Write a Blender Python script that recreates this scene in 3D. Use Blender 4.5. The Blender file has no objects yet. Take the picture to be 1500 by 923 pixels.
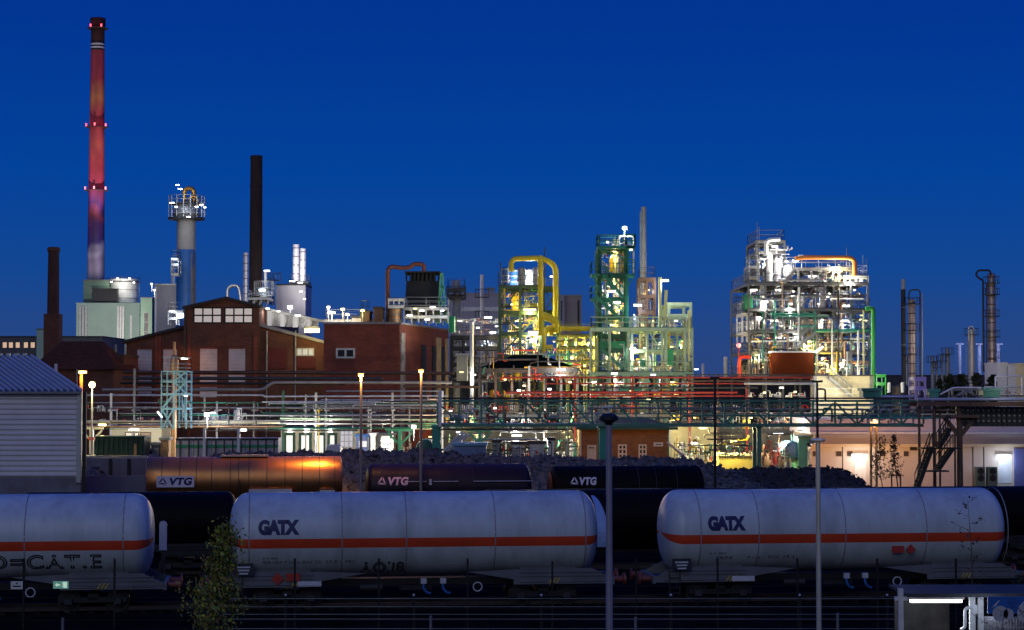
import bpy, bmesh, math, random
from mathutils import Vector, Matrix
from math import sin, cos, pi, radians, atan, sqrt

# ---------------------------------------------------------------- core
sc = bpy.context.scene
col = sc.collection
F, CX, CY, H = 2800.0, 750.0, 461.5, 8.5
PITCH = atan(107 / 2800.0)

def P(px, py, Y):
    """photo pixel at ground distance Y -> point in the place"""
    dx = (px - CX) / F
    dz = (CY - py) / F
    vy = cos(PITCH) - dz * sin(PITCH)
    vz = sin(PITCH) + dz * cos(PITCH)
    t = Y / vy
    return Vector((dx * t, Y, H + vz * t))

def PX(px, Y, py=560): return P(px, py, Y).x
def PZ(py, Y): return P(CX, py, Y).z
def W(npx, Y): return npx * Y / F

ORG = {}

def tag(o, label=None, cat=None, group=None, kind=None):
    if label: o['label'] = label
    if cat: o['category'] = cat
    if group: o['group'] = group
    if kind: o['kind'] = kind
    return o

def thing(name, label, cat, loc=(0, 0, 0), group=None, rz=0.0, local=False, kind=None):
    o = bpy.data.objects.new(name, None)
    o.empty_display_size = .3
    col.objects.link(o)
    o.location = loc
    o.rotation_euler = (0, 0, rz)
    ORG[o] = Vector((0, 0, 0)) if local else Vector(loc)
    return tag(o, label, cat, group, kind)

class MB:
    def __init__(s):
        s.v = []; s.f = []; s.m = []
    def face(s, pts, m=0):
        i = len(s.v); s.v += [tuple(p) for p in pts]
        s.f.append(tuple(range(i, i + len(pts)))); s.m.append(m)
    def box(s, x0, x1, y0, y1, z0, z1, m=0):
        i = len(s.v)
        s.v += [(x0,y0,z0),(x1,y0,z0),(x1,y1,z0),(x0,y1,z0),(x0,y0,z1),(x1,y0,z1),(x1,y1,z1),(x0,y1,z1)]
        for f in ((0,3,2,1),(4,5,6,7),(0,1,5,4),(1,2,6,5),(2,3,7,6),(3,0,4,7)):
            s.f.append(tuple(i + k for k in f)); s.m.append(m)
        return s
    def cbox(s, c, w, d, h, m=0):
        return s.box(c[0]-w/2, c[0]+w/2, c[1]-d/2, c[1]+d/2, c[2]-h/2, c[2]+h/2, m)
    def bar(s, p, q, w, h=None, m=0):
        h = h or w
        p = Vector(p); q = Vector(q); d = (q - p)
        if d.length < 1e-6: return s
        d.normalize()
        up = Vector((0, 0, 1)) if abs(d.z) < .95 else Vector((0, 1, 0))
        a = d.cross(up).normalized() * (w / 2); b = a.cross(d).normalized() * (h / 2)
        i = len(s.v)
        for c in (p, q):
            s.v += [tuple(c - a - b), tuple(c + a - b), tuple(c + a + b), tuple(c - a + b)]
        for f in ((0,1,2,3),(7,6,5,4),(0,4,5,1),(1,5,6,2),(2,6,7,3),(3,7,4,0)):
            s.f.append(tuple(i + k for k in f)); s.m.append(m)
        return s
    def lathe(s, o, axis, prof, n=12, m=0, mats=None):
        """prof: list of (radius, distance along axis)"""
        o = Vector(o); d = Vector(axis).normalized()
        up = Vector((0, 0, 1)) if abs(d.z) < .9 else Vector((0, 1, 0))
        a = d.cross(up).normalized(); b = a.cross(d)
        rings = []
        for r, t in prof:
            c = o + d * t
            if r < 1e-5:
                rings.append([len(s.v)]); s.v.append(tuple(c))
            else:
                rings.append(list(range(len(s.v), len(s.v) + n)))
                for k in range(n):
                    th = 2 * pi * k / n
                    s.v.append(tuple(c + a * (r * cos(th)) + b * (r * sin(th))))
        for q in range(len(rings) - 1):
            A, B = rings[q], rings[q + 1]
            mm = mats[q] if mats else m
            for k in range(n):
                k2 = (k + 1) % n
                if len(A) == 1 and len(B) == 1: continue
                if len(A) == 1: fc = (A[0], B[k], B[k2])
                elif len(B) == 1: fc = (A[k], B[0], A[k2])
                else: fc = (A[k], B[k], B[k2], A[k2])
                s.f.append(fc); s.m.append(mm)
        return s
    def cyl(s, p, q, r, r2=None, n=10, m=0):
        p = Vector(p); q = Vector(q); L = (q - p).length
        r2 = r if r2 is None else r2
        return s.lathe(p, q - p, [(0, 0), (r, 0), (r2, L), (0, L)], n, m)
    def sphere(s, c, r, n=10, k=6, sz=1.0, m=0):
        return s.lathe(Vector(c) - Vector((0, 0, r * sz)), (0, 0, 1), [(r * sin(pi * i / k), r * sz * (1 - cos(pi * i / k))) for i in range(k + 1)], n, m)
    def tube(s, pts, r, n=8, bend=None, m=0, seg=5):
        pts = [Vector(p) for p in pts]
        bend = r * 2.5 if bend is None else bend
        out = [pts[0]]
        for i in range(1, len(pts) - 1):
            a, b, c = pts[i-1], pts[i], pts[i+1]
            u = a - b; w = c - b
            if u.length < 1e-6 or w.length < 1e-6: continue
            k = min(bend, u.length * .48, w.length * .48)
            p0 = b + u.normalized() * k; p1 = b + w.normalized() * k
            if u.normalized().dot(w.normalized()) < -.9995: out.append(b); continue
            for j in range(seg + 1):
                t = j / seg
                out.append(p0 * (1-t)**2 + b * 2*t*(1-t) + p1 * t*t)
        out.append(pts[-1])
        rings = []; ref = None
        for i, p in enumerate(out):
            d = (out[min(i+1, len(out)-1)] - out[max(i-1, 0)])
            if d.length < 1e-9: d = Vector((0, 0, 1))
            d.normalize()
            if ref is None:
                up = Vector((0, 0, 1)) if abs(d.z) < .9 else Vector((0, 1, 0))
                ref = d.cross(up).normalized()
            ref = (ref - d * ref.dot(d))
            if ref.length < 1e-6: ref = Vector((1, 0, 0)).cross(d)
            ref.normalize()
            b = d.cross(ref)
            rings.append(list(range(len(s.v), len(s.v) + n)))
            for k in range(n):
                th = 2 * pi * k / n
                s.v.append(tuple(p + ref * (r * cos(th)) + b * (r * sin(th))))
        for A, B in zip(rings, rings[1:]):
            for k in range(n):
                k2 = (k + 1) % n
                s.f.append((A[k], A[k2], B[k2], B[k])); s.m.append(m)
        s.f.append(tuple(reversed(rings[0]))); s.m.append(m)
        s.f.append(tuple(rings[-1])); s.m.append(m)
        return s
    def prism(s, poly, y0, y1, m=0, mside=None):
        """poly of (x, z), extruded along y"""
        n = len(poly); i = len(s.v)
        s.v += [(x, y0, z) for x, z in poly] + [(x, y1, z) for x, z in poly]
        s.f.append(tuple(range(i, i + n))); s.m.append(m)
        s.f.append(tuple(range(i + 2*n - 1, i + n - 1, -1))); s.m.append(m)
        for k in range(n):
            k2 = (k + 1) % n
            s.f.append((i + k, i + n + k, i + n + k2, i + k2)); s.m.append(m if mside is None else mside)
        return s
    def build(s, name, mats, parent=None, smooth=False, label=None, cat=None, group=None, kind=None, fix=True):
        me = bpy.data.meshes.new(name)
        if parent is not None:
            q = parent
            while q not in ORG: q = q.parent
            og = ORG[q]
        elif s.v:
            xs = [v[0] for v in s.v]; ys = [v[1] for v in s.v]; zs = [v[2] for v in s.v]
            og = Vector(((min(xs)+max(xs))/2, (min(ys)+max(ys))/2, min(zs)))
        me.from_pydata([(v[0]-og.x, v[1]-og.y, v[2]-og.z) for v in s.v], [], s.f)
        mats = mats if isinstance(mats, (list, tuple)) else [mats]
        for m in mats: me.materials.append(m)
        if len(mats) > 1: me.polygons.foreach_set('material_index', s.m)
        if fix:
            b = bmesh.new(); b.from_mesh(me)
            bmesh.ops.recalc_face_normals(b, faces=b.faces); b.to_mesh(me); b.free()
        if smooth:
            me.polygons.foreach_set('use_smooth', [True] * len(me.polygons))
            me.set_sharp_from_angle(angle=radians(42))
        me.update()
        o = bpy.data.objects.new(name, me)
        col.objects.link(o)
        if parent is not None: o.parent = parent
        else: o.location = og
        return tag(o, label, cat, group, kind)

# ---------------------------------------------------------------- materials
_M = {}
def M(name, c=None, rough=.6, metal=0.0, var=.22, scale=1.2, bump=0.0, spec=.5, emit=None, es=0.0, streak=False):
    if name in _M: return _M[name]
    m = bpy.data.materials.new(name); m.use_nodes = True
    nt = m.node_tree; N = nt.nodes; L = nt.links
    b = N['Principled BSDF']
    b.inputs['Roughness'].default_value = rough
    b.inputs['Metallic'].default_value = metal
    b.inputs['Specular IOR Level'].default_value = spec
    tc = N.new('ShaderNodeTexCoord'); mp = N.new('ShaderNodeMapping')
    L.new(tc.outputs['Object'], mp.inputs['Vector'])
    if streak: mp.inputs['Scale'].default_value = (1, 1, .12)
    nz = N.new('ShaderNodeTexNoise'); nz.inputs['Scale'].default_value = scale
    nz.inputs['Detail'].default_value = 5; nz.inputs['Roughness'].default_value = .62
    L.new(mp.outputs['Vector'], nz.inputs['Vector'])
    rp = N.new('ShaderNodeValToRGB')
    rp.color_ramp.elements[0].position = .3; rp.color_ramp.elements[1].position = .7
    rp.color_ramp.elements[0].color = (*[x * (1 - var) for x in c], 1)
    rp.color_ramp.elements[1].color = (*[min(1, x * (1 + var)) for x in c], 1)
    L.new(nz.outputs['Fac'], rp.inputs['Fac'])
    L.new(rp.outputs['Color'], b.inputs['Base Color'])
    if bump:
        bp = N.new('ShaderNodeBump'); bp.inputs['Strength'].default_value = bump; bp.inputs['Distance'].default_value = .05
        L.new(nz.outputs['Fac'], bp.inputs['Height']); L.new(bp.outputs['Normal'], b.inputs['Normal'])
    if emit:
        b.inputs['Emission Color'].default_value = (*emit, 1); b.inputs['Emission Strength'].default_value = es
    _M[name] = m
    return m

def brick(name, c, mortar, face_x=True, scale=1.0):
    if name in _M: return _M[name]
    m = M(name, c, .9, 0, .25, .5)
    nt = m.node_tree; N = nt.nodes; L = nt.links; b = N['Principled BSDF']
    tc = N.new('ShaderNodeTexCoord'); sp = N.new('ShaderNodeSeparateXYZ'); cb = N.new('ShaderNodeCombineXYZ')
    L.new(tc.outputs['Object'], sp.inputs[0])
    ad = N.new('ShaderNodeMath'); ad.operation = 'ADD'
    L.new(sp.outputs['X'], ad.inputs[0]); L.new(sp.outputs['Y'], ad.inputs[1])
    L.new(ad.outputs[0], cb.inputs['X']); L.new(sp.outputs['Z'], cb.inputs['Y'])
    bt = N.new('ShaderNodeTexBrick'); bt.inputs['Scale'].default_value = scale
    bt.inputs['Brick Width'].default_value = .5; bt.inputs['Row Height'].default_value = .16
    bt.inputs['Mortar Size'].default_value = .018
    bt.inputs['Color1'].default_value = (*c, 1); bt.inputs['Color2'].default_value = (*[x * .72 for x in c], 1)
    bt.inputs['Mortar'].default_value = (*mortar, 1)
    L.new(cb.outputs[0], bt.inputs['Vector'])
    mx = N.new('ShaderNodeMix'); mx.data_type = 'RGBA'; mx.blend_type = 'MULTIPLY'; mx.inputs['Factor'].default_value = .75
    rp = [n for n in N if n.bl_idname == 'ShaderNodeValToRGB'][0]
    rp.color_ramp.elements[0].color = (.5, .5, .5, 1); rp.color_ramp.elements[1].color = (1.15, 1.1, 1.05, 1)
    L.new(bt.outputs['Color'], mx.inputs['A']); L.new(rp.outputs['Color'], mx.inputs['B'])
    L.new(mx.outputs['Result'], b.inputs['Base Color'])
    return m

def E(name, c, s):
    if name in _M: return _M[name]
    m = bpy.data.materials.new(name); m.use_nodes = True
    b = m.node_tree.nodes['Principled BSDF']
    b.inputs['Base Color'].default_value = (.8, .8, .8, 1)
    b.inputs['Emission Color'].default_value = (*c, 1); b.inputs['Emission Strength'].default_value = s
    _M[name] = m
    return m

STEEL = M('galvanised_steel', (.42,.43,.44), .42, .6, .2, 2)
WHITE = M('white_paint', (.72,.73,.72), .45, 0, .12, 1.5)
PALE = M('pale_cladding', (.55,.56,.56), .4, .35, .18, 1.4)
GREY = M('grey_paint', (.25,.26,.27), .5, .1, .25, 1.5)
DARK = M('dark_steel', (.045,.045,.05), .55, .3, .3, 1.5)
BLACK = M('black_iron', (.02,.02,.022), .6, .2, .3, 1.5)
BROWN = M('brown_steel', (.09,.05,.035), .6, .2, .3, 1.5)
GREEN = M('green_paint', (.02,.20,.13), .45, 0, .2, 1.5)
DGREEN = M('dark_green_paint', (.012,.09,.055), .5, 0, .25, 1.5)
TEAL = M('teal_paint', (.05,.26,.20), .45, 0, .2, 1.5)
PGREEN = M('pale_green_paint', (.36,.50,.34), .5, 0, .2, 1.5)
YELLOW = M('yellow_paint', (.62,.42,.02), .4, 0, .2, 1.5)
ORANGE = M('orange_paint', (.75,.25,.05), .45, 0, .15, 1.5)
RED = M('red_paint', (.5,.035,.02), .45, 0, .2, 1.5)
BLUE = M('blue_paint', (.03,.14,.42), .45, 0, .2, 1.5)
LBLUE = M('light_blue_paint', (.22,.45,.6), .45, 0, .2, 1.5)
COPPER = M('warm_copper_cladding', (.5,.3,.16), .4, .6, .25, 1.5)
CREAM = M('cream_cladding', (.72,.66,.46), .55, 0, .12, .6)
CONC = M('concrete', (.30,.29,.28), .85, 0, .25, .8, .2)
DCONC = M('dark_concrete', (.14,.135,.14), .9, 0, .3, .6, .2)
LGREEN = M('bright_green_paint', (.03,.30,.04), .4, 0, .15, 1.5)
PURPLE = M('lilac_lit_steel', (.35,.30,.6), .4, 0, .15, 1.5)  # lilac light on the pipe frame put into its colour

TW = E('tube_white', (1, .96, .88), 5)
TC = E('tube_cool', (.72, .84, 1), 4.5)
TY = E('tube_yellow', (1, .80, .28), 3.5)
TO = E('sodium_orange', (1, .52, .16), 4)
TR = E('beacon_red', (1, .05, .08), 1.8)
COLS = {'w': ((1, .93, .82), TW), 'c': ((.78, .87, 1), TC), 'y': ((1, .82, .28), TY), 'o': ((1, .42, .08), TO), 'r': ((1, .05, .05), TR), 'g': ((.3, 1, .2), TW)}

LS = 1.0
def light(loc, c, e, r, parent, name='lamp_and_fill_light'):  # serves real fittings and added fill lights that have none
    d = bpy.data.lights.new(name, 'POINT'); d.color = COLS[c][0]; d.energy = e*LS; d.shadow_soft_size = r
    o = bpy.data.objects.new(name, d); col.objects.link(o)
    q = parent; o.parent = parent
    o.location = Vector(loc) - ORG[q]
    return o

def spot(loc, tgt, c, e, ang, parent, r=.15):  # beams from fittings, and added ones from unseen sources
    d = bpy.data.lights.new('lamp_and_fill_beam', 'SPOT'); d.color = COLS[c][0] if isinstance(c, str) else c; d.energy = e*LS
    d.spot_size = radians(ang); d.spot_blend = .6; d.shadow_soft_size = r
    o = bpy.data.objects.new('lamp_and_fill_beam', d); col.objects.link(o); o.parent = parent
    o.location = Vector(loc) - ORG[parent]
    o.rotation_euler = (Vector(tgt) - Vector(loc)).to_track_quat('-Z', 'Y').to_euler()
    return o

def tube_lamp(px, py, Y, c, e, label, wpx=10, tilt=0.0, group=None, thick=.12, down=.5, fwd=.5):
    """a fluorescent strip luminaire: housing, tube and two end brackets"""
    p = P(px, py, Y); w = W(wpx, Y)*.9; thick *= .66
    t = thing('strip_lamp', label, 'lamp', tuple(p), group)
    a = Vector((cos(tilt), 0, sin(tilt))) * (w / 2); up = Vector((-sin(tilt), 0, cos(tilt)))
    MB().bar(p - a + up * thick, p + a + up * thick, thick * 1.7, thick * .8).build('housing', GREY, t)
    MB().cyl(p - a, p + a, thick * .75, n=8).build('tube', COLS[c][1], t, True)
    if e > 0:
        light(p + Vector((0, -fwd, -down)), c, e, .18, t)
    return t

def flood(px, py, Y, c, e, label, tgt=None, s=.35, group=None, stem=1.2, glow=True):
    """a floodlight: stem, bracket, housing and lit lens"""
    p = P(px, py, Y)
    t = thing('floodlight', label, 'lamp', tuple(p), group)
    MB().cyl(p + Vector((0, .25, -stem)), p + Vector((0, .25, 0)), .04, n=6).build('stem', STEEL, t)
    MB().box(p.x - s/2, p.x + s/2, p.y, p.y + .3, p.z - s*.35, p.z + s*.35).build('housing', GREY, t)
    MB().box(p.x - s*.45, p.x + s*.45, p.y - .03, p.y - .002, p.z - s*.3, p.z + s*.3).build('lens', COLS[c][1], t)
    if tgt is not None: spot(p + Vector((0, -.2, -.1)), tgt, c, e, 110, t)
    elif e > 0: light(p + Vector((0, -.5, -.35)), c, e, .15, t)
    return t

# ---------------------------------------------------------------- lettering
def text_verts(s, outline=False, bold=.0, spacing=1.0, cuts=0):
    cu = bpy.data.curves.new('lettering', 'FONT'); cu.body = s; cu.size = 1; cu.offset = bold; cu.space_character = spacing
    if outline:
        cu.fill_mode = 'NONE'; cu.bevel_depth = .03; cu.bevel_resolution = 0
    o = bpy.data.objects.new('lettering', cu); col.objects.link(o)
    dg = bpy.context.evaluated_depsgraph_get()
    me = bpy.data.meshes.new_from_object(o.evaluated_get(dg))
    bpy.data.objects.remove(o)
    b = bmesh.new(); b.from_mesh(me)
    ys = [v.co.y for v in b.verts]; xs = [v.co.x for v in b.verts]
    y0, y1, x0, x1 = min(ys), max(ys), min(xs), max(xs)
    if cuts and not outline:
        for i in range(1, cuts):
            b_geom = b.verts[:] + b.edges[:] + b.faces[:]
            bmesh.ops.bisect_plane(b, geom=b_geom, plane_co=(0, y0 + (y1-y0)*i/cuts, 0), plane_no=(0, 1, 0))
    b.verts.ensure_lookup_table()
    V = [((v.co.x-x0)/(x1-x0), (v.co.y-y0)/(y1-y0), v.co.z) for v in b.verts]
    Fc = [tuple(v.index for v in f.verts) for f in b.faces]
    b.free(); bpy.data.meshes.remove(me)
    return V, Fc

def lettering(s, fn, mat, parent, name='lettering', **k):
    V, Fc = text_verts(s, **k)
    mb = MB(); mb.v = [tuple(fn(u, v, w)) for u, v, w in V]; mb.f = Fc; mb.m = [0]*len(Fc)
    return mb.build(name, mat, parent, fix=False)
# ---------------------------------------------------------------- sky, dusk light, camera
w = bpy.data.worlds.new('World'); sc.world = w; w.use_nodes = True
nt = w.node_tree; N = nt.nodes; L = nt.links
bg = N['Background']
tc = N.new('ShaderNodeTexCoord'); sp = N.new('ShaderNodeSeparateXYZ'); L.new(tc.outputs['Generated'], sp.inputs[0])
rp = N.new('ShaderNodeValToRGB'); cr = rp.color_ramp
cr.elements[0].position = 0.0; cr.elements[0].color = (.027, .060, .200, 1)
cr.elements[1].position = 1.0; cr.elements[1].color = (.001, .032, .30, 1)
for p_, c_ in ((.03, (.0175, .061, .235)), (.06, (.0065, .062, .285)), (.11, (.0010, .055, .325)), (.19, (.0005, .036, .285)), (.36, (.0008, .030, .27))):
    e_ = cr.elements.new(p_); e_.color = (*c_, 1)
L.new(sp.outputs['Z'], rp.inputs['Fac'])
sk = N.new('ShaderNodeTexSky'); sk.sky_type = 'NISHITA'; sk.sun_disc = False
sk.sun_elevation = radians(-4); sk.sun_rotation = radians(200); sk.ozone_density = 6
ml = N.new('ShaderNodeMix'); ml.data_type = 'RGBA'; ml.blend_type = 'MULTIPLY'; ml.inputs['Factor'].default_value = 1
ml.inputs['B'].default_value = (.12, .16, .3, 1)
L.new(sk.outputs['Color'], ml.inputs['A'])
ad = N.new('ShaderNodeMix'); ad.data_type = 'RGBA'; ad.blend_type = 'ADD'; ad.inputs['Factor'].default_value = 1
L.new(rp.outputs['Color'], ad.inputs['A']); L.new(ml.outputs['Result'], ad.inputs['B'])
# dim lilac afterglow low in the sky behind the viewer, where the sun went down
mr = N.new('ShaderNodeMapRange'); mr.inputs['From Min'].default_value = .1; mr.inputs['From Max'].default_value = -.5
mr2 = N.new('ShaderNodeMapRange'); mr2.inputs['From Min'].default_value = .55; mr2.inputs['From Max'].default_value = .05
L.new(sp.outputs['Y'], mr.inputs['Value']); L.new(sp.outputs['Z'], mr2.inputs['Value'])
mm = N.new('ShaderNodeMath'); mm.operation = 'MULTIPLY'; L.new(mr.outputs[0], mm.inputs[0]); L.new(mr2.outputs[0], mm.inputs[1])
gx = N.new('ShaderNodeMix'); gx.data_type = 'RGBA'; L.new(mm.outputs[0], gx.inputs['Factor']); gx.inputs['B'].default_value = (.055, .050, .085, 1)
L.new(ad.outputs['Result'], gx.inputs['A']); L.new(gx.outputs['Result'], bg.inputs['Color']); bg.inputs['Strength'].default_value = 1.0
sd = bpy.data.lights.new('afterglow', 'SUN'); sd.energy = .31; sd.angle = radians(40); sd.color = (.90, .96, .82)
so = bpy.data.objects.new('afterglow', sd); col.objects.link(so)
so.rotation_euler = Vector((.25, 1, -.62)).to_track_quat('-Z', 'Y').to_euler()

cd = bpy.data.cameras.new('camera'); cd.sensor_width = 36; cd.lens = 36 * F / 1500; cd.clip_end = 6000; cd.clip_start = .5
co = bpy.data.objects.new('camera', cd); col.objects.link(co)
co.location = (0, 0, H); co.rotation_euler = (pi/2 + PITCH, 0, 0); sc.camera = co
sc.view_settings.view_transform = 'Standard'; sc.view_settings.look = 'None'
sc.view_settings.exposure = 0; sc.view_settings.gamma = 1; sc.view_settings.use_curve_mapping = False
sc.render.engine = 'CYCLES'; sc.cycles.use_denoising = True
sc.cycles.max_bounces = 5; sc.cycles.diffuse_bounces = 2; sc.cycles.glossy_bounces = 3; sc.cycles.transmission_bounces = 2
sc.cycles.sample_clamp_indirect = 4; sc.cycles.caustics_reflective = False; sc.cycles.caustics_refractive = False
sc.cycles.use_light_tree = True

# ---------------------------------------------------------------- ground
gm = M('dark_earth', (.012, .011, .011), .95, 0, .5, .35, .4, spec=0)
g = MB(); g.face([(-1500, -60, 0), (1500, -60, 0), (1500, 3500, 0), (-1500, 3500, 0)])
g.build('ground', gm, kind='structure', label='dark flat earth of the rail yard and plant')
bal = M('track_ballast', (.016, .015, .014), .95, 0, .6, 6, .8, spec=0)
YAW = 0.126
def trk(x, off):  # y of a track centre at world x
    return 75.45 + YAW * x + off
angz = math.atan(YAW)
RUST = M('rail_steel', (.05, .035, .03), .6, .3, .2, 3)
for off in (0, 14, 43.5):
    g = MB(); g.face([(-60, trk(-60, off)-2.2, .004), (60, trk(60, off)-2.2, .004), (60, trk(60, off)+2.2, .004), (-60, trk(-60, off)+2.2, .004)])
    g.build('ballast_bed', bal, kind='structure')
    t = MB()
    for s in (-.75, .75):
        t.bar((-50, trk(-50, off)+s, .16), (50, trk(50, off)+s, .16), .07, .15)
    t.build('railway_rails', RUST, kind='structure')
    t = MB()
    for k in range(150):
        x = -48 + k*.64; y = trk(x, off)
        t.bar((x+.16, y-1.25, .05), (x-.16, y+1.25, .05), .26, .09)
    t.build('track_sleepers', M('sleeper', (.02,.018,.017), .9, 0, .3, spec=0), kind='structure')

# ---------------------------------------------------------------- tank wagons
TWHITE = M('wagon_white_enamel', (.54, .60, .62), .36, 0, .23, 1.1, streak=True)
TSTRIPE = M('wagon_red_stripe', (.66, .065, .02), .4, 0, .12, .7)
TGREY = M('wagon_grey_frame', (.14, .15, .165), .5, 0, .2, 1.2)
TBLACK = M('wagon_black_tank', (.006, .005, .006), .5, .0, .4, .8, spec=.07)
TPLUM = M('wagon_plum_tank', (.022, .013, .024), .45, .0, .3, .8, spec=.25)
TCLAD = M('wagon_steel_cladding', (.50, .22, .08), .36, .85, .18, 1.0)  # orange sodium glow put into the steel's base colour
NAVY = M('navy_lettering', (.012, .015, .10), .5, 0, .05)
INK = M('black_lettering', (.025, .025, .035), .6, 0, .05)
FADED = M('faded_lettering', (.16, .15, .17), .6, 0, .2)
LWHITE = M('white_lettering', (.75, .70, .76), .5, 0, .05)
TYRE = M('wheel_steel', (.05, .045, .045), .5, .6, .3, 3)
BUF = M('buffer_rust', (.22, .06, .045), .5, .2, .2, 3)

def tank_shell(Lh, R, zc, dome, stripe=None, n1=14):
    """closed barrel with domed ends as one surface; returns builder"""
    ang = []
    if stripe:
        a0 = math.acos((stripe[1]-zc)/R); a1 = math.acos((stripe[0]-zc)/R)
        ang = [a0*i/n1 for i in range(n1)] + [a0, (a0+a1)/2] + [a1 + (2*pi-2*a1)*i/n1 for i in range(n1)] + [2*pi-a1, 2*pi-(a0+a1)/2] + [2*pi-a0 + a0*i/n1 for i in range(n1)]
        st = set()
        for k in range(len(ang)):
            mid = (ang[k] + (ang[(k+1) % len(ang)] or 2*pi)) / 2
            if a0 < mid < a1 or 2*pi-a1 < mid < 2*pi-a0: st.add(k)
    else:
        n = 3*n1; ang = [2*pi*i/n for i in range(n)]; st = set()
    xs = []
    K = 9
    for i in range(K+1):
        a = (pi/2)*i/K
        xs.append((-Lh + dome - dome*cos(a), R * max(sin(a), 0)**.62 if i else 0))
    nmid = 10
    for i in range(1, nmid): xs.append((-Lh + dome + (2*Lh-2*dome)*i/nmid, R))
    for i in range(K, -1, -1):
        a = (pi/2)*i/K
        xs.append((Lh - dome + dome*cos(a), R * max(sin(a), 0)**.62 if i else 0))
    mb = MB(); rings = []
    for x, r in xs:
        if r < 1e-6: rings.append([len(mb.v)]); mb.v.append((x, 0, zc))
        else:
            rings.append(list(range(len(mb.v), len(mb.v)+len(ang))))
            for a in ang: mb.v.append((x, r*sin(a), zc + r*cos(a)))
    n = len(ang)
    for A, B in zip(rings, rings[1:]):
        for k in range(n):
            k2 = (k+1) % n; mi = 1 if k in st else 0
            if len(A) == 1: mb.f.append((A[0], B[k], B[k2]))
            elif len(B) == 1: mb.f.append((A[k], B[0], A[k2]))
            else: mb.f.append((A[k], B[k], B[k2], A[k2]))
            mb.m.append(mi)
    return mb

def wrap(R, zc, x0, x1, z0, z1, eps=.008):
    """letters laid on the near side of the barrel (local -y)"""
    f0 = math.asin(max(-1, min(1, (z0-zc)/R))); f1 = math.asin(max(-1, min(1, (z1-zc)/R)))
    def fn(u, v, w):
        f = f0 + (f1-f0)*v
        rr = R + eps + w*.2
        return (x0 + (x1-x0)*u, -rr*cos(f), zc + rr*sin(f))
    return fn

def bogie(root, x, zc=.46):
    t = MB()
    t.box(x-1.25, x+1.25, -1.02, -.9, .42, .62); t.box(x-1.25, x+1.25, .9, 1.02, .42, .62)
    t.box(x-.2, x+.2, -1.02, 1.02, .5, .75)
    b = t.build('bogie_frame', BLACK, root)
    for dx in (-.9, .9):
        w_ = MB()
        for s in (-.75, .75):
            w_.lathe((x+dx, s-.07, zc), (0, 1, 0), [(0, 0), (.30, 0), (.33, .03), (.44, .03), (.46, 0), (.46, .12), (.3, .14), (0, .14)], 20)
        w_.cyl((x+dx, -.95, zc), (x+dx, .95, zc), .08)
        w_.build('wheelset', TYRE, b, True)
        for s in (-1, 1):
            MB().box(x+dx-.14, x+dx+.14, min(s*1.02, s*1.14), max(s*1.02, s*1.14), .36, .58).build('axle_box', DARK, b)

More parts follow.
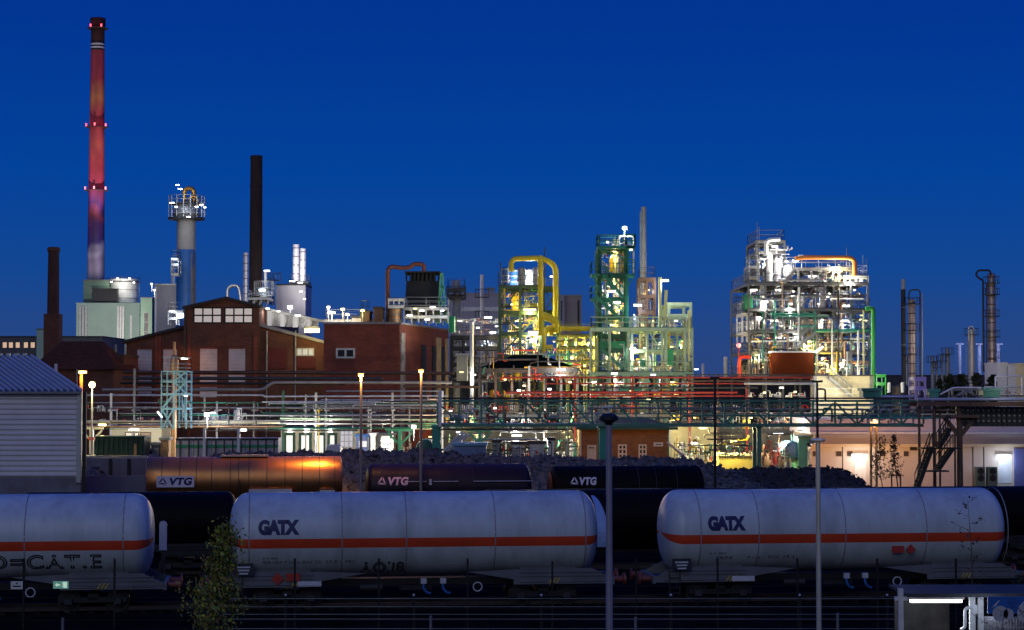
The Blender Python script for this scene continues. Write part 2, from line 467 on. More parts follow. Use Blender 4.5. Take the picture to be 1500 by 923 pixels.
def wagon(label, px0, px1, off, R, ztop, mat, group, dome=.72, stripe=None, seams=(), pale_frame=False, cat='tank wagon', rough_frame=None):
    """px0/px1: where the barrel's two ends show in the photograph, on track `off`"""
    def world_x(px):
        x = 0
        for _ in range(12): x = (px-CX) * trk(x, off) / F
        return x
    xa, xb = world_x(px0), world_x(px1)
    xm = (xa+xb)/2; Lh = (xb-xa)/2/cos(angz)
    root = thing('tank_wagon', label, cat, (xm, trk(xm, off), 0), group, rz=angz, local=True)
    zc = ztop - R
    mats = [mat, TSTRIPE] if stripe else [mat]
    tank_shell(Lh, R, zc, dome, stripe).build('tank', mats, root, True)
    bandm = M('weld_seam_' + mat.name, tuple(x*.55 for x in (.5, .5, .55)) if mat is TWHITE else (.02, .02, .02), .6, 0, .1)
    for s in seams:
        x = world_x(s); lx = (x - xm)/cos(angz)
        prof = []
        sb = MB()
        n = 40; i0 = 0
        for dxx, rr in ((-.022, R+.001), (-.022, R+.004), (.022, R+.004), (.022, R+.001)):
            for k in range(n):
                a = 2*pi*k/n; sb.v.append((lx+dxx, rr*sin(a), zc+rr*cos(a)))
        for q in range(3):
            for k in range(n):
                k2 = (k+1) % n; sb.f.append((q*n+k, q*n+k2, (q+1)*n+k2, (q+1)*n+k)); sb.m.append(0)
        if stripe: pass
        sb.build('seam_band', bandm, root, True)
    # underframe
    fm = TGREY if pale_frame else BLACK
    half = Lh + .55
    MB().box(-half+.3, half-.3, -.35, .35, .86, 1.12).build('centre_sill', BLACK, root)
    for s in (-1, 1):
        sd_ = MB()
        for q in (-1, 1):
            y0, y1 = (q*1.28, q*1.22)
            xs0, xs1, xs2, xs3 = s*(half), s*(half-1.0), s*(Lh-3.4), s*(Lh-5.2)
            poly = [(xs0, .92), (xs0, 1.13), (s*(half-.25), 1.2), (s*(Lh-.35), 1.52), (xs2, 1.50), (xs3, 1.42), (xs2, 1.12), (xs2, .92)]
            if s < 0: poly = poly[::-1]
            sd_.prism(poly, min(y0, y1), max(y0, y1))
        sd_.build('end_sole_bar', fm, root)
        MB().box(min(s*half, s*(half-.12)), max(s*half, s*(half-.12)), -1.3, 1.3, .88, 1.18).build('headstock', fm, root)
        for q in (-1, 1):
            rib = MB()
            for zz in (1.0, 1.22, 1.36):
                rib.box(min(s*(Lh-3.2), s*(Lh+.1)), max(s*(Lh-3.2), s*(Lh+.1)), min(q*1.29, q*1.315), max(q*1.29, q*1.315), zz, zz+.03)
            rib.build('frame_rib', fm, root)
        sad = MB(); sad.box(min(s*(Lh-.9), s*(Lh-3.1)), max(s*(Lh-.9), s*(Lh-3.1)), -1.0, 1.0, 1.1, zc-R*.62)
        sad.build('tank_saddle', fm, root)
        for q in (-.875, .875):
            bf = MB(); bf.lathe((s*half, q, 1.04), (s, 0, 0), [(0, 0), (.13, 0), (.13, .4), (.24, .42), (.25, .5), (0, .52)], 16)
            bf.build('buffer', BUF if pale_frame else DARK, root, True)
        bogie(root, s*(Lh-2.2))
    return root, Lh, zc, world_x, xm

GT = 'white gas tank wagons in the front train'
gat = []
for lab, a, b, seams in (
        ('white tank wagon with chalky outlined graffiti, cut off by the picture edge', -312, 228, (187, 46)),
        ('white tank wagon with dark blue company lettering and scrawled graffiti low on its side', 338, 871, (367, 500, 592, 719, 848)),
        ('white tank wagon with dark blue company lettering, behind the slim lit pole', 966, 1458, (1013, 1096, 1220, 1336, 1452))):
    gat.append(wagon(lab, a, b, 0, 1.62, 4.46, TWHITE, GT, .72, (2.42, 2.78), seams, True))

# lettering and plates of the front wagons
for gi, (px0, px1) in ((1, (380, 439)), (2, (1023, 1077))):
    root, Lh, zc, wx, xm = gat[gi]
    f_ = lambda p_: (wx(p_)-xm)/cos(angz)
    zz0, zz1 = (2.93, 3.50)
    lettering('GATX', wrap(1.62, zc, f_(px0), f_(px1), zz0, zz1), NAVY, root, 'company_lettering', bold=.075, spacing=.92, cuts=9)
root, Lh, zc, wx, xm = gat[0]
f0 = lambda p_: (wx(p_)-xm)/cos(angz)
lettering('O=CAT.E', wrap(1.62, zc, f0(-8), f0(156), 1.72, 2.28), INK, root, 'graffiti', outline=True, spacing=1.15)
root, Lh, zc, wx, xm = gat[1]
f1 = lambda p_: (wx(p_)-xm)/cos(angz)
lettering('AOli8', wrap(1.62, zc, f1(526), f1(590), 1.42, 1.86), INK, root, 'graffiti', outline=True, spacing=1.1)
for (gi, x0, x1, z0, z1, s_) in ((1, 386, 408, 2.02, 2.07, '63 80'), (1, 386, 414, 1.82, 1.94, '7838 129-4'), (1, 418, 440, 1.82, 1.94, 'P 114 m'), (1, 444, 470, 1.82, 1.94, 'RIV 25'),
                         (1, 476, 500, 1.84, 1.94, '29.2 t'), (1, 505, 520, 1.84, 1.94, 'REV'), (2, 1026, 1050, 2.02, 2.08, '63 80'), (2, 1036, 1060, 1.82, 1.92, '7838'), (2, 1082, 1100, 1.82, 1.92, 'P 114'), (2, 1112, 1150, 1.82, 1.94, 'RIV 29.2'),
                         (0, 120, 140, 1.1, 1.1, '')):
    if not s_: continue
    root, Lh, zc, wx, xm = gat[gi]
    lettering(s_, wrap(1.62, zc, (wx(x0)-xm)/cos(angz), (wx(x1)-xm)/cos(angz), z0, z1), FADED, root, 'small_lettering')
PLW = M('plate_white', (.6, .6, .64), .5, 0, .15, 4)
PLR = M('plate_red', (.45, .04, .03), .5, 0, .1, 4)
HZ = M('hazard_yellow', (.5, .38, .08), .5, 0, .1)
for gi in (0, 1, 2):
    root, Lh, zc, wx, xm = gat[gi]
    c = cos(angz)
    # data board at the left end, white card holder below the barrel, valve boxes, stripes, ladder
    x = -Lh + .55
    MB().box(x-.38, x+.38, -1.50, -1.46, 1.42, 1.86).build('data_board', INK, root)
    for k, zz in enumerate((1.72, 1.6, 1.48)):
        MB().box(x-.26+.05*k, x+.26-.04*k, -1.508, -1.502, zz-.03, zz+.03).build('board_text', PLW, root)
    xb = (-.0 if gi != 1 else 1.3) + (Lh - 6.9)*0
    bx0, bx1 = ((-.2, .9))
    def onb(x0, x1, z0, z1, m_, nm):
        fn = wrap(1.62, zc, x0, x1, z0, z1, .012); q = MB()
        NQ = 4
        for i in range(NQ):
            q.face([fn(0, i/NQ, 0), fn(1, i/NQ, 0), fn(1, (i+1)/NQ, 0), fn(0, (i+1)/NQ, 0)])
        q.build(nm, m_, root)
    onb(bx0+.9, bx1+.9, 1.52, 1.74, PLW, 'card_holder')
    for k, dx in enumerate((.25, 1.0)):
        MB().box(dx-.1, dx+.12, -1.35, -1.2, 1.0, 1.2).build('valve_box', PLW, root)
        MB().tube([(dx, -1.3, 1.0), (dx, -1.32, .82), (dx+.12, -1.32, .66), (dx+.28, -1.3, .62)], .05).build('drain_hose', BLUE, root, True)
    st = MB()
    for k in range(3):
        st.face([(Lh-2.05+k*.14, -1.32, .96), (Lh-1.98+k*.14, -1.32, .96), (Lh-1.85+k*.14, -1.32, 1.16), (Lh-1.92+k*.14, -1.32, 1.16)])
        st.face([(-Lh+2.35+k*.14, -1.32, .96), (-Lh+2.42+k*.14, -1.32, .96), (-Lh+2.55+k*.14, -1.32, 1.16), (-Lh+2.48+k*.14, -1.32, 1.16)])
    st.build('stripe_marking', HZ, root)
    MB().box(-Lh+2.6, -Lh+3.5, -1.335, -1.32, .94, 1.14).build('number_plate', PLW, root)
    la = MB()
    for k in range(4): la.box(-Lh+.1, -Lh+.5, -1.38, -1.34, .5+.2*k, .53+.2*k)
    la.box(-Lh+.08, -Lh+.11, -1.38, -1.34, .45, 1.5); la.box(-Lh+.49, -Lh+.52, -1.38, -1.34, .45, 1.5)
    la.build('footstep', DARK, root)
    MB().box(-.6, .6, -.9, .9, .72, .9).build('brake_gear', BLACK, root)
    MB().lathe((-2.2, -.7, .82), (1, 0, 0), [(0, 0), (.16, .04), (.16, .9), (0, .94)], 12).build('air_reservoir', DARK, root, True)
    MB().lathe((2.35, -1.2, .85), (0, -1, 0), [(.15, 0), (.19, 0), (.19, .04), (.15, .04)], 16).build('hand_wheel', PLW, root, True)
root, Lh, zc, wx, xm = gat[1]
f1 = lambda p_: (wx(p_)-xm)/cos(angz)
xx = f1(408); MB().prism([(xx-.24, 1.25), (xx, 1.01), (xx+.24, 1.25), (xx, 1.49)], -1.345, -1.335).build('hazard_placard', PLR, root)
xx = f1(430); MB().box(xx-.26, xx+.26, -1.345, -1.335, 1.16, 1.46).build('warning_plate', PLR, root)
root, Lh, zc, wx, xm = gat[2]
f2 = lambda p_: (wx(p_)-xm)/cos(angz)
xx = f2(1296); MB().box(xx-.27, xx+.2, -1.60, -1.55, 2.0, 2.27).build('warning_plate', PLR, root)
xx = f2(1313); MB().prism([(xx-.2, 2.13), (xx, 1.93), (xx+.2, 2.13), (xx, 2.33)], -1.60, -1.55).build('hazard_placard', PLR, root)
# blue end cover shown at the right end of the middle wagon: curved shield
root, Lh, zc, wx, xm = gat[1]
sh = MB()
for (i, j) in [(i, i+1) for i in range(12)]:
    def q(i, rr, xo):
        a = radians(15 + 95*i/12); return (Lh - .25 + xo*sin(min(a, pi/2))*1.0, -rr*sin(a)*.98 - .02, zc + rr*cos(a))
    sh.face([q(i, 1.46, .1), q(j, 1.46, .1), q(j, 1.46, .5), q(i, 1.46, .5)])
    sh.face([q(i, 1.49, .1), q(i, 1.49, .5), q(j, 1.49, .5), q(j, 1.49, .1)])
sh.build('end_shield', M('pale_blue_enamel', (.28, .42, .7), .3, 0, .15, 2), root, True)

# middle row: black tank wagons, only their dark flanks show in the gaps
MT = 'black tank wagons on the middle track'
wagon('matt black tank wagon with no lettering behind the graffitied white wagon', 30, 350, 14, 1.42, 3.78, TBLACK, MT, .5)
wagon('matt black tank wagon with no lettering behind the gap between the two lettered white wagons', 700, 1120, 14, 1.42, 3.78, TBLACK, MT, .5)
wagon('matt black tank wagon with no lettering, farthest right, seen above the last white wagon', 1150, 1560, 14, 1.42, 3.78, TBLACK, MT, .5)

# rear row: VTG wagons
def vtg(root, x0, x1, z0, z1, R, zc, m_, text_gap=.30, flat=None):
    """three-arrow triangle mark and letters"""
    h = z1-z0; wt = x1-x0
    fn = flat or wrap(R, zc, x0, x1, z0, z1, .012)
    mk = MB(); mwid = .24
    cxm, cym = mwid/2, .46
    asp = h/wt
    def pt(r, a): return (cxm + r*cos(a)*asp, cym + r*sin(a))
    for k in range(3):
        a0 = pi/2 + k*2*pi/3; a1 = a0 + 2*pi/3
        A, B = pt(.60, a0), pt(.60, a1-.16); C, D = pt(.26, a1-.34), pt(.26, a0)
        for t in range(4):
            l = lambda p, q, s: (p[0]+(q[0]-p[0])*s, p[1]+(q[1]-p[1])*s)
            mk.face([fn(*l(A, B, t/4), 0), fn(*l(A, B, (t+1)/4), 0), fn(*l(D, C, (t+1)/4), 0), fn(*l(D, C, t/4), 0)])
    mk.build('triangle_mark', m_, root)
    f2_ = lambda u, v, w_: fn(text_gap + (1-text_gap)*u + .05*(v-.5), v, w_)
    lettering('VTG', f2_, m_, root, 'company_lettering', bold=.05, spacing=1.05, cuts=6)

VT = 'tank wagons on the rear track in front of the rubble'
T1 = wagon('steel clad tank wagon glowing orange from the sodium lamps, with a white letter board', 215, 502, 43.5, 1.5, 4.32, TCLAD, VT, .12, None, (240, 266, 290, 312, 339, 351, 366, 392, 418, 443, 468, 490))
T2 = wagon('dull plum tank wagon with pinkish white lettering at its left end', 535, 777, 43.5, 1.45, 3.82, TPLUM, VT, .45, None, (640, 690))
T3 = wagon('black tank wagon with white lettering and a rusty round end', 805, 1028, 43.5, 1.45, 3.66, TBLACK, VT, .35, None, (930, 955, 985))
root, Lh, zc, wx, xm = T1
f = lambda p_: (wx(p_)-xm)/cos(angz)
bd = MB().box(f(233), f(287), -1.6, -1.55, 2.56, 3.24).build('letter_board', M('board_lilac_white', (.82, .74, .85), .5, 0, .1), root)
fl = lambda u, v, w_: (f(236) + (f(284)-f(236))*u, -1.606 - w_*.02, 2.68 + .46*v)
vtg(root, 0, 2.0, 0, .5, 1, 0, NAVY, flat=fl)
MB().box(f(366), f(428), -1.62, -1.56, 2.18, 2.42).build('frame_plate', PLW, root)
MB().box(f(468), f(490), -1.62, -1.56, 2.12, 2.34).build('frame_plate', PLW, root)
MB().box(f(324), f(394), -.5, .5, 4.33, 4.42).build('top_walkway', GREY, root)
lm = MB(); lm.bar((f(349), -.1, 4.36), (f(353), -1.54, 2.9), .06); lm.bar((f(353), -1.54, 2.9), (f(353), -1.5, 2.0), .06)
lm.build('ladder_rail', BLACK, root)
root, Lh, zc, wx, xm = T2
f = lambda p_: (wx(p_)-xm)/cos(angz)
vtg(root, f(553), f(596), 2.58, 3.08, 1.45, zc, M('pinkish_lettering', (.75, .5, .6), .5, 0, .05))
for a_, b_ in ((596, 622), (632, 668), (690, 776)):
    MB().tube([(f(a_), -1.5, 2.8), (f(b_), -1.5, 2.8)], .035).build('handrail', STEEL, root, True)
MB().box(f(628)-.08, f(628)+.08, -1.56, -1.5, 2.6, 2.95).build('small_plate', PLW, root)
root, Lh, zc, wx, xm = T3
f = lambda p_: (wx(p_)-xm)/cos(angz)
vtg(root, f(832), f(868), 2.52, 3.0, 1.45, zc, LWHITE)
rd = MB(); rd.lathe((-Lh-.02, 0, zc), (-1, 0, 0), [(1.1, -.04), (1.0, .02), (.5, .1), (0, .12)], 24)
rd.build('tank_end_cap', M('rust_brown', (.16, .06, .02), .6, .2, .4, 2), root, True)

# ---------------------------------------------------------------- rubble heap behind the rear track
from mathutils import noise as mn
def heap(name, prof, Yf, depth, mat, label, kind='stuff', step=.22, rough=.28, seed=0.0):
    """prof: photo (px, py) outline of the crest; mesh of a long heap with chunky stones"""
    xs0, xs1 = PX(prof[0][0], Yf+depth/2, 660), PX(prof[-1][0], Yf+depth/2, 660)
    pts = [(P(a, b, Yf+depth/2).x, P(a, b, Yf+depth/2).z) for a, b in prof]
    def crest(x):
        for (xa, za), (xb, zb) in zip(pts, pts[1:]):
            if xa <= x <= xb: return za + (zb-za)*(x-xa)/(xb-xa)
        return 0
    nx = int((xs1-xs0)/step); ny = int(depth/step)
    mb = MB()
    for j in range(ny+1):
        t = j/ny; prof_y = sin(pi*min(1, max(0, t)))**.55
        for i in range(nx+1):
            x = xs0 + (xs1-xs0)*i/nx; y = Yf + depth*t
            z = (crest(x)-.22)*prof_y
            e = min(1, z*.8)
            z += e*(rough*.55*(mn.cell(Vector((x*2.1+seed, y*2.1, 3)))-.5) + rough*.8*mn.noise(Vector((x*.5+seed, y*.5, 0))) + rough*.6*mn.noise(Vector((x*1.9+seed, y*1.9, 2))) + rough*.5*(mn.cell(Vector((x*4.3+seed, y*4.3, 7)))-.5))
            jx = step*.35*mn.noise(Vector((x*3, y*3, 5))); 
            mb.v.append((x+jx, y, max(-.1, z)))
    for j in range(ny):
        for i in range(nx):
            a = j*(nx+1)+i
            mb.f.append((a, a+1, a+nx+2, a+nx+1)); mb.m.append(0)
    rs = random.Random(int(seed)+77)
    for _ in range(int((xs1-xs0)*depth*16)):
        x = rs.uniform(xs0, xs1); t = rs.uniform(.03, .75); y = Yf+depth*t
        j = int(t*ny); i = int((x-xs0)/(xs1-xs0)*nx); zc_ = mb.v[min(j*(nx+1)+i, (nx+1)*(ny+1)-1)][2]
        if zc_ < .25: continue
        s = rs.uniform(.05, .13) if rs.random() < .9 else rs.uniform(.13, .24)
        k0 = len(mb.v)
        for d in ((1, 0, 0), (-1, 0, 0), (0, 1, 0), (0, -1, 0), (0, 0, 1), (0, 0, -1)):
            mb.v.append((x+s*(d[0]*rs.uniform(.7, 1.3)+rs.uniform(-.4, .4)), y+s*(d[1]*rs.uniform(.7, 1.3)+rs.uniform(-.4, .4)), zc_+s*.3+s*(d[2]*.8+rs.uniform(-.3, .3))))
        for f in ((0, 2, 4), (2, 1, 4), (1, 3, 4), (3, 0, 4), (2, 0, 5), (1, 2, 5), (3, 1, 5), (0, 3, 5)):
            mb.f.append(tuple(k0+q for q in f)); mb.m.append(0)
    return mb.build(name, mat, label=label, kind=kind)
ROCK = M('broken_rock', (.11, .107, .112), .9, 0, .55, 3.0, .6)
heap('rubble_heap', [(290, 705), (308, 662), (345, 658), (400, 660), (430, 656), (470, 657), (560, 657), (620, 654), (680, 661), (740, 664), (800, 662), (860, 667), (930, 668), (1000, 667), (1040, 676), (1085, 690), (1130, 722)], 122.5, 11, ROCK, 'long heap of broken bluish rock behind the rear tank wagons')
heap('stone_heap', [(1050, 716), (1065, 684), (1120, 682), (1180, 681), (1225, 682), (1250, 692), (1272, 714)], 127, 9, M('darker_rubble', (.040, .038, .044), .95, 0, .6, 3.0, .6), 'lower dark stone heap at the right end of the rubble', seed=9)
heap('gravel_heap', [(118, 705), (124, 690), (135, 680), (146, 684), (160, 702)], 126, 5, ROCK, 'small pale gravel heap beside the metal shed', rough=.14, seed=4)
# ---------------------------------------------------------------- nearest things: poles, fences, trees, shelter
def z_at(py, Y): return P(CX, py, Y).z
# tall dark-headed lamp post
p = P(892, 614, 40)
t = thing('street_lamp', 'grey lamp post with a dark unlit round head in front of the lettered wagon', 'street lamp', (p.x, 40, 0))
MB().cyl((p.x, 40, 0), (p.x, 40, p.z-.1), .088, .06, 14).build('pole', M('lilac_grey_pole', (.34, .32, .38), .4, .2, .1, 2), t, True)
MB().lathe((p.x, 40, p.z-.12), (0, 0, 1), [(0, 0), (.07, 0), (.1, .06), (.2, .1), (.2, .17), (.12, .23), (0, .25)], 20).build('lamp_head', BLACK, t, True)
p = P(1198, 646, 49)
t = thing('street_lamp', 'slim pale lamp post with a flat disc top in front of the right wagon', 'street lamp', (p.x, 49, 0))
MB().cyl((p.x, 49, 0), (p.x, 49, p.z-.02), .075, .06, 14).build('pole', M('pale_pole', (.62, .6, .5), .35, .3, .1, 2), t, True)
MB().lathe((p.x, 49, p.z-.03), (0, 0, 1), [(0, 0), (.16, .01), (.2, .05), (.17, .09), (0, .11)], 20).build('lamp_head', M('pale_disc', (.75, .72, .6), .4, 0, .1, 2), t, True)
light(P(1210, 640, 47), 'w', 14, .1, t)

# dark masts behind the wagons
for px, ptop, head, lab in ((1047, 553, 14, 'thin dark lamp mast rising out of the rubble heap'), (1197, 558, 16, 'thin dark two headed lamp mast behind the slim pale post')):
    Y = 121 if px < 1100 else 119; p = P(px, ptop, Y)
    t = thing('lamp_mast', lab, 'street lamp', (p.x, Y, 0), 'dark lamp masts')
    MB().cyl((p.x, Y, 0), (p.x, Y, p.z), .10, .07, 8).build('pole', BLACK, t, True)
    for s in (-1, 1):
        MB().bar((p.x, Y, p.z-.05), (p.x+s*W(head, Y)/2, Y, p.z-.02), .12, .14).build('lamp_head', BLACK, t)
    if px > 1100:
        MB().tube([(p.x, Y, z_at(570, Y)), (p.x+.5, Y, z_at(570, Y)), (p.x+.5, Y, z_at(588, Y))], .06).build('bracket', BLACK, t, True)

# sodium lamp masts
for px, ptop, e, lab in ((529, 549, 420, 'sodium lamp mast between the glowing wagon and the plum one'), (617, 543, 200, 'sodium lamp mast in front of the brick hall corner, orange at its top')):
    Y = 116.4; p = P(px, ptop, Y)
    t = thing('lamp_mast', lab, 'street lamp', (p.x, Y, 0), 'sodium lamp masts')
    MB().cyl((p.x, Y, 0), (p.x, Y, p.z-.05), .10, .07, 10).build('pole', M('mast_grey', (.3, .28, .27), .4, .4, .1), t, True)
    MB().box(p.x-.16, p.x+.16, Y-.2, Y+.2, p.z-.02, p.z+.08).build('lamp_cover', GREY, t)
    MB().box(p.x-.12, p.x+.12, Y-.15, Y+.15, p.z-.11, p.z-.022).build('lamp_glass', TO, t)
    light((p.x-.05, Y-.28, p.z-.25), 'o', e, .12, t)
    if px < 600:
        q1, q2 = P(442, 672, 118.5), P(292, 672, 117)
        spot((p.x-2.2, Y-.1, p.z-.3), (q1.x, q1.y, 3.9), 'o', 3200, 74, t, .3)  # this beam and the next are added to make the wagon glow
        spot((p.x-.2, Y+.1, p.z-.3), (q2.x, q2.y, 4.0), 'o', 5200, 24, t, .3)

# yard fence in front of the wagons
YF = 68
fen = thing('yard_fence', 'low black wire fence of thin dark posts in front of the white wagons', 'fence', (0, YF, 0))
BPOST = M('fence_black', (.012, .012, .014), .6, .3, .2)
fx = [35, 168, 300, 432, 555, 685, 809, 932, 1051, 1168, 1285, 1400]
for k, px in enumerate(fx):
    x = PX(px, YF, 820); top = z_at(818 if px != 809 else 822, YF)
    MB().box(x-.035, x+.035, YF-.03, YF+.03, 0, top).build('post', BPOST, fen)
wf = MB()
for zz in (.3, .7, 1.1, 1.5): wf.bar((PX(-40, YF), YF-.045, zz), (PX(1540, YF), YF-.045, zz), .014)
wf.build('wire', BPOST, fen)
# signs on it
x = PX(24.5, YF-.1, 857); z = z_at(857, YF)
t = thing('notice_sign', 'small white notice plate with a dark line of text on the yard fence', 'sign', (x, YF-.08, z-.15))
MB().box(x-.21, x+.21, YF-.1, YF-.07, z-.14, z+.14).build('plate', M('notice_white', (.75, .75, .7), .5, 0, .1), t)
MB().box(x-.14, x+.14, YF-.106, YF-.102, z-.06, z-.01).build('text_line', INK, t)
MB().box(x-.03, x+.03, YF-.106, YF-.102, z+.04, z+.09).build('symbol', INK, t)
x = PX(89, YF-.1, 856); z = z_at(856.5, YF)
t = thing('exit_sign', 'green emergency exit sign with white arrow and door on the yard fence', 'sign', (x, YF-.08, z-.15))
MB().box(x-.27, x+.27, YF-.1, YF-.07, z-.13, z+.13).build('plate', E('exit_green', (.02, .30, .07), .35), t)
ar = MB(); yy = YF-.104; wm = E('exit_white', (.7, 1, .75), .5)
ar.face([(x-.2, yy, z), (x-.12, yy, z+.07), (x-.12, yy, z-.07)]); ar.box(x-.121, x-.02, yy-.002, yy+.001, z-.02, z+.02)
ar.build('arrow', wm, t)
dr = MB(); dr.box(x+.1, x+.22, yy-.002, yy+.001, z-.1, z+.1); dr.build('door_symbol', wm, t)
mnk = MB(); mnk.bar((x+.06, yy, z-.08), (x+.11, yy-.004, z+.02), .03, .004); mnk.bar((x+.11, yy-.004, z+.02), (x+.05, yy-.004, z+.05), .03, .004); mnk.cyl((x+.1, yy-.006, z+.08), (x+.1, yy-.003, z+.08), .025, n=10)
mnk.build('running_figure', wm, t)

# steel railing nearer than the fence
YR = 64
rl = thing('yard_railing', 'long grey five rail barrier along the bottom of the yard', 'railing', (PX(800, YR), YR, 0))
for zz in (877, 889, 900, 907, 921):
    z = z_at(zz, YR)
    MB().tube([(PX(300, YR), YR, z), (PX(1312, YR), YR, z)], .011, 6).build('rail', M('rail_grey', (.22, .24, .22), .35, .6, .3, .5), rl)
for px in (418, 606, 793, 983, 1172, 1300):
    x = PX(px, YR, 900)
    MB().box(x-.05, x+.05, YR+.02, YR+.09, 0, z_at(873, YR)).build('post', BPOST, rl)
    MB().sphere((x, YR+.05, z_at(872, YR)), .045, 8, 5).build('post_cap', PLW, rl, True)
for px, pt, lab in ((631, 902, 'short grey stake left of the tall lamp post foot'), (931, 904, 'short grey stake just right of the tall lamp post foot'), (1227, 898, 'short dark stake right of the slim pale post'), (92, 905, 'short pale stake at the lower left below the exit sign')):
    x = PX(px, 60, 910); z = z_at(pt, 60)
    MB().cyl((x, 60, 0), (x, 60, z), .05, .045, 8).build('marker_stake', M('stake_grey', (.2, .2, .2), .6, 0, .2), label=lab, cat='stake', smooth=True)

# white rounded marker between wagons
Y = 79; x = PX(239, Y, 780); z0, z1 = z_at(806, Y), z_at(763, Y)
t = thing('marker_board', 'upright pale board with rounded top standing in the gap after the graffitied wagon', 'marker board', (x, Y, 0))
mb = MB(); r = W(5.5, Y)
poly = [(x-r, z0), (x+r, z0)] + [(x+r*cos(a), z1-r+r*sin(a)) for a in [pi*i/8 for i in range(9)]]
mb.prism(poly, Y-.04, Y+.04).build('board', M('board_pale', (.5, .52, .6), .5, 0, .1), t)
MB().box(x-.05, x+.05, Y+.05, Y+.12, 0, z0+.3).build('post', DARK, t)

# leafy young tree at the lower left
def leafy(name, label, cat, base, height, wid, trunk_r, leaf_n, leaf_s, mats, seed, shape=lambda t: sin(pi*min(1, t*.9+.1))**.7, bottom=.12, limbs=14, group=None, bark=None):
    rnd = random.Random(seed)
    bx, by, bz = base
    root = thing(name, label, cat, base, group)
    bark = bark or M('bark', (.07, .055, .04), .9, 0, .3, 6, .4)
    tr = MB(); pts = []
    for i in range(9):
        t = i/8; pts.append(Vector((bx + .08*wid*sin(t*5+seed), by + .06*wid*cos(t*4), bz + height*.97*t)))
    for a, b, i in zip(pts, pts[1:], range(8)): tr.cyl(a, b, trunk_r*(1-i/9), trunk_r*(1-(i+1)/9), 7)
    tips = []
    for k in range(limbs):
        t = bottom + (1-bottom)*(k+.5)/limbs; a = k*2.4+rnd.random()
        o = pts[min(7, int(t*8))].lerp(pts[min(8, int(t*8)+1)], t*8-int(t*8)); R_ = wid/2*shape(t)*rnd.uniform(.65, 1.1)
        e = o + Vector((cos(a)*R_, sin(a)*R_, R_*rnd.uniform(.25, .7)))
        m_ = o.lerp(e, .5) + Vector((0, 0, -.05*R_))
        tr.cyl(o, m_, trunk_r*.35*(1-t*.6), trunk_r*.22*(1-t*.6), 5); tr.cyl(m_, e, trunk_r*.22*(1-t*.6), .006, 5)
        tips.append((o, m_, e))
    tr.build('trunk', bark, root, True)
    lf = MB()
    for k in range(leaf_n):
        o, m_, e = tips[rnd.randrange(len(tips))]
        t = rnd.random()**.7
        c = (o.lerp(m_, t*2) if t < .5 else m_.lerp(e, t*2-1)) + Vector([rnd.gauss(0, wid*.045) for _ in range(3)])
        d = Vector([rnd.uniform(-1, 1) for _ in range(3)]).normalized(); u = d.cross(Vector((rnd.random(), rnd.random(), .3))).normalized()
        s = leaf_s*rnd.uniform(.6, 1.3); v = d.cross(u)
        lf.face([c-u*s, c+v*s*.5-u*.1*s, c+u*s, c-v*s*.5+u*.1*s], rnd.randrange(len(mats)))
    if leaf_n: lf.build('crown', mats, root, fix=False)
    return root
LF = [M('leaf_olive', (.36, .38, .04), .6, 0, .3, 3), M('leaf_green', (.14, .21, .03), .6, 0, .3, 3), M('leaf_rust', (.30, .19, .05), .6, 0, .3, 3)]
p = P(318, 764, 46)
leafy('young_tree', 'leafy olive green young tree in front of the white wagons', 'tree', (p.x, 46, 0), p.z, 2.7, .06, 3900, .055, LF, 3, shape=lambda t: min(1.0, (1-t)*1.25)*(.7+.45*sin(t*23))+.10, bottom=.35, limbs=40)
t = bpy.data.objects['young_tree']
# bare sapling lower right
p = P(1418, 722, 50)
leafy('bare_sapling', 'thin bare sapling with a few dry twigs in front of the right wagon end', 'tree', (p.x, 50, 0), p.z, 1.0, .035, 130, .05, [M('leaf_dry', (.10, .06, .035), .7, 0, .3, 3)], 11, shape=lambda t: .35+.6*t, bottom=.3, limbs=22)
for px, lab, sd_ in ((1465, 'low bare shrub in front of the blue poster', 21), (1494, 'low bare shrub at the right edge of the poster', 22)):
    p = P(px, 888, 38)
    leafy('bare_shrub', lab, 'shrub', (p.x, 38, 1.8), p.z-1.8, 1.2, .03, 60, .03, [M('leaf_dry', (.10, .06, .035), .7, 0, .3, 3)], sd_, shape=lambda t: .6+.4*t, bottom=.1, limbs=18)
p = P(1500, 850, 60)
leafy('dark_shrub', 'dark bushy shrub at the right edge behind the shelter roof', 'shrub', (p.x, 60, 0), z_at(842, 60), 1.8, .05, 900, .07, [M('leaf_dark', (.03, .035, .015), .7, 0, .3, 3)], 31, limbs=20)
# earth bank carrying the shrubs in front of the poster
MB().prism([(PX(1420, 38), 0), (PX(1420, 38), 1.2), (PX(1450, 38), 1.8), (PX(1530, 38), 1.85), (PX(1530, 38), 0)], 37.2, 38.8).build('earth_bank', gm, kind='structure')

# lit platform shelter
YS = 42
sh = thing('shelter', 'steel shelter with a glowing ceiling tube at the lower right corner', 'shelter', (PX(1400, YS, 900), YS, 0))
zt = z_at(872, YS)
x0, x1 = PX(1328, YS, 880), PX(1560, YS, 880)
MB().box(x0, x1, YS-.1, YS+2.0, zt-.03, zt+.03).build('roof', BLACK, sh)
MB().box(x0, x1, YS-.13, YS-.102, zt-.03, zt+.05).build('fascia', DARK, sh)
PST = M('post_white', (.66, .66, .62), .45, 0, .2, 5)
x = PX(1319, YS, 890)
MB().box(x-.055, x+.055, YS-.06, YS+.05, 0, z_at(862, YS)).build('post', PST, sh)
MB().box(x-.13, x+.16, YS-.05, YS+.04, z_at(876, YS)-.05, z_at(876, YS)+.03).build('cross_arm', PST, sh)
for a in (1424, 1436):
    x = PX(a, YS, 890); MB().box(x-.06, x+.06, YS-.05, YS+.05, 0, zt-.035).build('post', PST, sh)
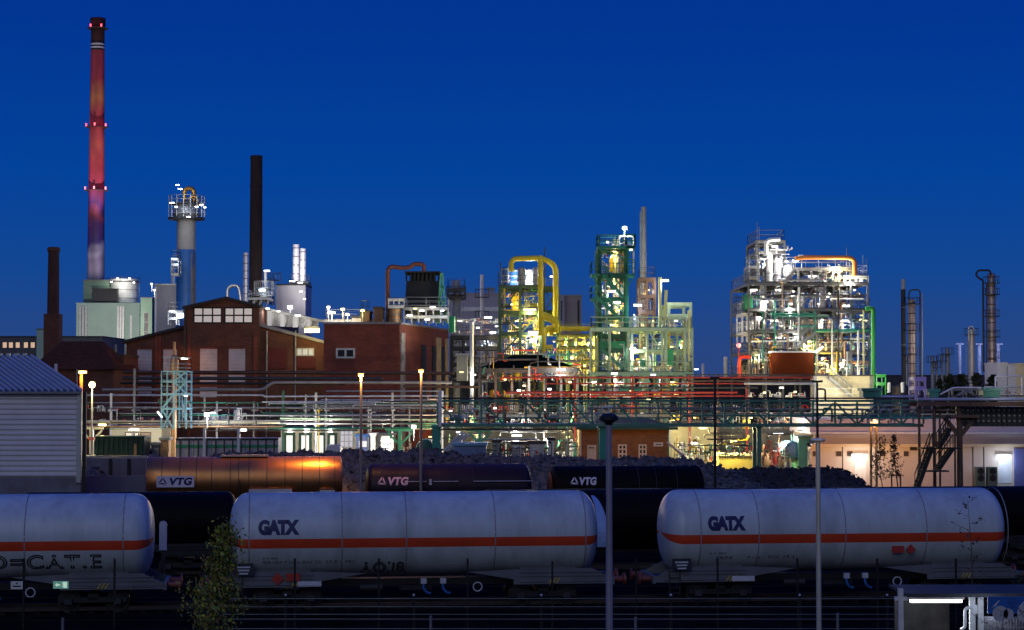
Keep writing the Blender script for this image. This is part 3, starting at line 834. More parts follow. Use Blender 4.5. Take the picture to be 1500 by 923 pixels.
MB().box(PX(1420, YS, 890), PX(1440, YS, 890), YS-.02, YS+.03, z_at(899, YS), z_at(886, YS)).build('bracket_plate', PST, sh)
bx = PX(1412, YS, 900)
MB().tube([(PX(1420, YS), YS-.1, z_at(889, YS)), (bx, YS-.1, z_at(890, YS)), (bx, YS-.1, z_at(918, YS)), (bx-.1, YS-.1, z_at(922, YS))], .035).build('downpipe', PST, sh, True)
MB().box(PX(1332, YS), PX(1415, YS), YS+1.8, YS+1.9, .6, z_at(888, YS)).build('back_panel', M('smoked_panel', (.05, .045, .045), .5, 0, .6, 3), sh)
zl = z_at(881.5, YS)
lt = MB().box(PX(1333, YS), PX(1408, YS), YS+.1, YS+.2, zl-.03, zl+.035)
lt.build('ceiling_tube', E('shelter_tube', (1, .97, .98), 7), sh)
MB().box(PX(1330, YS), PX(1411, YS), YS+.08, YS+.22, zl+.04, zl+.09).build('tube_housing', PST, sh)
for q in (1345, 1395): light((PX(q, YS), YS+.1, zl-.25), 'c', 9, .05, sh)
light((PX(1440, YS), YS-.9, zl-.05), 'c', 9, .1, sh)
ps = thing('poster_panel', 'blue poster panel with white swooshes above grey mesh, beside the shelter', 'poster', (PX(1475, 40.8), 40.8, 0))
Yp = 40.9
x0, x1 = PX(1444, Yp), PX(1530, Yp); zz0, zz1 = z_at(899, Yp), z_at(874.5, Yp)
MB().box(x0, x1, Yp, Yp+.05, zz0, zz1).build('panel', M('poster_blue', (.02, .12, .42), .4, 0, .25, 2), ps)
sw = MB()
for a, c in ((1449, 0), (1487, 1), (1506, 0)):
    xx = PX(a, Yp); w_ = .1
    sw.face([(xx, Yp-.003, zz0+.12), (xx+w_, Yp-.003, zz0+.17), (xx+w_+.09, Yp-.003, zz1-.06), (xx+.13, Yp-.003, zz1-.1)])
sw.build('swoosh', M('poster_white', (.6, .62, .68), .5, 0, .1), ps)
cl = MB()
for a, r in ((1462, .17), (1474, .11), (1500, .2)):
    xx = PX(a, Yp); cl.lathe((xx, Yp-.006, zz0+.0), (0, 1, 0), [(0, 0), (r, 0), (r, .003)], 16)
cl.build('white_blot', M('poster_white2', (.5, .5, .52), .5, 0, .2), ps)
gr = MB()
k = 0
xx = x0
while xx < x1:
    gr.box(xx, xx+.012, Yp, Yp+.012, .3, zz0-.1); xx += .06
for q in range(12): gr.box(x0, x1, Yp+.014, Yp+.022, .4+q*.3, .42+q*.3)
gr.build('mesh_grille', M('mesh_grey', (.5, .48, .5), .4, .3, .1), ps)
MB().box(x0, x1, Yp+.3, Yp+.34, .3, zz0-.1).build('backing', M('backing_grey', (.16, .15, .16), .7, 0, .3), ps)
# ---------------------------------------------------------------- builders for the plant
def pipe(label, pts, Y, wpx, mat, cat='pipe', name='pipe', group=None, bend=None, flanges=0, parent=None):
    r = W(wpx, Y)/2
    q = [P(a[0], a[1], a[2] if len(a) > 2 else Y) for a in pts]
    if parent is not None:
        return MB().tube(q, r, 10, bend).build(name, mat, parent, True)
    if not flanges:
        return MB().tube(q, r, 10, bend).build(name, mat, smooth=True, label=label, cat=cat, group=group)
    t = thing(name, label, cat, tuple(q[0]), group)
    MB().tube(q, r, 10, bend).build('pipe_run', mat, t, True)
    a, b = q[0], q[1]; d = (b-a).normalized(); L_ = (b-a).length
    for k in range(flanges):
        c = a + d*L_*(k+.5)/flanges
        MB().cyl(c-d*.08, c+d*.08, r*1.45, n=10).build('flange', mat, t, True)
    return t

def railing(x0, x1, y0, y1, z, h=1.05, r=.035, sides='fblr', step=1.6):
    mb = MB()
    def run(a, b):
        a = Vector(a); b = Vector(b); n = max(1, int((b-a).length/step))
        for i in range(n+1):
            p = a.lerp(b, i/n); mb.bar(p, p+Vector((0, 0, h)), r*1.2)
        for k in (.5, 1): mb.bar(a+Vector((0, 0, h*k)), b+Vector((0, 0, h*k)), r)
    if 'f' in sides: run((x0, y0, z), (x1, y0, z))
    if 'b' in sides: run((x0, y1, z), (x1, y1, z))
    if 'l' in sides: run((x0, y0, z), (x0, y1, z))
    if 'r' in sides: run((x1, y0, z), (x1, y1, z))
    return mb

def frame(name, label, px0, px1, levels, Y, dep, mat, bays=3, colw=.28, brace=(), rails=True, zbase=0, cat='steel frame', deckm=None, beamh=.35, over=0.0, group=None, rail_r=.035):
    """open steel tower: columns, beams, decks, braces, railings. levels: photo rows, top first"""
    x0, x1 = PX(px0, Y), PX(px1, Y)
    zs = [z_at(l, Y) for l in levels][::-1]
    root = thing(name, label, cat, ((x0+x1)/2, Y, zbase), group)
    xs = [x0 + (x1-x0)*i/bays for i in range(bays+1)]
    for x in xs:
        for y in (Y, Y+dep):
            MB().box(x-colw/2, x+colw/2, y-colw/2, y+colw/2, zbase, zs[-1]).build('column', mat, root)
    for k, z in enumerate(zs):
        b = MB()
        for y in (Y, Y+dep): b.box(x0-over, x1+over, y-colw*.36, y+colw*.36, z-beamh, z-.004)
        for x in xs: b.box(x-colw*.3, x+colw*.3, Y+colw*.4, Y+dep-colw*.4, z-beamh*.9, z-.01)
        b.build('beam', mat, root)
        if deckm is not False:
            MB().box(x0-over, x1+over, Y-.1, Y+dep+.1, z, z+.06).build('deck', deckm or DARK, root)
        if rails: railing(x0-over+.05, x1+over-.05, Y-.05, Y+dep+.05, z+.06, r=rail_r).build('guard_rail', mat, root)
    prev = [zbase] + zs[:-1]
    for (lv, bay, d) in brace:
        za, zb = prev[lv], zs[lv]-beamh
        xa, xb = xs[bay]+colw/2, xs[bay+1]-colw/2
        if d == 'x':
            MB().bar((xa, Y-.06, za), (xb, Y-.06, zb), .12).build('brace', mat, root); MB().bar((xa, Y+.06, zb), (xb, Y+.06, za), .12).build('brace', mat, root)
        elif d == 'v':
            xm_ = (xa+xb)/2
            MB().bar((xa, Y, za), (xm_, Y, zb), .14).build('brace', mat, root); MB().bar((xm_, Y, zb), (xb, Y, za), .14).build('brace', mat, root)
        elif d == '/': MB().bar((xa, Y, za), (xb, Y, zb), .14).build('brace', mat, root)
        else: MB().bar((xa, Y, zb), (xb, Y, za), .14).build('brace', mat, root)
    root['_x'] = (x0, x1); root['_z'] = [zbase] + zs
    return root

def vessel(label, px, ytop, ybot, wpx, Y, mat, name='process_column', cat='process column', rings=(), ringm=None, ladder=0, dome=.5, group=None, bands=0, skirt=True, taper=None, bandm=None, n=16):
    r = W(wpx, Y)/2
    x = PX(px, Y); zt, zb = z_at(ytop, Y), (z_at(ybot, Y) if ybot else 0)
    t = thing(name, label, cat, (x, Y, zb), group)
    r2 = r if taper is None else W(taper, Y)/2
    prof = [(0, 0), (r, 0)] + [(r2, (zt-zb)-r2*dome)] + [(r2*cos(a), (zt-zb)-r2*dome+r2*dome*sin(a)) for a in (pi/8, pi/4, 3*pi/8)] + [(0, zt-zb)]
    MB().lathe((x, Y, zb), (0, 0, 1), prof, n).build('shell', mat, t, True)
    for ry in rings:
        z = z_at(ry, Y)
        rr = r*1.0; q = MB()
        q.lathe((x, Y, z), (0, 0, 1), [(rr+.01, 0), (rr+.75, 0), (rr+.75, .08), (rr+.01, .08)], 16)
        for k in range(12):
            a = 2*pi*k/12; q.bar((x+(rr+.7)*cos(a), Y+(rr+.7)*sin(a), z+.08), (x+(rr+.7)*cos(a), Y+(rr+.7)*sin(a), z+1.1), .05)
        q.lathe((x, Y, z+1.1), (0, 0, 1), [(rr+.67, 0), (rr+.73, 0), (rr+.73, .06), (rr+.67, .06)], 16)
        q.build('platform', ringm or DARK, t)
    for k in range(bands):
        z = zb + (zt-zb)*(k+.5)/bands; rb = r + (r2-r)*(k+.5)/bands
        MB().lathe((x, Y, z), (0, 0, 1), [(rb, 0), (rb+.05, 0), (rb+.05, .14), (rb, .14)], n).build('band', bandm or GREY, t, True)
    if ladder:
        lx = x + ladder*(r+.18); q = MB()
        q.bar((lx-.2, Y-.1, zb), (lx-.2, Y-.1, zt-.5), .05); q.bar((lx+.2, Y-.1, zb), (lx+.2, Y-.1, zt-.5), .05)
        zz = zb+.3
        while zz < zt-.6: q.bar((lx-.2, Y-.1, zz), (lx+.2, Y-.1, zz), .04); zz += .5
        q.build('ladder', GREY, t)
    return t

def drum(label, c, L_, r, mat, name='drum', cat='drum', axis=0, group=None):
    t = thing(name, label, cat, (c[0], c[1], c[2]-r), group)
    d = Vector((1, 0, 0)) if axis == 0 else Vector((0, 1, 0))
    o = Vector(c) - d*(L_/2)
    MB().lathe(o, d, [(0, 0), (r*.6, .08*r), (r*.92, .25*r), (r, .5*r), (r, L_-.5*r), (r*.92, L_-.25*r), (r*.6, L_-.08*r), (0, L_)], 12).build('shell', mat, t, True)
    for s in (-.3, .3):
        q = Vector(c) + d*(L_*s)
        MB().box(q.x-.12, q.x+.12, q.y-r*.6, q.y+r*.6, q.z-r-.25, q.z-r*.7).build('saddle', GREY, t)
    return t

def house(name, label, px0, px1, ytop, ybot, Y, dep, wallm, roofm=None, cat='building', windows=(), parapet=True, group=None, rise=0):
    x0, x1 = PX(px0, Y), PX(px1, Y); zt = z_at(ytop, Y); zb = z_at(ybot, Y) if ybot else 0
    t = thing(name, label, cat, ((x0+x1)/2, Y, zb), group)
    MB().box(x0, x1, Y, Y+dep, zb, zt).build('wall', wallm, t)
    MB().box(x0-.1, x1+.1, Y-.1, Y+dep+.1, zt+.002, zt+.22).build('roof', roofm or DCONC, t)
    for wi in windows: window(t, Y, *wi)
    return t

def window(t, Y, px0, px1, ya, yb, pane, frm, nx=2, ny=1, name='window', bar_=.07, proud=.05):
    x0, x1, z1, z0 = PX(px0, Y), PX(px1, Y), z_at(ya, Y), z_at(yb, Y)
    f = MB(); y0, y1 = Y-proud, Y-.003
    f.box(x0, x1, y0, y1, z0, z0+bar_); f.box(x0, x1, y0, y1, z1-bar_, z1)
    f.box(x0, x0+bar_, y0, y1, z0+bar_, z1-bar_); f.box(x1-bar_, x1, y0, y1, z0+bar_, z1-bar_)
    for i in range(1, nx):
        x = x0+(x1-x0)*i/nx; f.box(x-bar_/2, x+bar_/2, y0+.004, y1, z0+bar_, z1-bar_)
    for j in range(1, ny):
        z = z0+(z1-z0)*j/ny; f.box(x0+bar_, x1-bar_, y0+.008, y1, z-bar_/2, z+bar_/2)
    fr = f.build(name, frm, t)
    MB().box(x0+bar_*.6, x1-bar_*.6, Y-.022, Y-.006, z0+bar_*.6, z1-bar_*.6).build('pane', pane, fr)
    return fr

LS = .35
# ================================================================ LEFT SIDE
# big painted chimney, 500 m away
YC = 500
def chimney_mat():
    m = bpy.data.materials.new('painted_chimney_artwork'); m.use_nodes = True
    nt = m.node_tree; N = nt.nodes; L = nt.links; b = N['Principled BSDF']; b.inputs['Roughness'].default_value = .6
    tc = N.new('ShaderNodeTexCoord'); sp = N.new('ShaderNodeSeparateXYZ'); L.new(tc.outputs['Object'], sp.inputs[0])
    nz = N.new('ShaderNodeTexNoise'); nz.inputs['Scale'].default_value = .16; nz.inputs['Detail'].default_value = 2; L.new(tc.outputs['Object'], nz.inputs['Vector'])
    ma = N.new('ShaderNodeMath'); ma.operation = 'MULTIPLY_ADD'; ma.inputs[1].default_value = 9; L.new(nz.outputs['Fac'], ma.inputs[0]); L.new(sp.outputs['Z'], ma.inputs[2])
    dv = N.new('ShaderNodeMath'); dv.operation = 'DIVIDE'; dv.inputs[1].default_value = 106; L.new(ma.outputs[0], dv.inputs[0])
    rp = N.new('ShaderNodeValToRGB'); L.new(dv.outputs[0], rp.inputs['Fac']); cr = rp.color_ramp; cr.interpolation = 'LINEAR'
    cr.elements[0].position = 0; cr.elements[0].color = (.42, .40, .50, 1)
    cr.elements[1].position = 1; cr.elements[1].color = (.46, .055, .08, 1)
    for p_, c in ((.40, (.42, .40, .50)), (.43, (.34, .30, .45)), (.45, (.52, .5, .62)), (.475, (.06, .04, .20)), (.53, (.12, .04, .20)), (.555, (.40, .08, .12)), (.575, (.10, .04, .20)), (.63, (.40, .05, .10)), (.67, (.46, .055, .075)), (.72, (.62, .12, .10)), (.79, (.52, .065, .09)), (.84, (.70, .26, .09)), (.88, (.50, .06, .085))):
        e = cr.elements.new(p_); e.color = (*c, 1)
    wv = N.new('ShaderNodeTexWave'); wv.inputs['Scale'].default_value = .11; wv.inputs['Distortion'].default_value = 5; wv.inputs['Detail'].default_value = 2; L.new(tc.outputs['Object'], wv.inputs['Vector'])
    mx = N.new('ShaderNodeMix'); mx.data_type = 'RGBA'; mx.blend_type = 'MULTIPLY'; mx.inputs['Factor'].default_value = .4
    L.new(rp.outputs['Color'], mx.inputs['A']); L.new(wv.outputs['Color'], mx.inputs['B']); L.new(mx.outputs['Result'], b.inputs['Base Color'])
    return m
xc = PX(139, YC)
ch = thing('painted_chimney', 'very tall red painted chimney with dark crown, black and white rings and red beacons', 'chimney', (xc, YC, 0))
za, zb = z_at(74, YC), z_at(27, YC); rb_, rt_ = W(29, YC)/2, W(19.5, YC)/2
rat = lambda z: rb_ + (rt_-rb_)*min(1, max(0, z/zb))**.9
MB().lathe((xc, YC, 0), (0, 0, 1), [(rat(z), z) for z in [za*i/14 for i in range(15)]], 28).build('shaft', chimney_mat(), ch, True)
z1, z2 = z_at(74, YC), z_at(62, YC)
for k in range(5):
    a, b_ = z1+(z2-z1)*k/5, z1+(z2-z1)*(k+1)/5
    MB().lathe((xc, YC, 0), (0, 0, 1), [(rat(a)+.02, a), (rat(b_)+.02, b_)], 28).build('ring', WHITE if k % 2 else BLACK, ch, True)
CRN = M('chimney_crown', (.06, .02, .016), .8, 0, .3, .4)
MB().lathe((xc, YC, 0), (0, 0, 1), [(rt_+.02, z2), (rt_+.03, zb-2.2), (rt_+.25, zb-2.0), (rt_+.25, zb), (rt_-.3, zb), (rt_-.3, zb-3), (0, zb-3)], 28).build('crown', CRN, ch, True)
for py, n_ in ((38, 2), (182.5, 3), (275, 3)):
    z = z_at(py, YC); r = rat(z)
    MB().lathe((xc, YC, z-.8), (0, 0, 1), [(r+.01, 0), (r+1.0, 0), (r+1.0, .15), (r+.01, .15)], 24).build('gallery', DARK, ch)
    for k in range(n_):
        a = -pi/2 + (k-(n_-1)/2)*1.1
        bx_, by_ = xc+(r+.9)*cos(a), YC+(r+.9)*sin(a)
        MB().cyl((bx_, by_, z-.6), (bx_, by_, z+.1), .22, n=8).build('beacon', TR, ch, True)
        light((bx_+.4*cos(a), by_-.6, z), 'r', 50, .2, ch)
for px, py, e in ((118, 420, 60000), (165, 404, 60000)):
    pass
LS = 1.0
# floodlights washing the chimney from the boiler house roof
for px, py, lab in ((129, 436, 'small floodlight behind the left end of the green block, aimed up the chimney'), (150, 403, 'small floodlight behind the right end of the green block, aimed up the chimney')):
    p = P(px, 412, 481); t = thing('floodlight', lab, 'lamp', tuple(p))
    MB().box(p.x-.4, p.x+.4, p.y, p.y+.5, p.z-.3, p.z+.3).build('housing', GREY, t)
    MB().box(p.x-.05, p.x+.05, p.y+.2, p.y+.3, p.z-3, p.z-.3).build('stem', GREY, t)
    spot(p+Vector((0, .9, .5)), (xc, YC, 84), (1, .70, .70), 44000, 46, t)
    spot(p+Vector((0, .9, .5)), (xc, YC, 50), (1, .8, .8), 3000, 70, t)

LS = .35
BRK = brick('dark_brick', (.20, .066, .040), (.10, .07, .06))
BRK2 = brick('red_brick', (.34, .074, .040), (.13, .08, .07))
BRK3 = brick('orange_brick', (.40, .17, .06), (.28, .2, .12))
# slim brick stack
Y = 300
vessel('short dark brick chimney at the far left with an octagonal plinth', 77, 362, None, 21, Y, brick('stack_brick', (.12, .045, .032), (.08, .05, .05)), 'brick_chimney', 'chimney', dome=.02, taper=16, bands=0)
t = [o for o in bpy.data.objects if o.name == 'brick_chimney'][0]
x = PX(77, Y); z = z_at(460, Y)
MB().box(x-1.2, x+1.2, Y-1.2, Y+1.2, 0, z).build('plinth', BRK, t)
MB().lathe((x, Y, z_at(369, Y)), (0, 0, 1), [(.86, 0), (1.02, .1), (1.02, .55), (.86, .7)], 16).build('collar', BRK, t)
vessel('tall black brick chimney behind the brick hall', 374, 228, None, 23, 300, M('sooty_brick', (.055, .032, .024), .9, 0, .3, .6, .2), 'brick_chimney', 'chimney', dome=.02, taper=17.5, bands=0, n=20)
t = bpy.data.objects['brick_chimney.001']; x = PX(374, 300); z = z_at(229, 300)
for k in range(2): MB().lathe((x, 300, z-.5-k*4.5), (0, 0, 1), [(.95, 0), (1.0, .05), (1.0, .4), (.95, .45)], 20).build('collar', M('sooty_brick'), t, True)

# boiler block
MINT = M('mint_cladding', (.36, .50, .42), .6, 0, .08, .3)
MINT2 = M('green_grey_cladding', (.12, .20, .15), .6, 0, .1, .3)
def ribbed(x0, x1, y, z0, z1, n, mat, parent, d=.25):
    for i in range(n):
        x = x0+(x1-x0)*(i+.5)/n
        MB().box(x-d/2, x+d/2, y-d, y-.003, z0, z1).build('rib', mat, parent)
t = house('boiler_house', 'mint green windowless boiler house in front of the painted chimney', 111, 204, 445, None, 460, 26, MINT, MINT, 'industrial building')
for a, b_ in ((115, 128), (171, 182)): ribbed(PX(a, 460), PX(b_, 460), 460, 0, z_at(448, 460), 3, PALE, t, .5)
light((PX(150, 430), 425, 22), 'w', 62000, 1, t)  # added fill light with no fitting, brightens the mint front
MB().box(PX(190, 460), PX(193, 460), 459.8, 459.99, z_at(500, 460), z_at(462, 460)).build('door_strip', WHITE, t)
house('upper_boiler_block', 'dull green upper block standing on the mint boiler house roof', 121, 158, 411, 443, 466, 12, MINT2, DCONC, 'industrial building')
house('duct_house', 'dark plant room with ducts between the green block and the white tank', 134, 170, 424, 443.5, 463, 2, DARK, DARK, 'industrial building')
vessel('white domed tank with railing lights beside the painted chimney foot', 180, 407, 444, 42, 470, M('tank_white', (.6, .62, .62), .5, 0, .15, .5), 'storage_tank', 'tank', rings=(414,), ladder=1, dome=.12, bands=3)
for px, py in ((163, 413), (172, 408), (181, 410), (190, 408), (196, 414)):
    tube_lamp(px, py, 464, 'w', 500, 'bright strip lamp on the rim of the white domed tank', 3, group='rim lamps of the white domed tank', thick=.25)
house('green_service_block', 'narrow dull green service block right of the boiler house', 205, 222, 437, None, 440, 15, MINT2, DCONC, 'industrial building', windows=((210, 217, 458, 500, DARK, GREY, 1, 3),))
t = house('cooler_house', 'pale grey tall block left of the blue banded tower', 226, 259, 418, None, 290, 12, M('grey_block', (.34, .34, .38), .6, 0, .1, .4), STEEL, 'industrial building')
MB().box(PX(226, 290), PX(229, 290), 289.8, 289.99, 0, z_at(420, 290)).build('corner_trim', WHITE, t)
for k in range(2):
    flood(222+k*4, 416+k*9, 285, 'w', 300, 'small bright lamp at the left edge of the pale grey block', group='lamps on the pale grey block')
vessel('slim white stack behind the pale grey block', 252, 380, 418, 5, 296, WHITE, 'vent_stack', 'chimney', dome=.1)
# far low building with lit windows behind the shed
t = house('office_building', 'long low dark building with warm lit windows behind the shed roof', -20, 150, 494, None, 350, 20, DCONC, DARK, 'building')
for a in (3, 12, 22, 34, 44): window(t, 350, a, a+7, 501, 510, E('window_glow', (1, .62, .3), .55), DARK, 1, 1)
house('gable_extension', 'little mint roofed annex left of the slim brick chimney', 53, 68, 483, None, 345, 8, MINT, MINT2, 'building')
# hipped brick house
Y = 200
t = thing('hipped_house', 'dark brick house with a hipped brown roof beyond the shed', 'house', (PX(105, Y), Y, 0))
x0, x1 = PX(50, Y), PX(166, Y); ze = z_at(541, Y); zr = z_at(498, Y)
MB().box(x0, x1, Y, Y+12, 0, ze).build('wall', BRK, t)
ROOF = M('brown_tiles', (.11, .045, .03), .9, 0, .3, 2, .3, spec=0)
r = MB(); a = (x0-.4, Y-.4, ze); b_ = (x1+.4, Y-.4, ze); c = (x1+.4, Y+12.4, ze); d = (x0-.4, Y+12.4, ze); e = (PX(70, Y), Y+6, zr); f = (PX(132, Y), Y+6, zr)
r.face([a, b_, f, e]); r.face([c, d, e, f]); r.face([d, a, e]); r.face([b_, c, f]); r.face([a, d, c, b_])
r.build('roof', ROOF, t)
MB().cyl((PX(114, Y), Y-.4, ze), (PX(114, Y), Y-.4, 0), .07).build('downpipe', STEEL, t, True)
house('brick_annex', 'small dark brick annex between the hipped house and the brick hall', 150, 181, 522, None, 206, 8, BRK, DARK, 'building', windows=((154, 162, 528, 538, GREY, WHITE, 2, 1), (168, 174, 526, 534, GREY, WHITE, 1, 2)))
for px, py, lab in ((160, 510, 'roof vent with a dark cowl on the brick annex, left one'), (169, 505, 'roof vent with a dark cowl on the brick annex, tall one')):
    vessel(lab, px, py, 522, 3.5, 208, GREY, 'roof_vent', 'vent', dome=.2)

# blue banded tower
Y = 270
x = PX(272.5, Y, 400)
tw = thing('banded_tower', 'round concrete tower, grey above and blue below, with a lit crown of pipes', 'tower', (x, Y, 0))
r0, r1 = W(28, Y)/2, W(29.5, Y)/2
zt, zm = z_at(322, Y), z_at(366, Y)
MB().lathe((x, Y, 0), (0, 0, 1), [(r1, 0), (r0, zm)], 24).build('lower_shaft', M('tower_blue', (.02, .13, .42), .55, 0, .3, .4), tw, True)
MB().lathe((x, Y, 0), (0, 0, 1), [(r0, zm), (r0*.97, zt), (r0*1.5, zt+.8), (0, zt+.8)], 24).build('upper_shaft', M('tower_concrete', (.32, .30, .28), .8, 0, .12, .4), tw, True)
light(P(262, 430, 250), 'w', 9000, .5, tw)  # unseen light added to brighten the tower shaft
# grey flank panel running down its right side
q = MB()
for k in range(6):
    a0, a1 = radians(-52+k*11), radians(-41+k*11)
    q.face([(x+(r1+.03)*cos(a0), Y+(r1+.03)*sin(a0), 0), (x+(r1+.03)*cos(a1), Y+(r1+.03)*sin(a1), 0), (x+(r0+.03)*cos(a1), Y+(r0+.03)*sin(a1), zm-2*(k % 2)), (x+(r0+.03)*cos(a0), Y+(r0+.03)*sin(a0), zm-2*(k % 2)-1)])
q.build('grey_flank', M('tower_flank', (.20, .19, .2), .7, 0, .3, .5), tw)
zp = z_at(320, Y); zq = z_at(300, Y)
MB().lathe((x, Y, zp-.2), (0, 0, 1), [(r0*.9, 0), (W(27, Y), 0), (W(27, Y), .3), (r0*.9, .3)], 20).build('lower_gallery', DARK, tw)
MB().lathe((x, Y, zq), (0, 0, 1), [(.4, 0), (W(26, Y), 0), (W(26, Y), .2), (.4, .2)], 20).build('upper_gallery', DARK, tw)
R_ = W(26, Y)
q = MB()
for k in range(16):
    a = 2*pi*k/16; q.bar((x+R_*cos(a), Y+R_*sin(a), zp), (x+R_*cos(a), Y+R_*sin(a), zq+1.2), .08)
for zz in (zp+.6, zp+1.2, zq+.6, zq+1.2):
    q.lathe((x, Y, zz), (0, 0, 1), [(R_-.04, 0), (R_+.04, 0), (R_+.04, .07), (R_-.04, .07)], 20)
q.build('guard_rail', STEEL, tw)
MB().lathe((x, Y, zp+.1), (0, 0, 1), [(0, 0), (1.7, 0), (1.9, 1.2), (1.3, 2.2), (0, 2.4)], 16).build('crown_vessel', STEEL, tw, True)
GOLD = M('gold_cladding', (.75, .40, .10), .35, .75, .2, 2)
for px, lab in ((273, 'gold clad pipe loop standing on the banded tower, left one'), (282, 'gold clad pipe loop standing on the banded tower, right one')):
    pass
g1 = MB().tube([P(270, 300, Y-.6), P(270, 276, Y-.6), P(284, 276, Y-.2), P(284, 302, Y)], W(7, Y)/2, 10, 1.2); g1.build('gold_pipe', GOLD, tw, True)
MB().tube([P(277, 302, Y-1.2), P(277, 288, Y-1.2), P(290, 288, Y-1), P(290, 302, Y-1)], W(4, Y)/2, 8, .8).build('gold_pipe', GOLD, tw, True)
for k, (a, b_) in enumerate(((252, 300), (300, 288), (262, 285))):
    MB().tube([P(a, 318, Y-1), P(a, b_, Y-1)], .06).build('mast', STEEL, tw)
for px, py, wv in ((260, 271, 6), (264, 277, 7), (252, 297, 8), (258, 303, 5), (295, 300, 6), (300, 304, 4), (288, 303, 5), (276, 318, 6)):
    tube_lamp(px, py, 264, 'c', 260, 'small bright strip lamp on the crown of the banded tower', wv, group='crown lamps of the banded tower', thick=.12)
frame('ladder_cage', 'little lit balcony hung on the left flank of the banded tower', 250, 260, (378, 386, 400), 266, 2, STEEL, 1, .12, cat='balcony', zbase=z_at(402, 266))
tube_lamp(255, 379, 265, 'c', 200, 'strip lamp on the little balcony of the banded tower', 9)
frame('ladder_cage', 'lit stair cage at the foot of the banded tower above the hall roof', 246, 258, (455, 465), 262, 2, STEEL, 1, .15, cat='balcony', zbase=z_at(476, 262))
tube_lamp(264, 462, 262, 'c', 500, 'bright bluish lamp box at the banded tower foot', 10, thick=.7)
tube_lamp(252, 456, 261, 'c', 200, 'bluish strip lamp over the stair cage at the tower foot', 9)

# striped stacks
SIL = M('silver_white_cladding', (.66, .64, .70), .35, .3, .1, 1)
for px, a, w_, lab in ((433, 358, 9.5, 'pale banded stack, the taller of the pair behind the hall'), (443, 364, 9, 'pale banded stack, the shorter of the pair behind the hall'), (359, 370, 8, 'dim pale banded stack just left of the black chimney')):
    vessel(lab, px, a, 470, w_, 330 if px > 400 else 345, SIL, 'banded_stack', 'chimney', dome=.05, bands=9, bandm=M('band_dark', (.2, .14, .16), .5, .3, .2))
light(P(424, 405, 322), 'w', 13000, .3, bpy.data.objects['banded_stack'])  # this and the next: lights added to whiten the stacks, no fittings
light(P(450, 380, 318), 'c', 9000, .3, bpy.data.objects['banded_stack'])
t = house('filter_house', 'white filter house with lit flank below the pale banded stacks', 404, 447, 418, None, 300, 9, M('lavender_white', (.55, .53, .60), .55, 0, .1, .4), DARK, 'industrial building')
frame('roof_gallery', 'lit gallery around the foot of the pale banded stacks', 424, 450, (412, 420), 310, 5, STEEL, 2, .2, cat='gallery', zbase=z_at(425, 310))
for px, py, w_ in ((428, 412, 9), (440, 414, 8), (446, 438, 4), (441, 427, 5)): tube_lamp(px, py, 298, 'w', 170, 'strip lamp on the filter house gallery', w_, group='filter house lamps', thick=.15)
vessel('bright white cyclone with a wide brim right of the black chimney', 386, 420, 443, 15, 292, WHITE, 'cyclone', 'cyclone', rings=(423, 433), dome=.3, ringm=STEEL)
vessel('navy blue hopper tower between the cyclone and the filter house', 398, 403, 446, 13, 296, BLUE, 'hopper', 'hopper', taper=8, dome=.3, rings=(411,))
vessel('thin white pipe stack standing on the cyclone', 388, 396, 420, 4, 293, WHITE, 'vent_stack', 'chimney', dome=.2)
tube_lamp(391, 397, 290, 'w', 700, 'bright lamp above the white cyclone', 9, thick=.2)
tube_lamp(384, 425, 288, 'c', 700, 'bright bluish lamp on the white cyclone', 10, thick=.3)
frame('roof_gallery', 'white railing gallery on the hall roof beside the black chimney foot', 362, 392, (436,), 285, 6, STEEL, 3, .15, cat='gallery', zbase=z_at(446, 285))
pipe('silver ring shaped duct bend on the hall roof left of the black chimney', [(334, 446), (333, 420), (350, 417), (354, 446)], 262, 4.5, STEEL, 'duct', 'duct_bend', bend=1.4)
flood(425, 450, 255, 'w', 500, 'slanted bright floodlight in front of the filter house', s=.7)

# ---------------------------------------------------------------- brick hall with raised middle
Y = 215
hall = thing('brick_hall', 'long dark brick works hall with a raised gable and lit upper windows', 'industrial building', (PX(320, Y), Y, 0))
X_ = lambda a: PX(a, Y); Z_ = lambda b: z_at(b, Y)
D = 40
MB().prism([(X_(270), 0), (X_(379), 0), (X_(379), Z_(451)), (X_(331), Z_(438.5)), (X_(270), Z_(452))], Y, Y+D).build('middle_wall', BRK, hall)
MB().prism([(X_(182), 0), (X_(270)-.01, 0), (X_(270)-.01, Z_(480)), (X_(182), Z_(502))], Y+.6, Y+D).build('left_aisle_wall', BRK, hall)
MB().prism([(X_(379)+.01, 0), (X_(474), 0), (X_(474), Z_(502)), (X_(379)+.01, Z_(478))], Y+.6, Y+D).build('right_aisle_wall', BRK, hall)
def roof(pts, y0, y1, th, nm, m_):
    mb = MB(); (xa, za), (xb, zb) = pts
    mb.prism([(xa, za), (xb, zb), (xb, zb+th), (xa, za+th)], y0, y1); mb.build(nm, m_, hall)
RF = M('dark_roof_felt', (.03, .03, .035), .8, 0, .2, 1); RL = M('light_roof_edge', (.25, .24, .26), .6, .2, .2, 1)
roof([(X_(267), Z_(453)+.01), (X_(331), Z_(438.5)+.01)], Y-.4, Y+D, .3, 'roof', RF)
roof([(X_(331)+.002, Z_(438.5)+.01), (X_(382), Z_(451)-.03+.01)], Y-.4, Y+D, .3, 'roof', RF)
roof([(X_(177), Z_(503)), (X_(270)-.02, Z_(480)+.01)], Y+.2, Y+D, .3, 'aisle_roof', RF)
roof([(X_(379)+.02, Z_(478)+.01), (X_(478), Z_(503)-.1)], Y+.2, Y+D, .35, 'aisle_roof', RL)
LITW = E('hall_window_lit', (1, .86, .72), .27)
LITW2 = M('hall_window_grey', (.42, .42, .46), .5, 0, .3, 1)
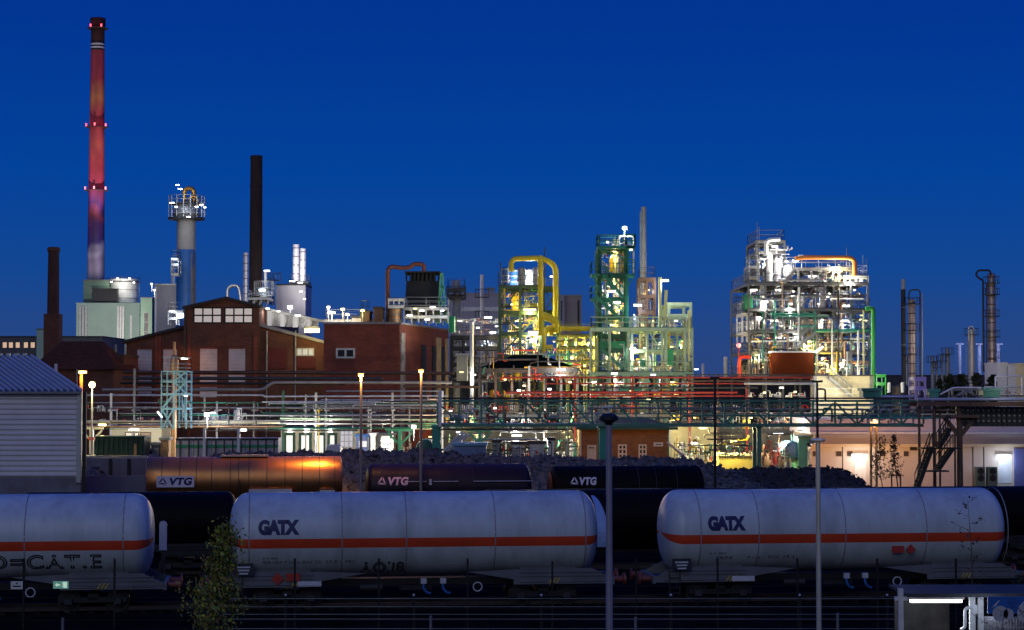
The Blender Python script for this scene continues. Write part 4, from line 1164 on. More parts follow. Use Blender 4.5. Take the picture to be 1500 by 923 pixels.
for a, b_ in ((282.5, 325), (328, 370.5)): window(hall, Y, a, b_, 450, 474, LITW, BLACK, 3, 2, bar_=.16)
SHUT = M('roller_shutter', (.56, .53, .58), .6, 0, .1, 1)
for a, b_, c, d, yy in ((201, 222, 512, 543, Y+.6), (239, 259, 512, 543, Y+.6), (201, 222, 550, 559, Y+.6), (293, 318, 511, 543, Y), (335, 359, 511, 543, Y), (293, 318, 549, 560, Y), (335, 359, 549, 560, Y), (201, 222, 566, 580, Y+.6), (293, 318, 567, 582, Y)):
    f = MB(); x0, x1, z1, z0 = PX(a, yy), PX(b_, yy), z_at(c, yy), z_at(d, yy)
    f.box(x0, x1, yy-.06, yy-.004, z0, z1); o = f.build('shutter', SHUT, hall)
    g_ = MB()
    z = z0+.25
    while z < z1: g_.box(x0+.02, x1-.02, yy-.075, yy-.062, z, z+.05); z += .4
    g_.build('slat_line', LITW2, o)
    MB().box(x0-.15, x1+.15, yy-.12, yy-.062, z1+.002, z1+.15).build('lintel', BRK2, o)
for a, b_ in ((391, 419), (434, 461)):
    x0, x1 = PX(a, Y), PX(b_, Y)
    MB().box(x0, x1, Y+.5, Y+.59, z_at(540, Y), z_at(523 if a > 430 else 509, Y)).build('red_door', M('door_red', (.12, .014, .012), .6, 0, .2), hall)
window(hall, Y+.6, 434, 460, 510, 521.5, E('pane_bluegrey', (.35, .42, .55), .35), PALE, 3, 1, bar_=.14)
for a in (390, 432, 183): MB().cyl((X_(a), Y+.4, 0), (X_(a), Y+.4, Z_(485 if a > 200 else 505)), .09).build('downpipe', STEEL, hall, True)
pl = MB()
for a in (228, 232, 277, 374): pl.box(X_(a)-.18, X_(a)+.18, Y-.12 if 270 < a < 379 else Y+.48, Y-.003 if 270 < a < 379 else Y+.597, 0, Z_(490))
pl.build('pilaster', BRK2, hall)
# clerestory glazing along the right flank of the middle part (seen over the aisle)
t = thing('roof_glazing', 'white glazed lean to running back along the right aisle roof', 'glazed roof light', (PX(420, 222), 222, Z_(480)))
for k in range(9):
    a = 381+k*9.4
    MB().box(PX(a, 222), PX(a+8, 222), 222, 222.1, z_at(476.5+k*.6, 222), z_at(453+k*2.1, 222)).build('glass_panel', E('glass_lit', (.85, .85, .95), .22) if k % 2 else M('glass_grey', (.45, .46, .5), .3, 0, .4, .8), t)
fr = MB()
for k in range(10):
    a = 380.5+k*9.4; fr.box(PX(a, 221.8)-.1, PX(a, 221.8)+.1, 221.7, 221.95, z_at(477, 222), z_at(452+k*2.1, 222))
fr.bar((PX(379, 221.6), 221.6, z_at(451, 222)), (PX(474, 221.6), 221.6, z_at(471, 222)), .3)
fr.build('frame', STEEL, t)
for px, py, w_, e in ((392, 452, 6, 170), (436, 462, 9, 200), (408, 456, 5, 110)):
    tube_lamp(px, py, 219, 'w', e, 'bright strip lamp above the right aisle glazing', w_, group='lamps over the aisle glazing', thick=.14)
# wall lamp on the hall
p = P(271, 526, 212)
t = thing('wall_lamp', 'white lamp on a bent arm in front of the hall left wall', 'lamp', (p.x, 212, 0))
MB().tube([(p.x-.9, 212.3, 0), (p.x-.9, 212.3, p.z-.3), (p.x-.9, 212.2, p.z+.1), (p.x-.2, 212, p.z+.15)], .06).build('arm', BROWN, t, True)
MB().box(p.x-.4, p.x+.3, 211.8, 212.1, p.z-.03, p.z+.15).build('lamp_head', TW, t)
light(p+Vector((0, -.5, -.3)), 'o', 450, .1, t)
MB().box(X_(269.5), X_(272.5), Y-.32, Y-.13, 0, Z_(452)).build('corner_drainpipe', BROWN, hall)

# lower flat roofed brick building right of the hall
Yb = 208
fb = thing('brick_store', 'flat roofed red brick building whose right flank has tall slot windows', 'industrial building', (PX(560, Yb), Yb, 0))
zt = z_at(475, Yb)
xa, xb = PX(474, Yb), PX(585, Yb)
Ye = Yb + 24; xe = P(657, 490, Ye).x
w_ = MB(); w_.face([(xa, Yb, 0), (xb, Yb, 0), (xb, Yb, zt), (xa, Yb, zt)]); w_.face([(xb, Yb, 0), (xe, Ye, 0), (xe, Ye, zt), (xb, Yb, zt)])
w_.face([(xe, Ye, 0), (xa, Ye, 0), (xa, Ye, zt), (xe, Ye, zt)]); w_.face([(xa, Ye, 0), (xa, Yb, 0), (xa, Yb, zt), (xa, Ye, zt)]); w_.face([(xa, Yb, zt), (xb, Yb, zt), (xe, Ye, zt), (xa, Ye, zt)])
w_.build('wall', BRK2, fb)
MB().box(PX(493, Yb), PX(519.5, Yb), Yb-.07, Yb-.004, z_at(541, Yb), z_at(527, Yb)).build('red_panel', M('door_red'), fb)
cp = MB(); cp.bar((xa-.1, Yb-.02, zt+.12), (xb+.1, Yb-.02, zt+.12), .3, .22); cp.bar((xb, Yb, zt+.12), (xe, Ye, zt+.12), .3, .22)
cp.build('coping', RL, fb)
window(fb, Yb, 492, 520, 510, 525, M('pane_dark', (.02, .025, .035), .1), PALE, 2, 1, bar_=.2)
d_ = Vector((xe-xb, Ye-Yb, 0)); n_ = Vector((d_.y, -d_.x, 0)).normalized()
def flank(u0, u1, z0, z1, m_, nm, th=.12):
    a = Vector((xb, Yb, 0)) + d_*u0 + n_*.004; b_ = Vector((xb, Yb, 0)) + d_*u1 + n_*.004
    q = MB(); A = [a+n_*th, b_+n_*th, b_, a]
    lo = [Vector((p.x, p.y, z0)) for p in A]; hi = [Vector((p.x, p.y, z1)) for p in A]
    q.face(lo[::-1]); q.face(hi)
    for i in range(4): q.face([lo[i], lo[(i+1) % 4], hi[(i+1) % 4], hi[i]])
    return q.build(nm, m_, fb)
flank(.02, .09, .2, zt-.9, M('pale_strip', (.5, .45, .4), .7, 0, .5, 1.2), 'pale_brick_strip')
for u0, u1, m_ in ((.42, .50, BLACK), (.64, .70, BLACK), (.84, .9, BLACK)): flank(u0, u1, 3.5, zt-2, m_, 'slot_window')
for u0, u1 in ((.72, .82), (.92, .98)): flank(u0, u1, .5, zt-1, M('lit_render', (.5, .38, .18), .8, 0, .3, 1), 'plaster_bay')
light(Vector((xb, Yb, 2.5)) + d_*.5 + n_*4, 'o', 900, .3, fb)  # this and the next: unseen fill lights added for the flank
light(Vector((xb, Yb, 5)) + d_*.95 + n_*3, 'y', 1100, .3, fb)

# roof plant of the brick store
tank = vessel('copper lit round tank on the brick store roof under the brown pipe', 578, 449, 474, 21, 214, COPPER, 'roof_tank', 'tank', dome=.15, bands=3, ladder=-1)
frame('roof_cage', 'white tubular cage on top of the copper lit roof tank', 569, 592, (437, 447), 213, 4, WHITE, 3, .14, cat='cage', zbase=z_at(449, 213), rails=False)
pipe('rust brown pipe loop rising over the brick store roof', [(568, 472), (568, 389), (590, 393), (602, 391), (606, 386.5), (621, 387), (621, 398)], 216, 6.5, M('rust_brown_pipe', (.22, .07, .045), .5, .2, .2, 1), 'pipe', 'pipe_loop', bend=.9)
# cooling tower box with tapering sides and louvred head
Yk = 222
ct = thing('cooling_tower', 'black tapering cooling tower box with an open slatted head', 'cooling tower', (PX(618, Yk), Yk, z_at(474, Yk)))
x0, x1, x2, x3 = PX(592, Yk), PX(643, Yk), PX(594.5, Yk), PX(642, Yk)
q = MB(); z0, z1 = z_at(458, Yk), z_at(411, Yk)
q.face([(x0, Yk, z0), (x1, Yk, z0), (x3, Yk+.8, z1), (x2, Yk+.8, z1)]); q.face([(x1, Yk, z0), (x1, Yk+7, z0), (x3, Yk+6.5, z1), (x3, Yk+.8, z1)])
q.face([(x1, Yk+7, z0), (x0, Yk+7, z0), (x2, Yk+6.5, z1), (x3, Yk+6.5, z1)]); q.face([(x0, Yk+7, z0), (x0, Yk, z0), (x2, Yk+.8, z1), (x2, Yk+6.5, z1)]); q.face([(x2, Yk+.8, z1), (x3, Yk+.8, z1), (x3, Yk+6.5, z1), (x2, Yk+6.5, z1)]); q.face([(x0, Yk, z0), (x1, Yk, z0), (x1, Yk+7, z0), (x0, Yk+7, z0)])
q.build('casing', M('tower_black', (.018, .018, .016), .7, 0, .4, .8), ct)
for i in range(9):
    x = x2 + (x3-x2)*i/8; MB().box(x-.1, x+.1, Yk+.7, Yk+.9, z1-.002, z_at(398, Yk)).build('louvre_post', BLACK, ct)
MB().box(x2-.2, x3+.2, Yk+.4, Yk+6.6, z_at(399, Yk), z_at(397, Yk)).build('top_frame', BLACK, ct)
MB().box(x2+.5, x3-.5, Yk+2.5, Yk+5, z1+.01, z_at(401, Yk)).build('inner_drum', DARK, ct)
for i in range(5):
    x = x0 + (x1-x0)*i/4; MB().box(x-.12, x+.12, Yk+.1, Yk+.35, z_at(474, Yk), z0-.01).build('leg', STEEL, ct)
pg = MB(); Yg = 221
for (a, b_, c, d) in ((641, 474, 646, 400), (654, 474, 648, 400), (643, 440, 651, 440), (642, 455, 653, 455), (645, 420, 649, 420), (642, 455, 651, 440), (644, 440, 649, 420), (643, 474, 653, 455)):
    pg.bar(P(a, b_, Yg), P(c, d, Yg), .2)
pg.build('brace_mast', M('mast_green', (.10, .45, .22), .5, 0, .2), label='pale green lattice brace leaning on the cooling tower box', cat='lattice mast')
frame('roof_gallery', 'railed steel gallery along the brick store roof edge below the cooling tower', 592, 656, (450, 462), 213, 8, STEEL, 6, .14, cat='gallery', zbase=zt+.3)
for px, py, w_, c in ((600, 462, 9, 'w'), (618, 455, 8, 'w'), (634, 450, 9, 'w'), (648, 455, 6, 'c'), (626, 468, 8, 'w'), (608, 452, 5, 'y')):
    tube_lamp(px, py, 211.5, c, 60, 'strip lamp on the gallery under the cooling tower', w_, group='gallery lamps under the cooling tower', thick=.13)
for px, py, w2, m_, lab in ((536, 458, 10, BROWN, 'brown plant cabin on the store roof'), (522, 466, 14, M('lavender_white'), 'low pale cabin on the store roof'), (553, 452, 12, BROWN, 'dark red duct box on the store roof')):
    house('roof_cabin', lab, px-w2/2, px+w2/2, py, 475, 211, 4, m_, DARK, 'cabin')
frame('roof_gallery', 'low white pipe gallery on the left half of the store roof', 475, 560, (468,), 212, 5, STEEL, 9, .12, cat='gallery', zbase=zt+.25)
frame('roof_frame', 'small yellow green steel stand with a post on the store roof', 528, 538, (455, 462), 213, 3, M('stand_yellow', (.45, .45, .08), .5, 0, .2), 1, .2, zbase=zt+.2)
for px, py, c, e, w_, lab in ((481, 450, 'w', 900, 5, 'bright globe lamp on a post at the left of the store roof'), (486, 458, 'w', 500, 11, 'slanted strip lamp on the store roof'), (502, 453, 'y', 700, 6, 'yellowish lamp cluster on the store roof, left'), (509, 461, 'w', 300, 6, 'white lamp beside the yellowish cluster'), (531, 455, 'y', 400, 6, 'yellow lamp on the small roof stand')):
    tube_lamp(px, py, 210.5, c, e*.4, lab, w_, thick=.2)
    MB().cyl(P(px, py+2, 210.6), (PX(px, 210.6), 210.6, zt+.1), .05, n=6).build('lamp_post', STEEL, label='short lamp post under the ' + lab.split(' at ')[0].split(' on ')[0], cat='lamp post')
tube_lamp(457, 484, 213, 'y', 900, 'yellow lit lamp under the eave between the hall and the store', 24, thick=.5)
# ---------------------------------------------------------------- plant equipment that fills the frames
PAL = {'white': WHITE, 'silver': STEEL, 'grey': GREY, 'dark': DARK, 'yellow': YELLOW, 'green': GREEN, 'red': RED, 'blue': BLUE, 'copper': COPPER, 'orange': ORANGE, 'brown': BROWN, 'pale': PALE, 'teal': TEAL}
ORD = ['ground level', 'first deck', 'second deck', 'third deck', 'fourth deck', 'fifth deck', 'sixth deck', 'seventh deck']
LS = .42
_proto = {}
def proto(kind, colour):
    """unit-size equipment, built once and copied"""
    key = (kind, colour)
    m = PAL[colour]
    if key in _proto: return _proto[key]
    t = thing(kind, None, None, (0, 0, 0), local=True)
    if kind == 'standing_vessel':
        MB().lathe((0, 0, .12), (0, 0, 1), [(0, 0), (.25, .03), (.3, .12), (.3, .68), (.25, .8), (.12, .86), (0, .87)], 12).build('shell', m, t, True)
        for k in range(3): MB().bar((.24*cos(k*2.09), .24*sin(k*2.09), 0), (.24*cos(k*2.09), .24*sin(k*2.09), .25), .06).build('leg', GREY, t)
        MB().tube([(0, 0, .97), (0, 0, 1.0), (.2, 0, 1.0), (.42, 0, 1.0), (.42, 0, .1)], .045, 6, .05).build('outlet_pipe', m, t, True)
    elif kind == 'lying_drum':
        MB().lathe((-.5, 0, .35), (1, 0, 0), [(0, 0), (.15, .03), (.22, .1), (.22, .9), (.15, .97), (0, 1)], 12).build('shell', m, t, True)
        for s in (-.3, .3): MB().box(s-.04, s+.04, -.15, .15, 0, .2).build('saddle', GREY, t)
        MB().cyl((.1, 0, .55), (.1, 0, .75), .05, n=8).build('nozzle', m, t, True)
    elif kind == 'heat_exchanger':
        MB().lathe((-.5, 0, .3), (1, 0, 0), [(0, 0), (.14, 0), (.14, .12), (.11, .12), (.11, .88), (.14, .88), (.14, 1), (0, 1)], 12).build('shell', m, t, True)
        for s in (-.3, .3): MB().box(s-.03, s+.03, -.1, .1, 0, .2).build('saddle', GREY, t)
    elif kind == 'pump_unit':
        MB().box(-.4, .4, -.2, .2, 0, .08).build('base_plate', GREY, t)
        MB().cyl((-.35, 0, .28), (.1, 0, .28), .16, n=10).build('motor', m, t, True)
        MB().lathe((.15, 0, .28), (1, 0, 0), [(0, 0), (.2, 0), (.2, .14), (0, .14)], 12).build('casing', m, t, True)
        MB().tube([(.22, 0, .45), (.22, 0, .8), (.22, .3, .8)], .06, 6, .08).build('riser', m, t, True)
    elif kind == 'cabinet':
        MB().box(-.3, .3, -.2, .2, .05, .95).build('casing', m, t)
        MB().box(-.26, -.01, -.215, -.202, .1, .9).build('door', GREY, t); MB().box(.01, .26, -.215, -.202, .1, .9).build('door', GREY, t)
    elif kind == 'valve_tree':
        MB().tube([(-.5, 0, .3), (-.2, 0, .3), (-.2, 0, .7), (.2, 0, .7), (.2, 0, .3), (.5, 0, .3)], .05, 6, .08).build('pipe_run', m, t, True)
        for s in (-.2, .2): MB().lathe((s, -.1, .5), (0, -1, 0), [(0, 0), (.03, 0), (.03, .1), (.12, .1), (.12, .13), (0, .13)], 10).build('hand_wheel', RED if s > 0 else m, t, True)
        MB().box(-.04, .04, -.04, .04, 0, .3).build('leg', GREY, t)
    elif kind == 'bent_pipe':
        MB().tube([(-.5, 0, 0), (-.5, 0, .55), (.05, 0, .55), (.05, 0, .85), (.5, 0, .85), (.5, .0, .1)], .055, 7, .1).build('pipe_run', m, t, True)
        MB().cyl((-.5, 0, .25), (-.5, 0, .29), .08, n=8).build('flange', m, t, True)
    elif kind == 'pipe_manifold':
        for k in range(6): MB().tube([(-.5+.2*k, .05*(k % 3), 0), (-.5+.2*k, .05*(k % 3), .97-.07*(k % 4))] + ([(-.38+.2*k, .05*(k % 3), .97-.07*(k % 4))] if k % 2 else []), .028, 6, .04).build('riser', m, t, True)
        for k, c in enumerate((m, GREY, m, DARK)): MB().tube([(-.55, -.08, .15+.22*k), (.1*k, -.08, .15+.22*k), (.1*k+.05, -.08, .2+.22*k), (.55, -.08, .2+.22*k)], .024+.01*(k % 2), 6, .03).build('header', c, t, True)
        for k in range(4): MB().lathe((-.4+.27*k, -.13, .15+.22*k), (0, -1, 0), [(0, 0), (.05, 0), (.05, .03), (0, .03)], 8).build('hand_wheel', RED if k == 2 else m, t, True)
        MB().box(-.52, -.49, -.05, .15, 0, 1).build('leg', DARK, t); MB().box(.49, .52, -.05, .15, 0, 1).build('leg', DARK, t)
    elif kind == 'cable_rack':
        for k in range(3): MB().box(-.5, .5, -.1, .1, .2+.28*k, .23+.28*k).build('tray', m, t)
        for s_ in (-.45, 0, .45): MB().box(s_-.02, s_+.02, -.12, -.1, 0, .9).build('upright', DARK, t)
    elif kind == 'riser_bundle':
        for k in range(4): MB().tube([(-.3+.2*k, 0, 0), (-.3+.2*k, 0, .8-.1*k), (-.3+.2*k, .3, .8-.1*k)], .045, 6, .08).build('riser', m, t, True)
        MB().box(-.42, .42, -.07, -.05, .4, .45).build('clamp', GREY, t)
    _proto[key] = [t, False]
    return _proto[key]

def place(kind, colour, loc, scale, label, group, cat):
    pr = proto(kind, colour)
    src = pr[0]
    if not pr[1]: r = src; pr[1] = True
    else:
        r = src.copy(); col.objects.link(r)
        for ch in src.children:
            c = ch.copy(); col.objects.link(c); c.parent = r
    r.location = loc; r.scale = scale if isinstance(scale, tuple) else (scale,)*3
    r['label'] = label; r['group'] = group; r['category'] = cat
    return r

CATS = {'standing_vessel': 'vessel', 'lying_drum': 'drum', 'heat_exchanger': 'heat exchanger', 'pump_unit': 'pump', 'cabinet': 'cabinet', 'valve_tree': 'valve', 'bent_pipe': 'pipe', 'riser_bundle': 'pipe bundle', 'pipe_manifold': 'pipe manifold', 'cable_rack': 'cable rack'}
NICE = {'standing_vessel': 'standing vessel', 'lying_drum': 'lying drum', 'heat_exchanger': 'heat exchanger', 'pump_unit': 'pump set', 'cabinet': 'cabinet', 'valve_tree': 'valve run', 'bent_pipe': 'bent pipe', 'riser_bundle': 'bundle of risers', 'pipe_manifold': 'pipe manifold', 'cable_rack': 'cable rack'}
def clutter(where, x0, x1, zs, Y, dep, kinds, colours, per, seed, bays=('left', 'middle', 'right'), fill=(.55, .95), row=2, names=None, near=.6):
    """equipment standing on each deck. where: words naming the frame it stands in"""
    rnd = random.Random(seed); n = 0
    for lv in range(len(zs)-1):
        za, h = zs[lv]+.07, zs[lv+1]-zs[lv]-.5
        for k in range(per[lv] if isinstance(per, (list, tuple)) else per):
            N_ = per[lv] if isinstance(per, (list, tuple)) else per
            kd = rnd.choice(kinds); c = rnd.choice(colours)
            wdt = (x1-x0)/max(1, N_)*rnd.uniform(1.0, 1.7)
            hh = h*rnd.uniform(*fill)
            x = x0 + (x1-x0)*(k+.5)/N_ + rnd.uniform(-.3, .3)*wdt*.5
            y = Y + near + (dep-2*near)*((k % row)+rnd.random()*.5)/row
            s = (min(wdt, hh*1.6), min(wdt, hh*1.2), hh) if kd != 'standing_vessel' else (min(wdt, hh*.9)*1.1,)*2 + (hh,)
            b = bays[min(len(bays)-1, int((x-x0)/(x1-x0)*len(bays)))] if x1 > x0 else bays[0]
            lvn = (names or ORD)[lv]
            label = f"{c} {NICE[kd]}, {where}, {lvn}, {b} bay"
            if len(label.replace('-', ' ').split()) > 16: print('LONG', label)
            place(kd, c, (x, y, za), s, label, f"{NICE[kd]}s in the {where}", CATS[kd]); n += 1
    return n

def tangle(where, px0, px1, py0, py1, Y, n, colours, seed, w_=(1.0, 2.6), vert=.6, dy=2.0, g=None):
    """thin pipes crossing a frame front, each a run with a couple of elbows"""
    rnd = random.Random(seed)
    for k in range(n):
        c = rnd.choice(colours); a, b_ = rnd.uniform(px0, px1), rnd.uniform(py0, py1); y = Y+rnd.uniform(-.2, dy)
        if rnd.random() < vert:
            L_ = rnd.uniform(.12, .6)*(py1-py0); s = rnd.choice((-1, 1))*rnd.uniform(2, 9)
            pts = [(a, b_), (a, min(py1, b_+L_))] if rnd.random() < .45 else [(a+s, b_), (a, b_), (a, min(py1, b_+L_)), (a-s*.7, min(py1, b_+L_))]
            o_ = 'upright'
        else:
            L_ = rnd.uniform(.12, .5)*(px1-px0); s = rnd.choice((-1, 1))*rnd.uniform(2, 7)
            e_ = min(px1, a+L_)
            pts = [(a, b_), (e_, b_)] if rnd.random() < .45 else [(a, b_+s), (a, b_), (e_, b_), (e_, b_-s)]
            o_ = 'level'
        h_ = 'high' if b_ < (py0+py1)/2 else 'low'; sd3 = 'left' if a < (px0+px1)/2 else 'right'
        pipe(f'thin {c} {o_} pipe, {where} front, {h_} {sd3}', pts, y, rnd.uniform(*w_), PAL[c], name='thin_pipe', group=f'thin pipes on the {where}', bend=.25)

# ================================================================ pipe runs on the left
def run(label, a, Y, w_, m, g='long pipes of the left pipe rack', fl=0): return pipe(label, a, Y, w_, m, group=g, flanges=fl)
run('thick dark pipe crossing the foot of the brick hall, upper of two', [(180, 545), (665, 547)], 198, 5, BROWN)
run('thick dark pipe crossing the foot of the brick hall, lower of two', [(180, 554), (560, 555)], 196, 5, DARK)
run('black cable tray along the brick hall foot', [(176, 561), (505, 562)], 195, 4, BLACK)
run('grey pipe that steps up to the right in front of the brick hall', [(150, 571), (385, 571), (399, 560.5), (662, 560.5)], 182, 4.6, M('pipe_greybeige', (.32, .30, .27), .5, .2, .2, .6), fl=4)
run('slim white pipe just under the stepped grey one', [(120, 579), (300, 579), (385, 579), (388, 581), (655, 580)], 178, 3.0, PALE, fl=6)
run('thin grey pipe at the left part of the rack beside the star bright lamp', [(120, 590), (300, 590)], 176, 2.4, GREY)
run('greyish pipe running the full width of the left rack', [(165, 597), (648, 598)], 175, 3.2, M('pipe_greybeige'), fl=5)
run('dark green pipe behind the masts of the rack', [(395, 591), (648, 592)], 186, 8, DGREEN)
run('black pipe low in the left rack', [(165, 606), (648, 607)], 174, 6, BLACK)
run('second black pipe low in the left rack, the thinner', [(165, 612), (648, 611)], 176, 3, DARK)
run('bright cream pipe lit from beneath, from the shed to the middle of the rack', [(110, 618), (410, 619)], 166, 5.2, CREAM, fl=4)
run('copper tinted pipe under the bright cream one', [(110, 625), (415, 625)], 165, 3.6, COPPER)
run('thin pale green pipe right of the cream one', [(410, 613), (640, 615)], 168, 2.6, PGREEN)
run('pale grey pipe continuing the cream line to the teal column', [(408, 620), (640, 620)], 166, 3.4, PALE, fl=3)
run('green pipe along the lower edge of the rack', [(395, 627), (640, 627)], 165, 3, GREEN)
run('thin silver pipe above the brick store foot', [(478, 573), (650, 573)], 184, 2.2, STEEL)
run('second thin silver pipe above the brick store foot', [(470, 586), (648, 586)], 180, 2.4, STEEL)
run('brown pipe at the right flank of the brick store', [(590, 566), (700, 567)], 190, 4, BROWN)
pipe('silver gooseneck pipe rising out of the rack beside the blue lattice stand', [(269, 612), (269, 592), (273, 588), (278, 592), (278, 612)], 171, 2.4, STEEL, bend=.5)
# rack posts
PG = 'thin posts of the left pipe rack'
for k, (px, pt, m_, w_) in enumerate(((163, 576, WHITE, 3), (197, 540, GREY, 3), (300, 582, STEEL, 2.5), (318, 588, WHITE, 2.5), (372, 588, GREY, 2), (415, 572, DGREEN, 3), (448, 578, GREY, 2), (463, 575, STEEL, 3), (467, 596, YELLOW, 2), (478, 583, GREY, 2), (575, 575, PALE, 3), (540, 596, STEEL, 2), (600, 600, GREY, 2), (648, 573, WHITE, 3))):
    Y = 172
    x = PX(px, Y); z = z_at(pt, Y)
    t = thing('rack_post', ['slim white post', 'grey post', 'steel post', 'white post', 'thin grey post', 'dark green post', 'thin grey post', 'steel post', 'thin yellow post', 'thin grey post', 'pale post', 'thin steel post', 'thin grey post', 'white post'][k] + ' of the left rack, number ' + ['one', 'two', 'three', 'four', 'five', 'six', 'seven', 'eight', 'nine', 'ten', 'eleven', 'twelve', 'thirteen', 'fourteen'][k] + ' from the shed', 'post', (x, Y, 0), PG)
    r = W(w_, Y)/2
    MB().box(x-r, x+r, Y-r, Y+r, 0, z).build('column', m_, t)
    for b_ in (598, 620):
        if z_at(b_, Y) < z: MB().box(x-.1, x+.1, Y-.8, Y+2.5, z_at(b_, Y)-.25, z_at(b_, Y)-.12).build('cross_arm', m_, t)
# Y-braced supports
def ypost(px, Y, ytop, label, m_, spread=14):
    x = PX(px, Y); zt = z_at(ytop, Y); w_ = W(spread, Y)
    t = thing('y_support', label, 'support column', (x, Y, 0), 'branched supports of the pipe racks')
    MB().box(x-.16, x+.16, Y-.16, Y+.16, 0, zt).build('column', m_, t)
    for s in (-1, 1): MB().bar((x+s*.16, Y, zt-w_*.95), (x+s*w_, Y, zt-.1), .16).build('strut', m_, t)
    MB().bar((x-w_*1.15, Y, zt+.1), (x+w_*1.15, Y, zt+.1), .2).build('cross_head', m_, t)
ypost(135, 160, 629, 'branched pale support under the star bright lamp, with a red band', PALE, 15)
ypost(586, 160, 632, 'branched green support left of the teal column', M('mast_green'), 18)
ypost(703, 160, 632, 'branched green support right of the slanting white pipes', M('mast_green'), 16)
x = PX(135, 160); MB().box(x-.2, x+.2, 159.78, 160.2, z_at(645, 160), z_at(640, 160)).build('red_band', RED, [o for o in bpy.data.objects if o.name == 'y_support'][0])
# star bright yellow lamp and its orange neighbour
p = P(135, 567, 150)
t = thing('yard_lamp', 'intensely bright yellow lamp on a thin pole beside the shed gable', 'lamp', (p.x, 150, 0))
MB().cyl((p.x, 150, 0), (p.x, 150, p.z), .09, .06, 8).build('pole', PALE, t, True)
MB().sphere(p+Vector((0, 0, .18)), .26, 12, 8).build('globe', E('star_yellow', (1, .78, .22), 7), t, True)
light(p+Vector((0, -.6, .1)), 'y', 2200, .2, t); light(p+Vector((0, .9, .1)), 'y', 1800, .2, t)
p = P(121, 547, 158)
t = thing('yard_lamp', 'orange post lamp close to the shed gable, left of the star bright one', 'lamp', (p.x, 158, 0))
MB().cyl((p.x-.1, 158, 0), (p.x-.1, 158, p.z), .15, .13, 8).build('pole', ORANGE, t, True)
MB().box(p.x-.3, p.x+.3, 157.8, 158.2, p.z, p.z+.2).build('lamp_head', TO, t)
light(p+Vector((0, -.5, -.3)), 'o', 500, .15, t)
# blue lattice stand with brown stack
Y = 162
fr = frame('lattice_stand', 'blue green lattice stand around a slim brown stack in front of the hall', 237, 273, (543, 558, 576, 598), Y, 2.6, M('stand_blue', (.20, .42, .55), .45, .1, .2), 2, .13, ((1, 0, '/'), (2, 1, 'x'), (3, 1, 'x'), (0, 0, 'x')), zbase=z_at(628, Y), deckm=False, beamh=.14)
st = thing('slim_stack', 'slim brown stack with a pale tip inside the blue lattice stand', 'chimney', (PX(255, Y+1.2), Y+1.2, 0))
MB().cyl((PX(255, Y+1.2), Y+1.2, 0), (PX(255, Y+1.2), Y+1.2, z_at(535, Y)), .25, n=12).build('shaft', COPPER, st, True)
MB().lathe((PX(255, Y+1.2), Y+1.2, z_at(535, Y)), (0, 0, 1), [(.32, -.9), (.38, -.6), (.38, .4), (.25, .8), (.12, .9), (.12, 2), (.05, 2), (.05, z_at(502, Y)-z_at(535, Y)), (0, z_at(502, Y)-z_at(535, Y))], 12).build('cowl', COPPER, st, True)
for k, a in enumerate((263, 267, 271)): pipe('light blue vertical pipe in the lattice stand, ' + ('left', 'centre', 'right')[k] + ' of three', [(a, 548), (a, 616)], Y+.6, 2, LBLUE, group='blue risers of the lattice stand')
p = P(268, 560, 159)
tube_lamp(234, 607, 158, 'c', 120, 'tilted white strip lamp left of the lattice stand', 12, tilt=-.9, thick=.12)
tube_lamp(150, 622.5, 157, 'y', 800, 'yellowish strip lamp below the cream pipe near the shed', 12, thick=.14)
tube_lamp(312, 605, 164, 'c', 350, 'white strip lamp above the pump cluster in the left rack', 8, thick=.13)
flood(303, 607, 163, 'w', 350, 'square white lamp in the pump cluster of the left rack', s=.45)
tube_lamp(357, 630, 160, 'w', 900, 'white strip lamp under the rack left of the black post', 9, thick=.15)
tube_lamp(272, 580, 159, 'c', 300, 'bluish strip lamp behind the right leg of the lattice stand', 5, thick=.1)
for px, py, e, lab in ((425, 632, 1100, 'first'), (449, 632, 1100, 'second'), (484, 632, 700, 'third')):
    tube_lamp(px, py, 166, 'w', e, 'white strip lamp in front of the bright panelled wall, ' + lab + ' from the left', 7, thick=.15)
flood(606, 625, 158, 'w', 250, 'small bright lamp at the left shoulder of the teal column', s=.4)
clutter('left pipe rack', PX(280, 168), PX(360, 168), [z_at(627, 168), z_at(588, 168)], 168, 3, ('valve_tree', 'pump_unit', 'bent_pipe', 'standing_vessel'), ('silver', 'grey', 'copper', 'white'), 7, 3, names=('pump platform',))
clutter('left pipe rack', PX(120, 170), PX(165, 170), [z_at(626, 170), z_at(604, 170), z_at(582, 170)], 170, 3, ('valve_tree', 'bent_pipe', 'riser_bundle'), ('pale', 'grey', 'silver'), 4, 8, names=('lower level by the shed', 'upper level by the shed'), bays=('near', 'far'))
clutter('left pipe rack', PX(170, 170), PX(235, 170), [z_at(620, 171), z_at(600, 171)], 171, 2, ('valve_tree', 'bent_pipe'), ('dark', 'grey', 'brown'), 5, 18, names=('dark pipe level',))
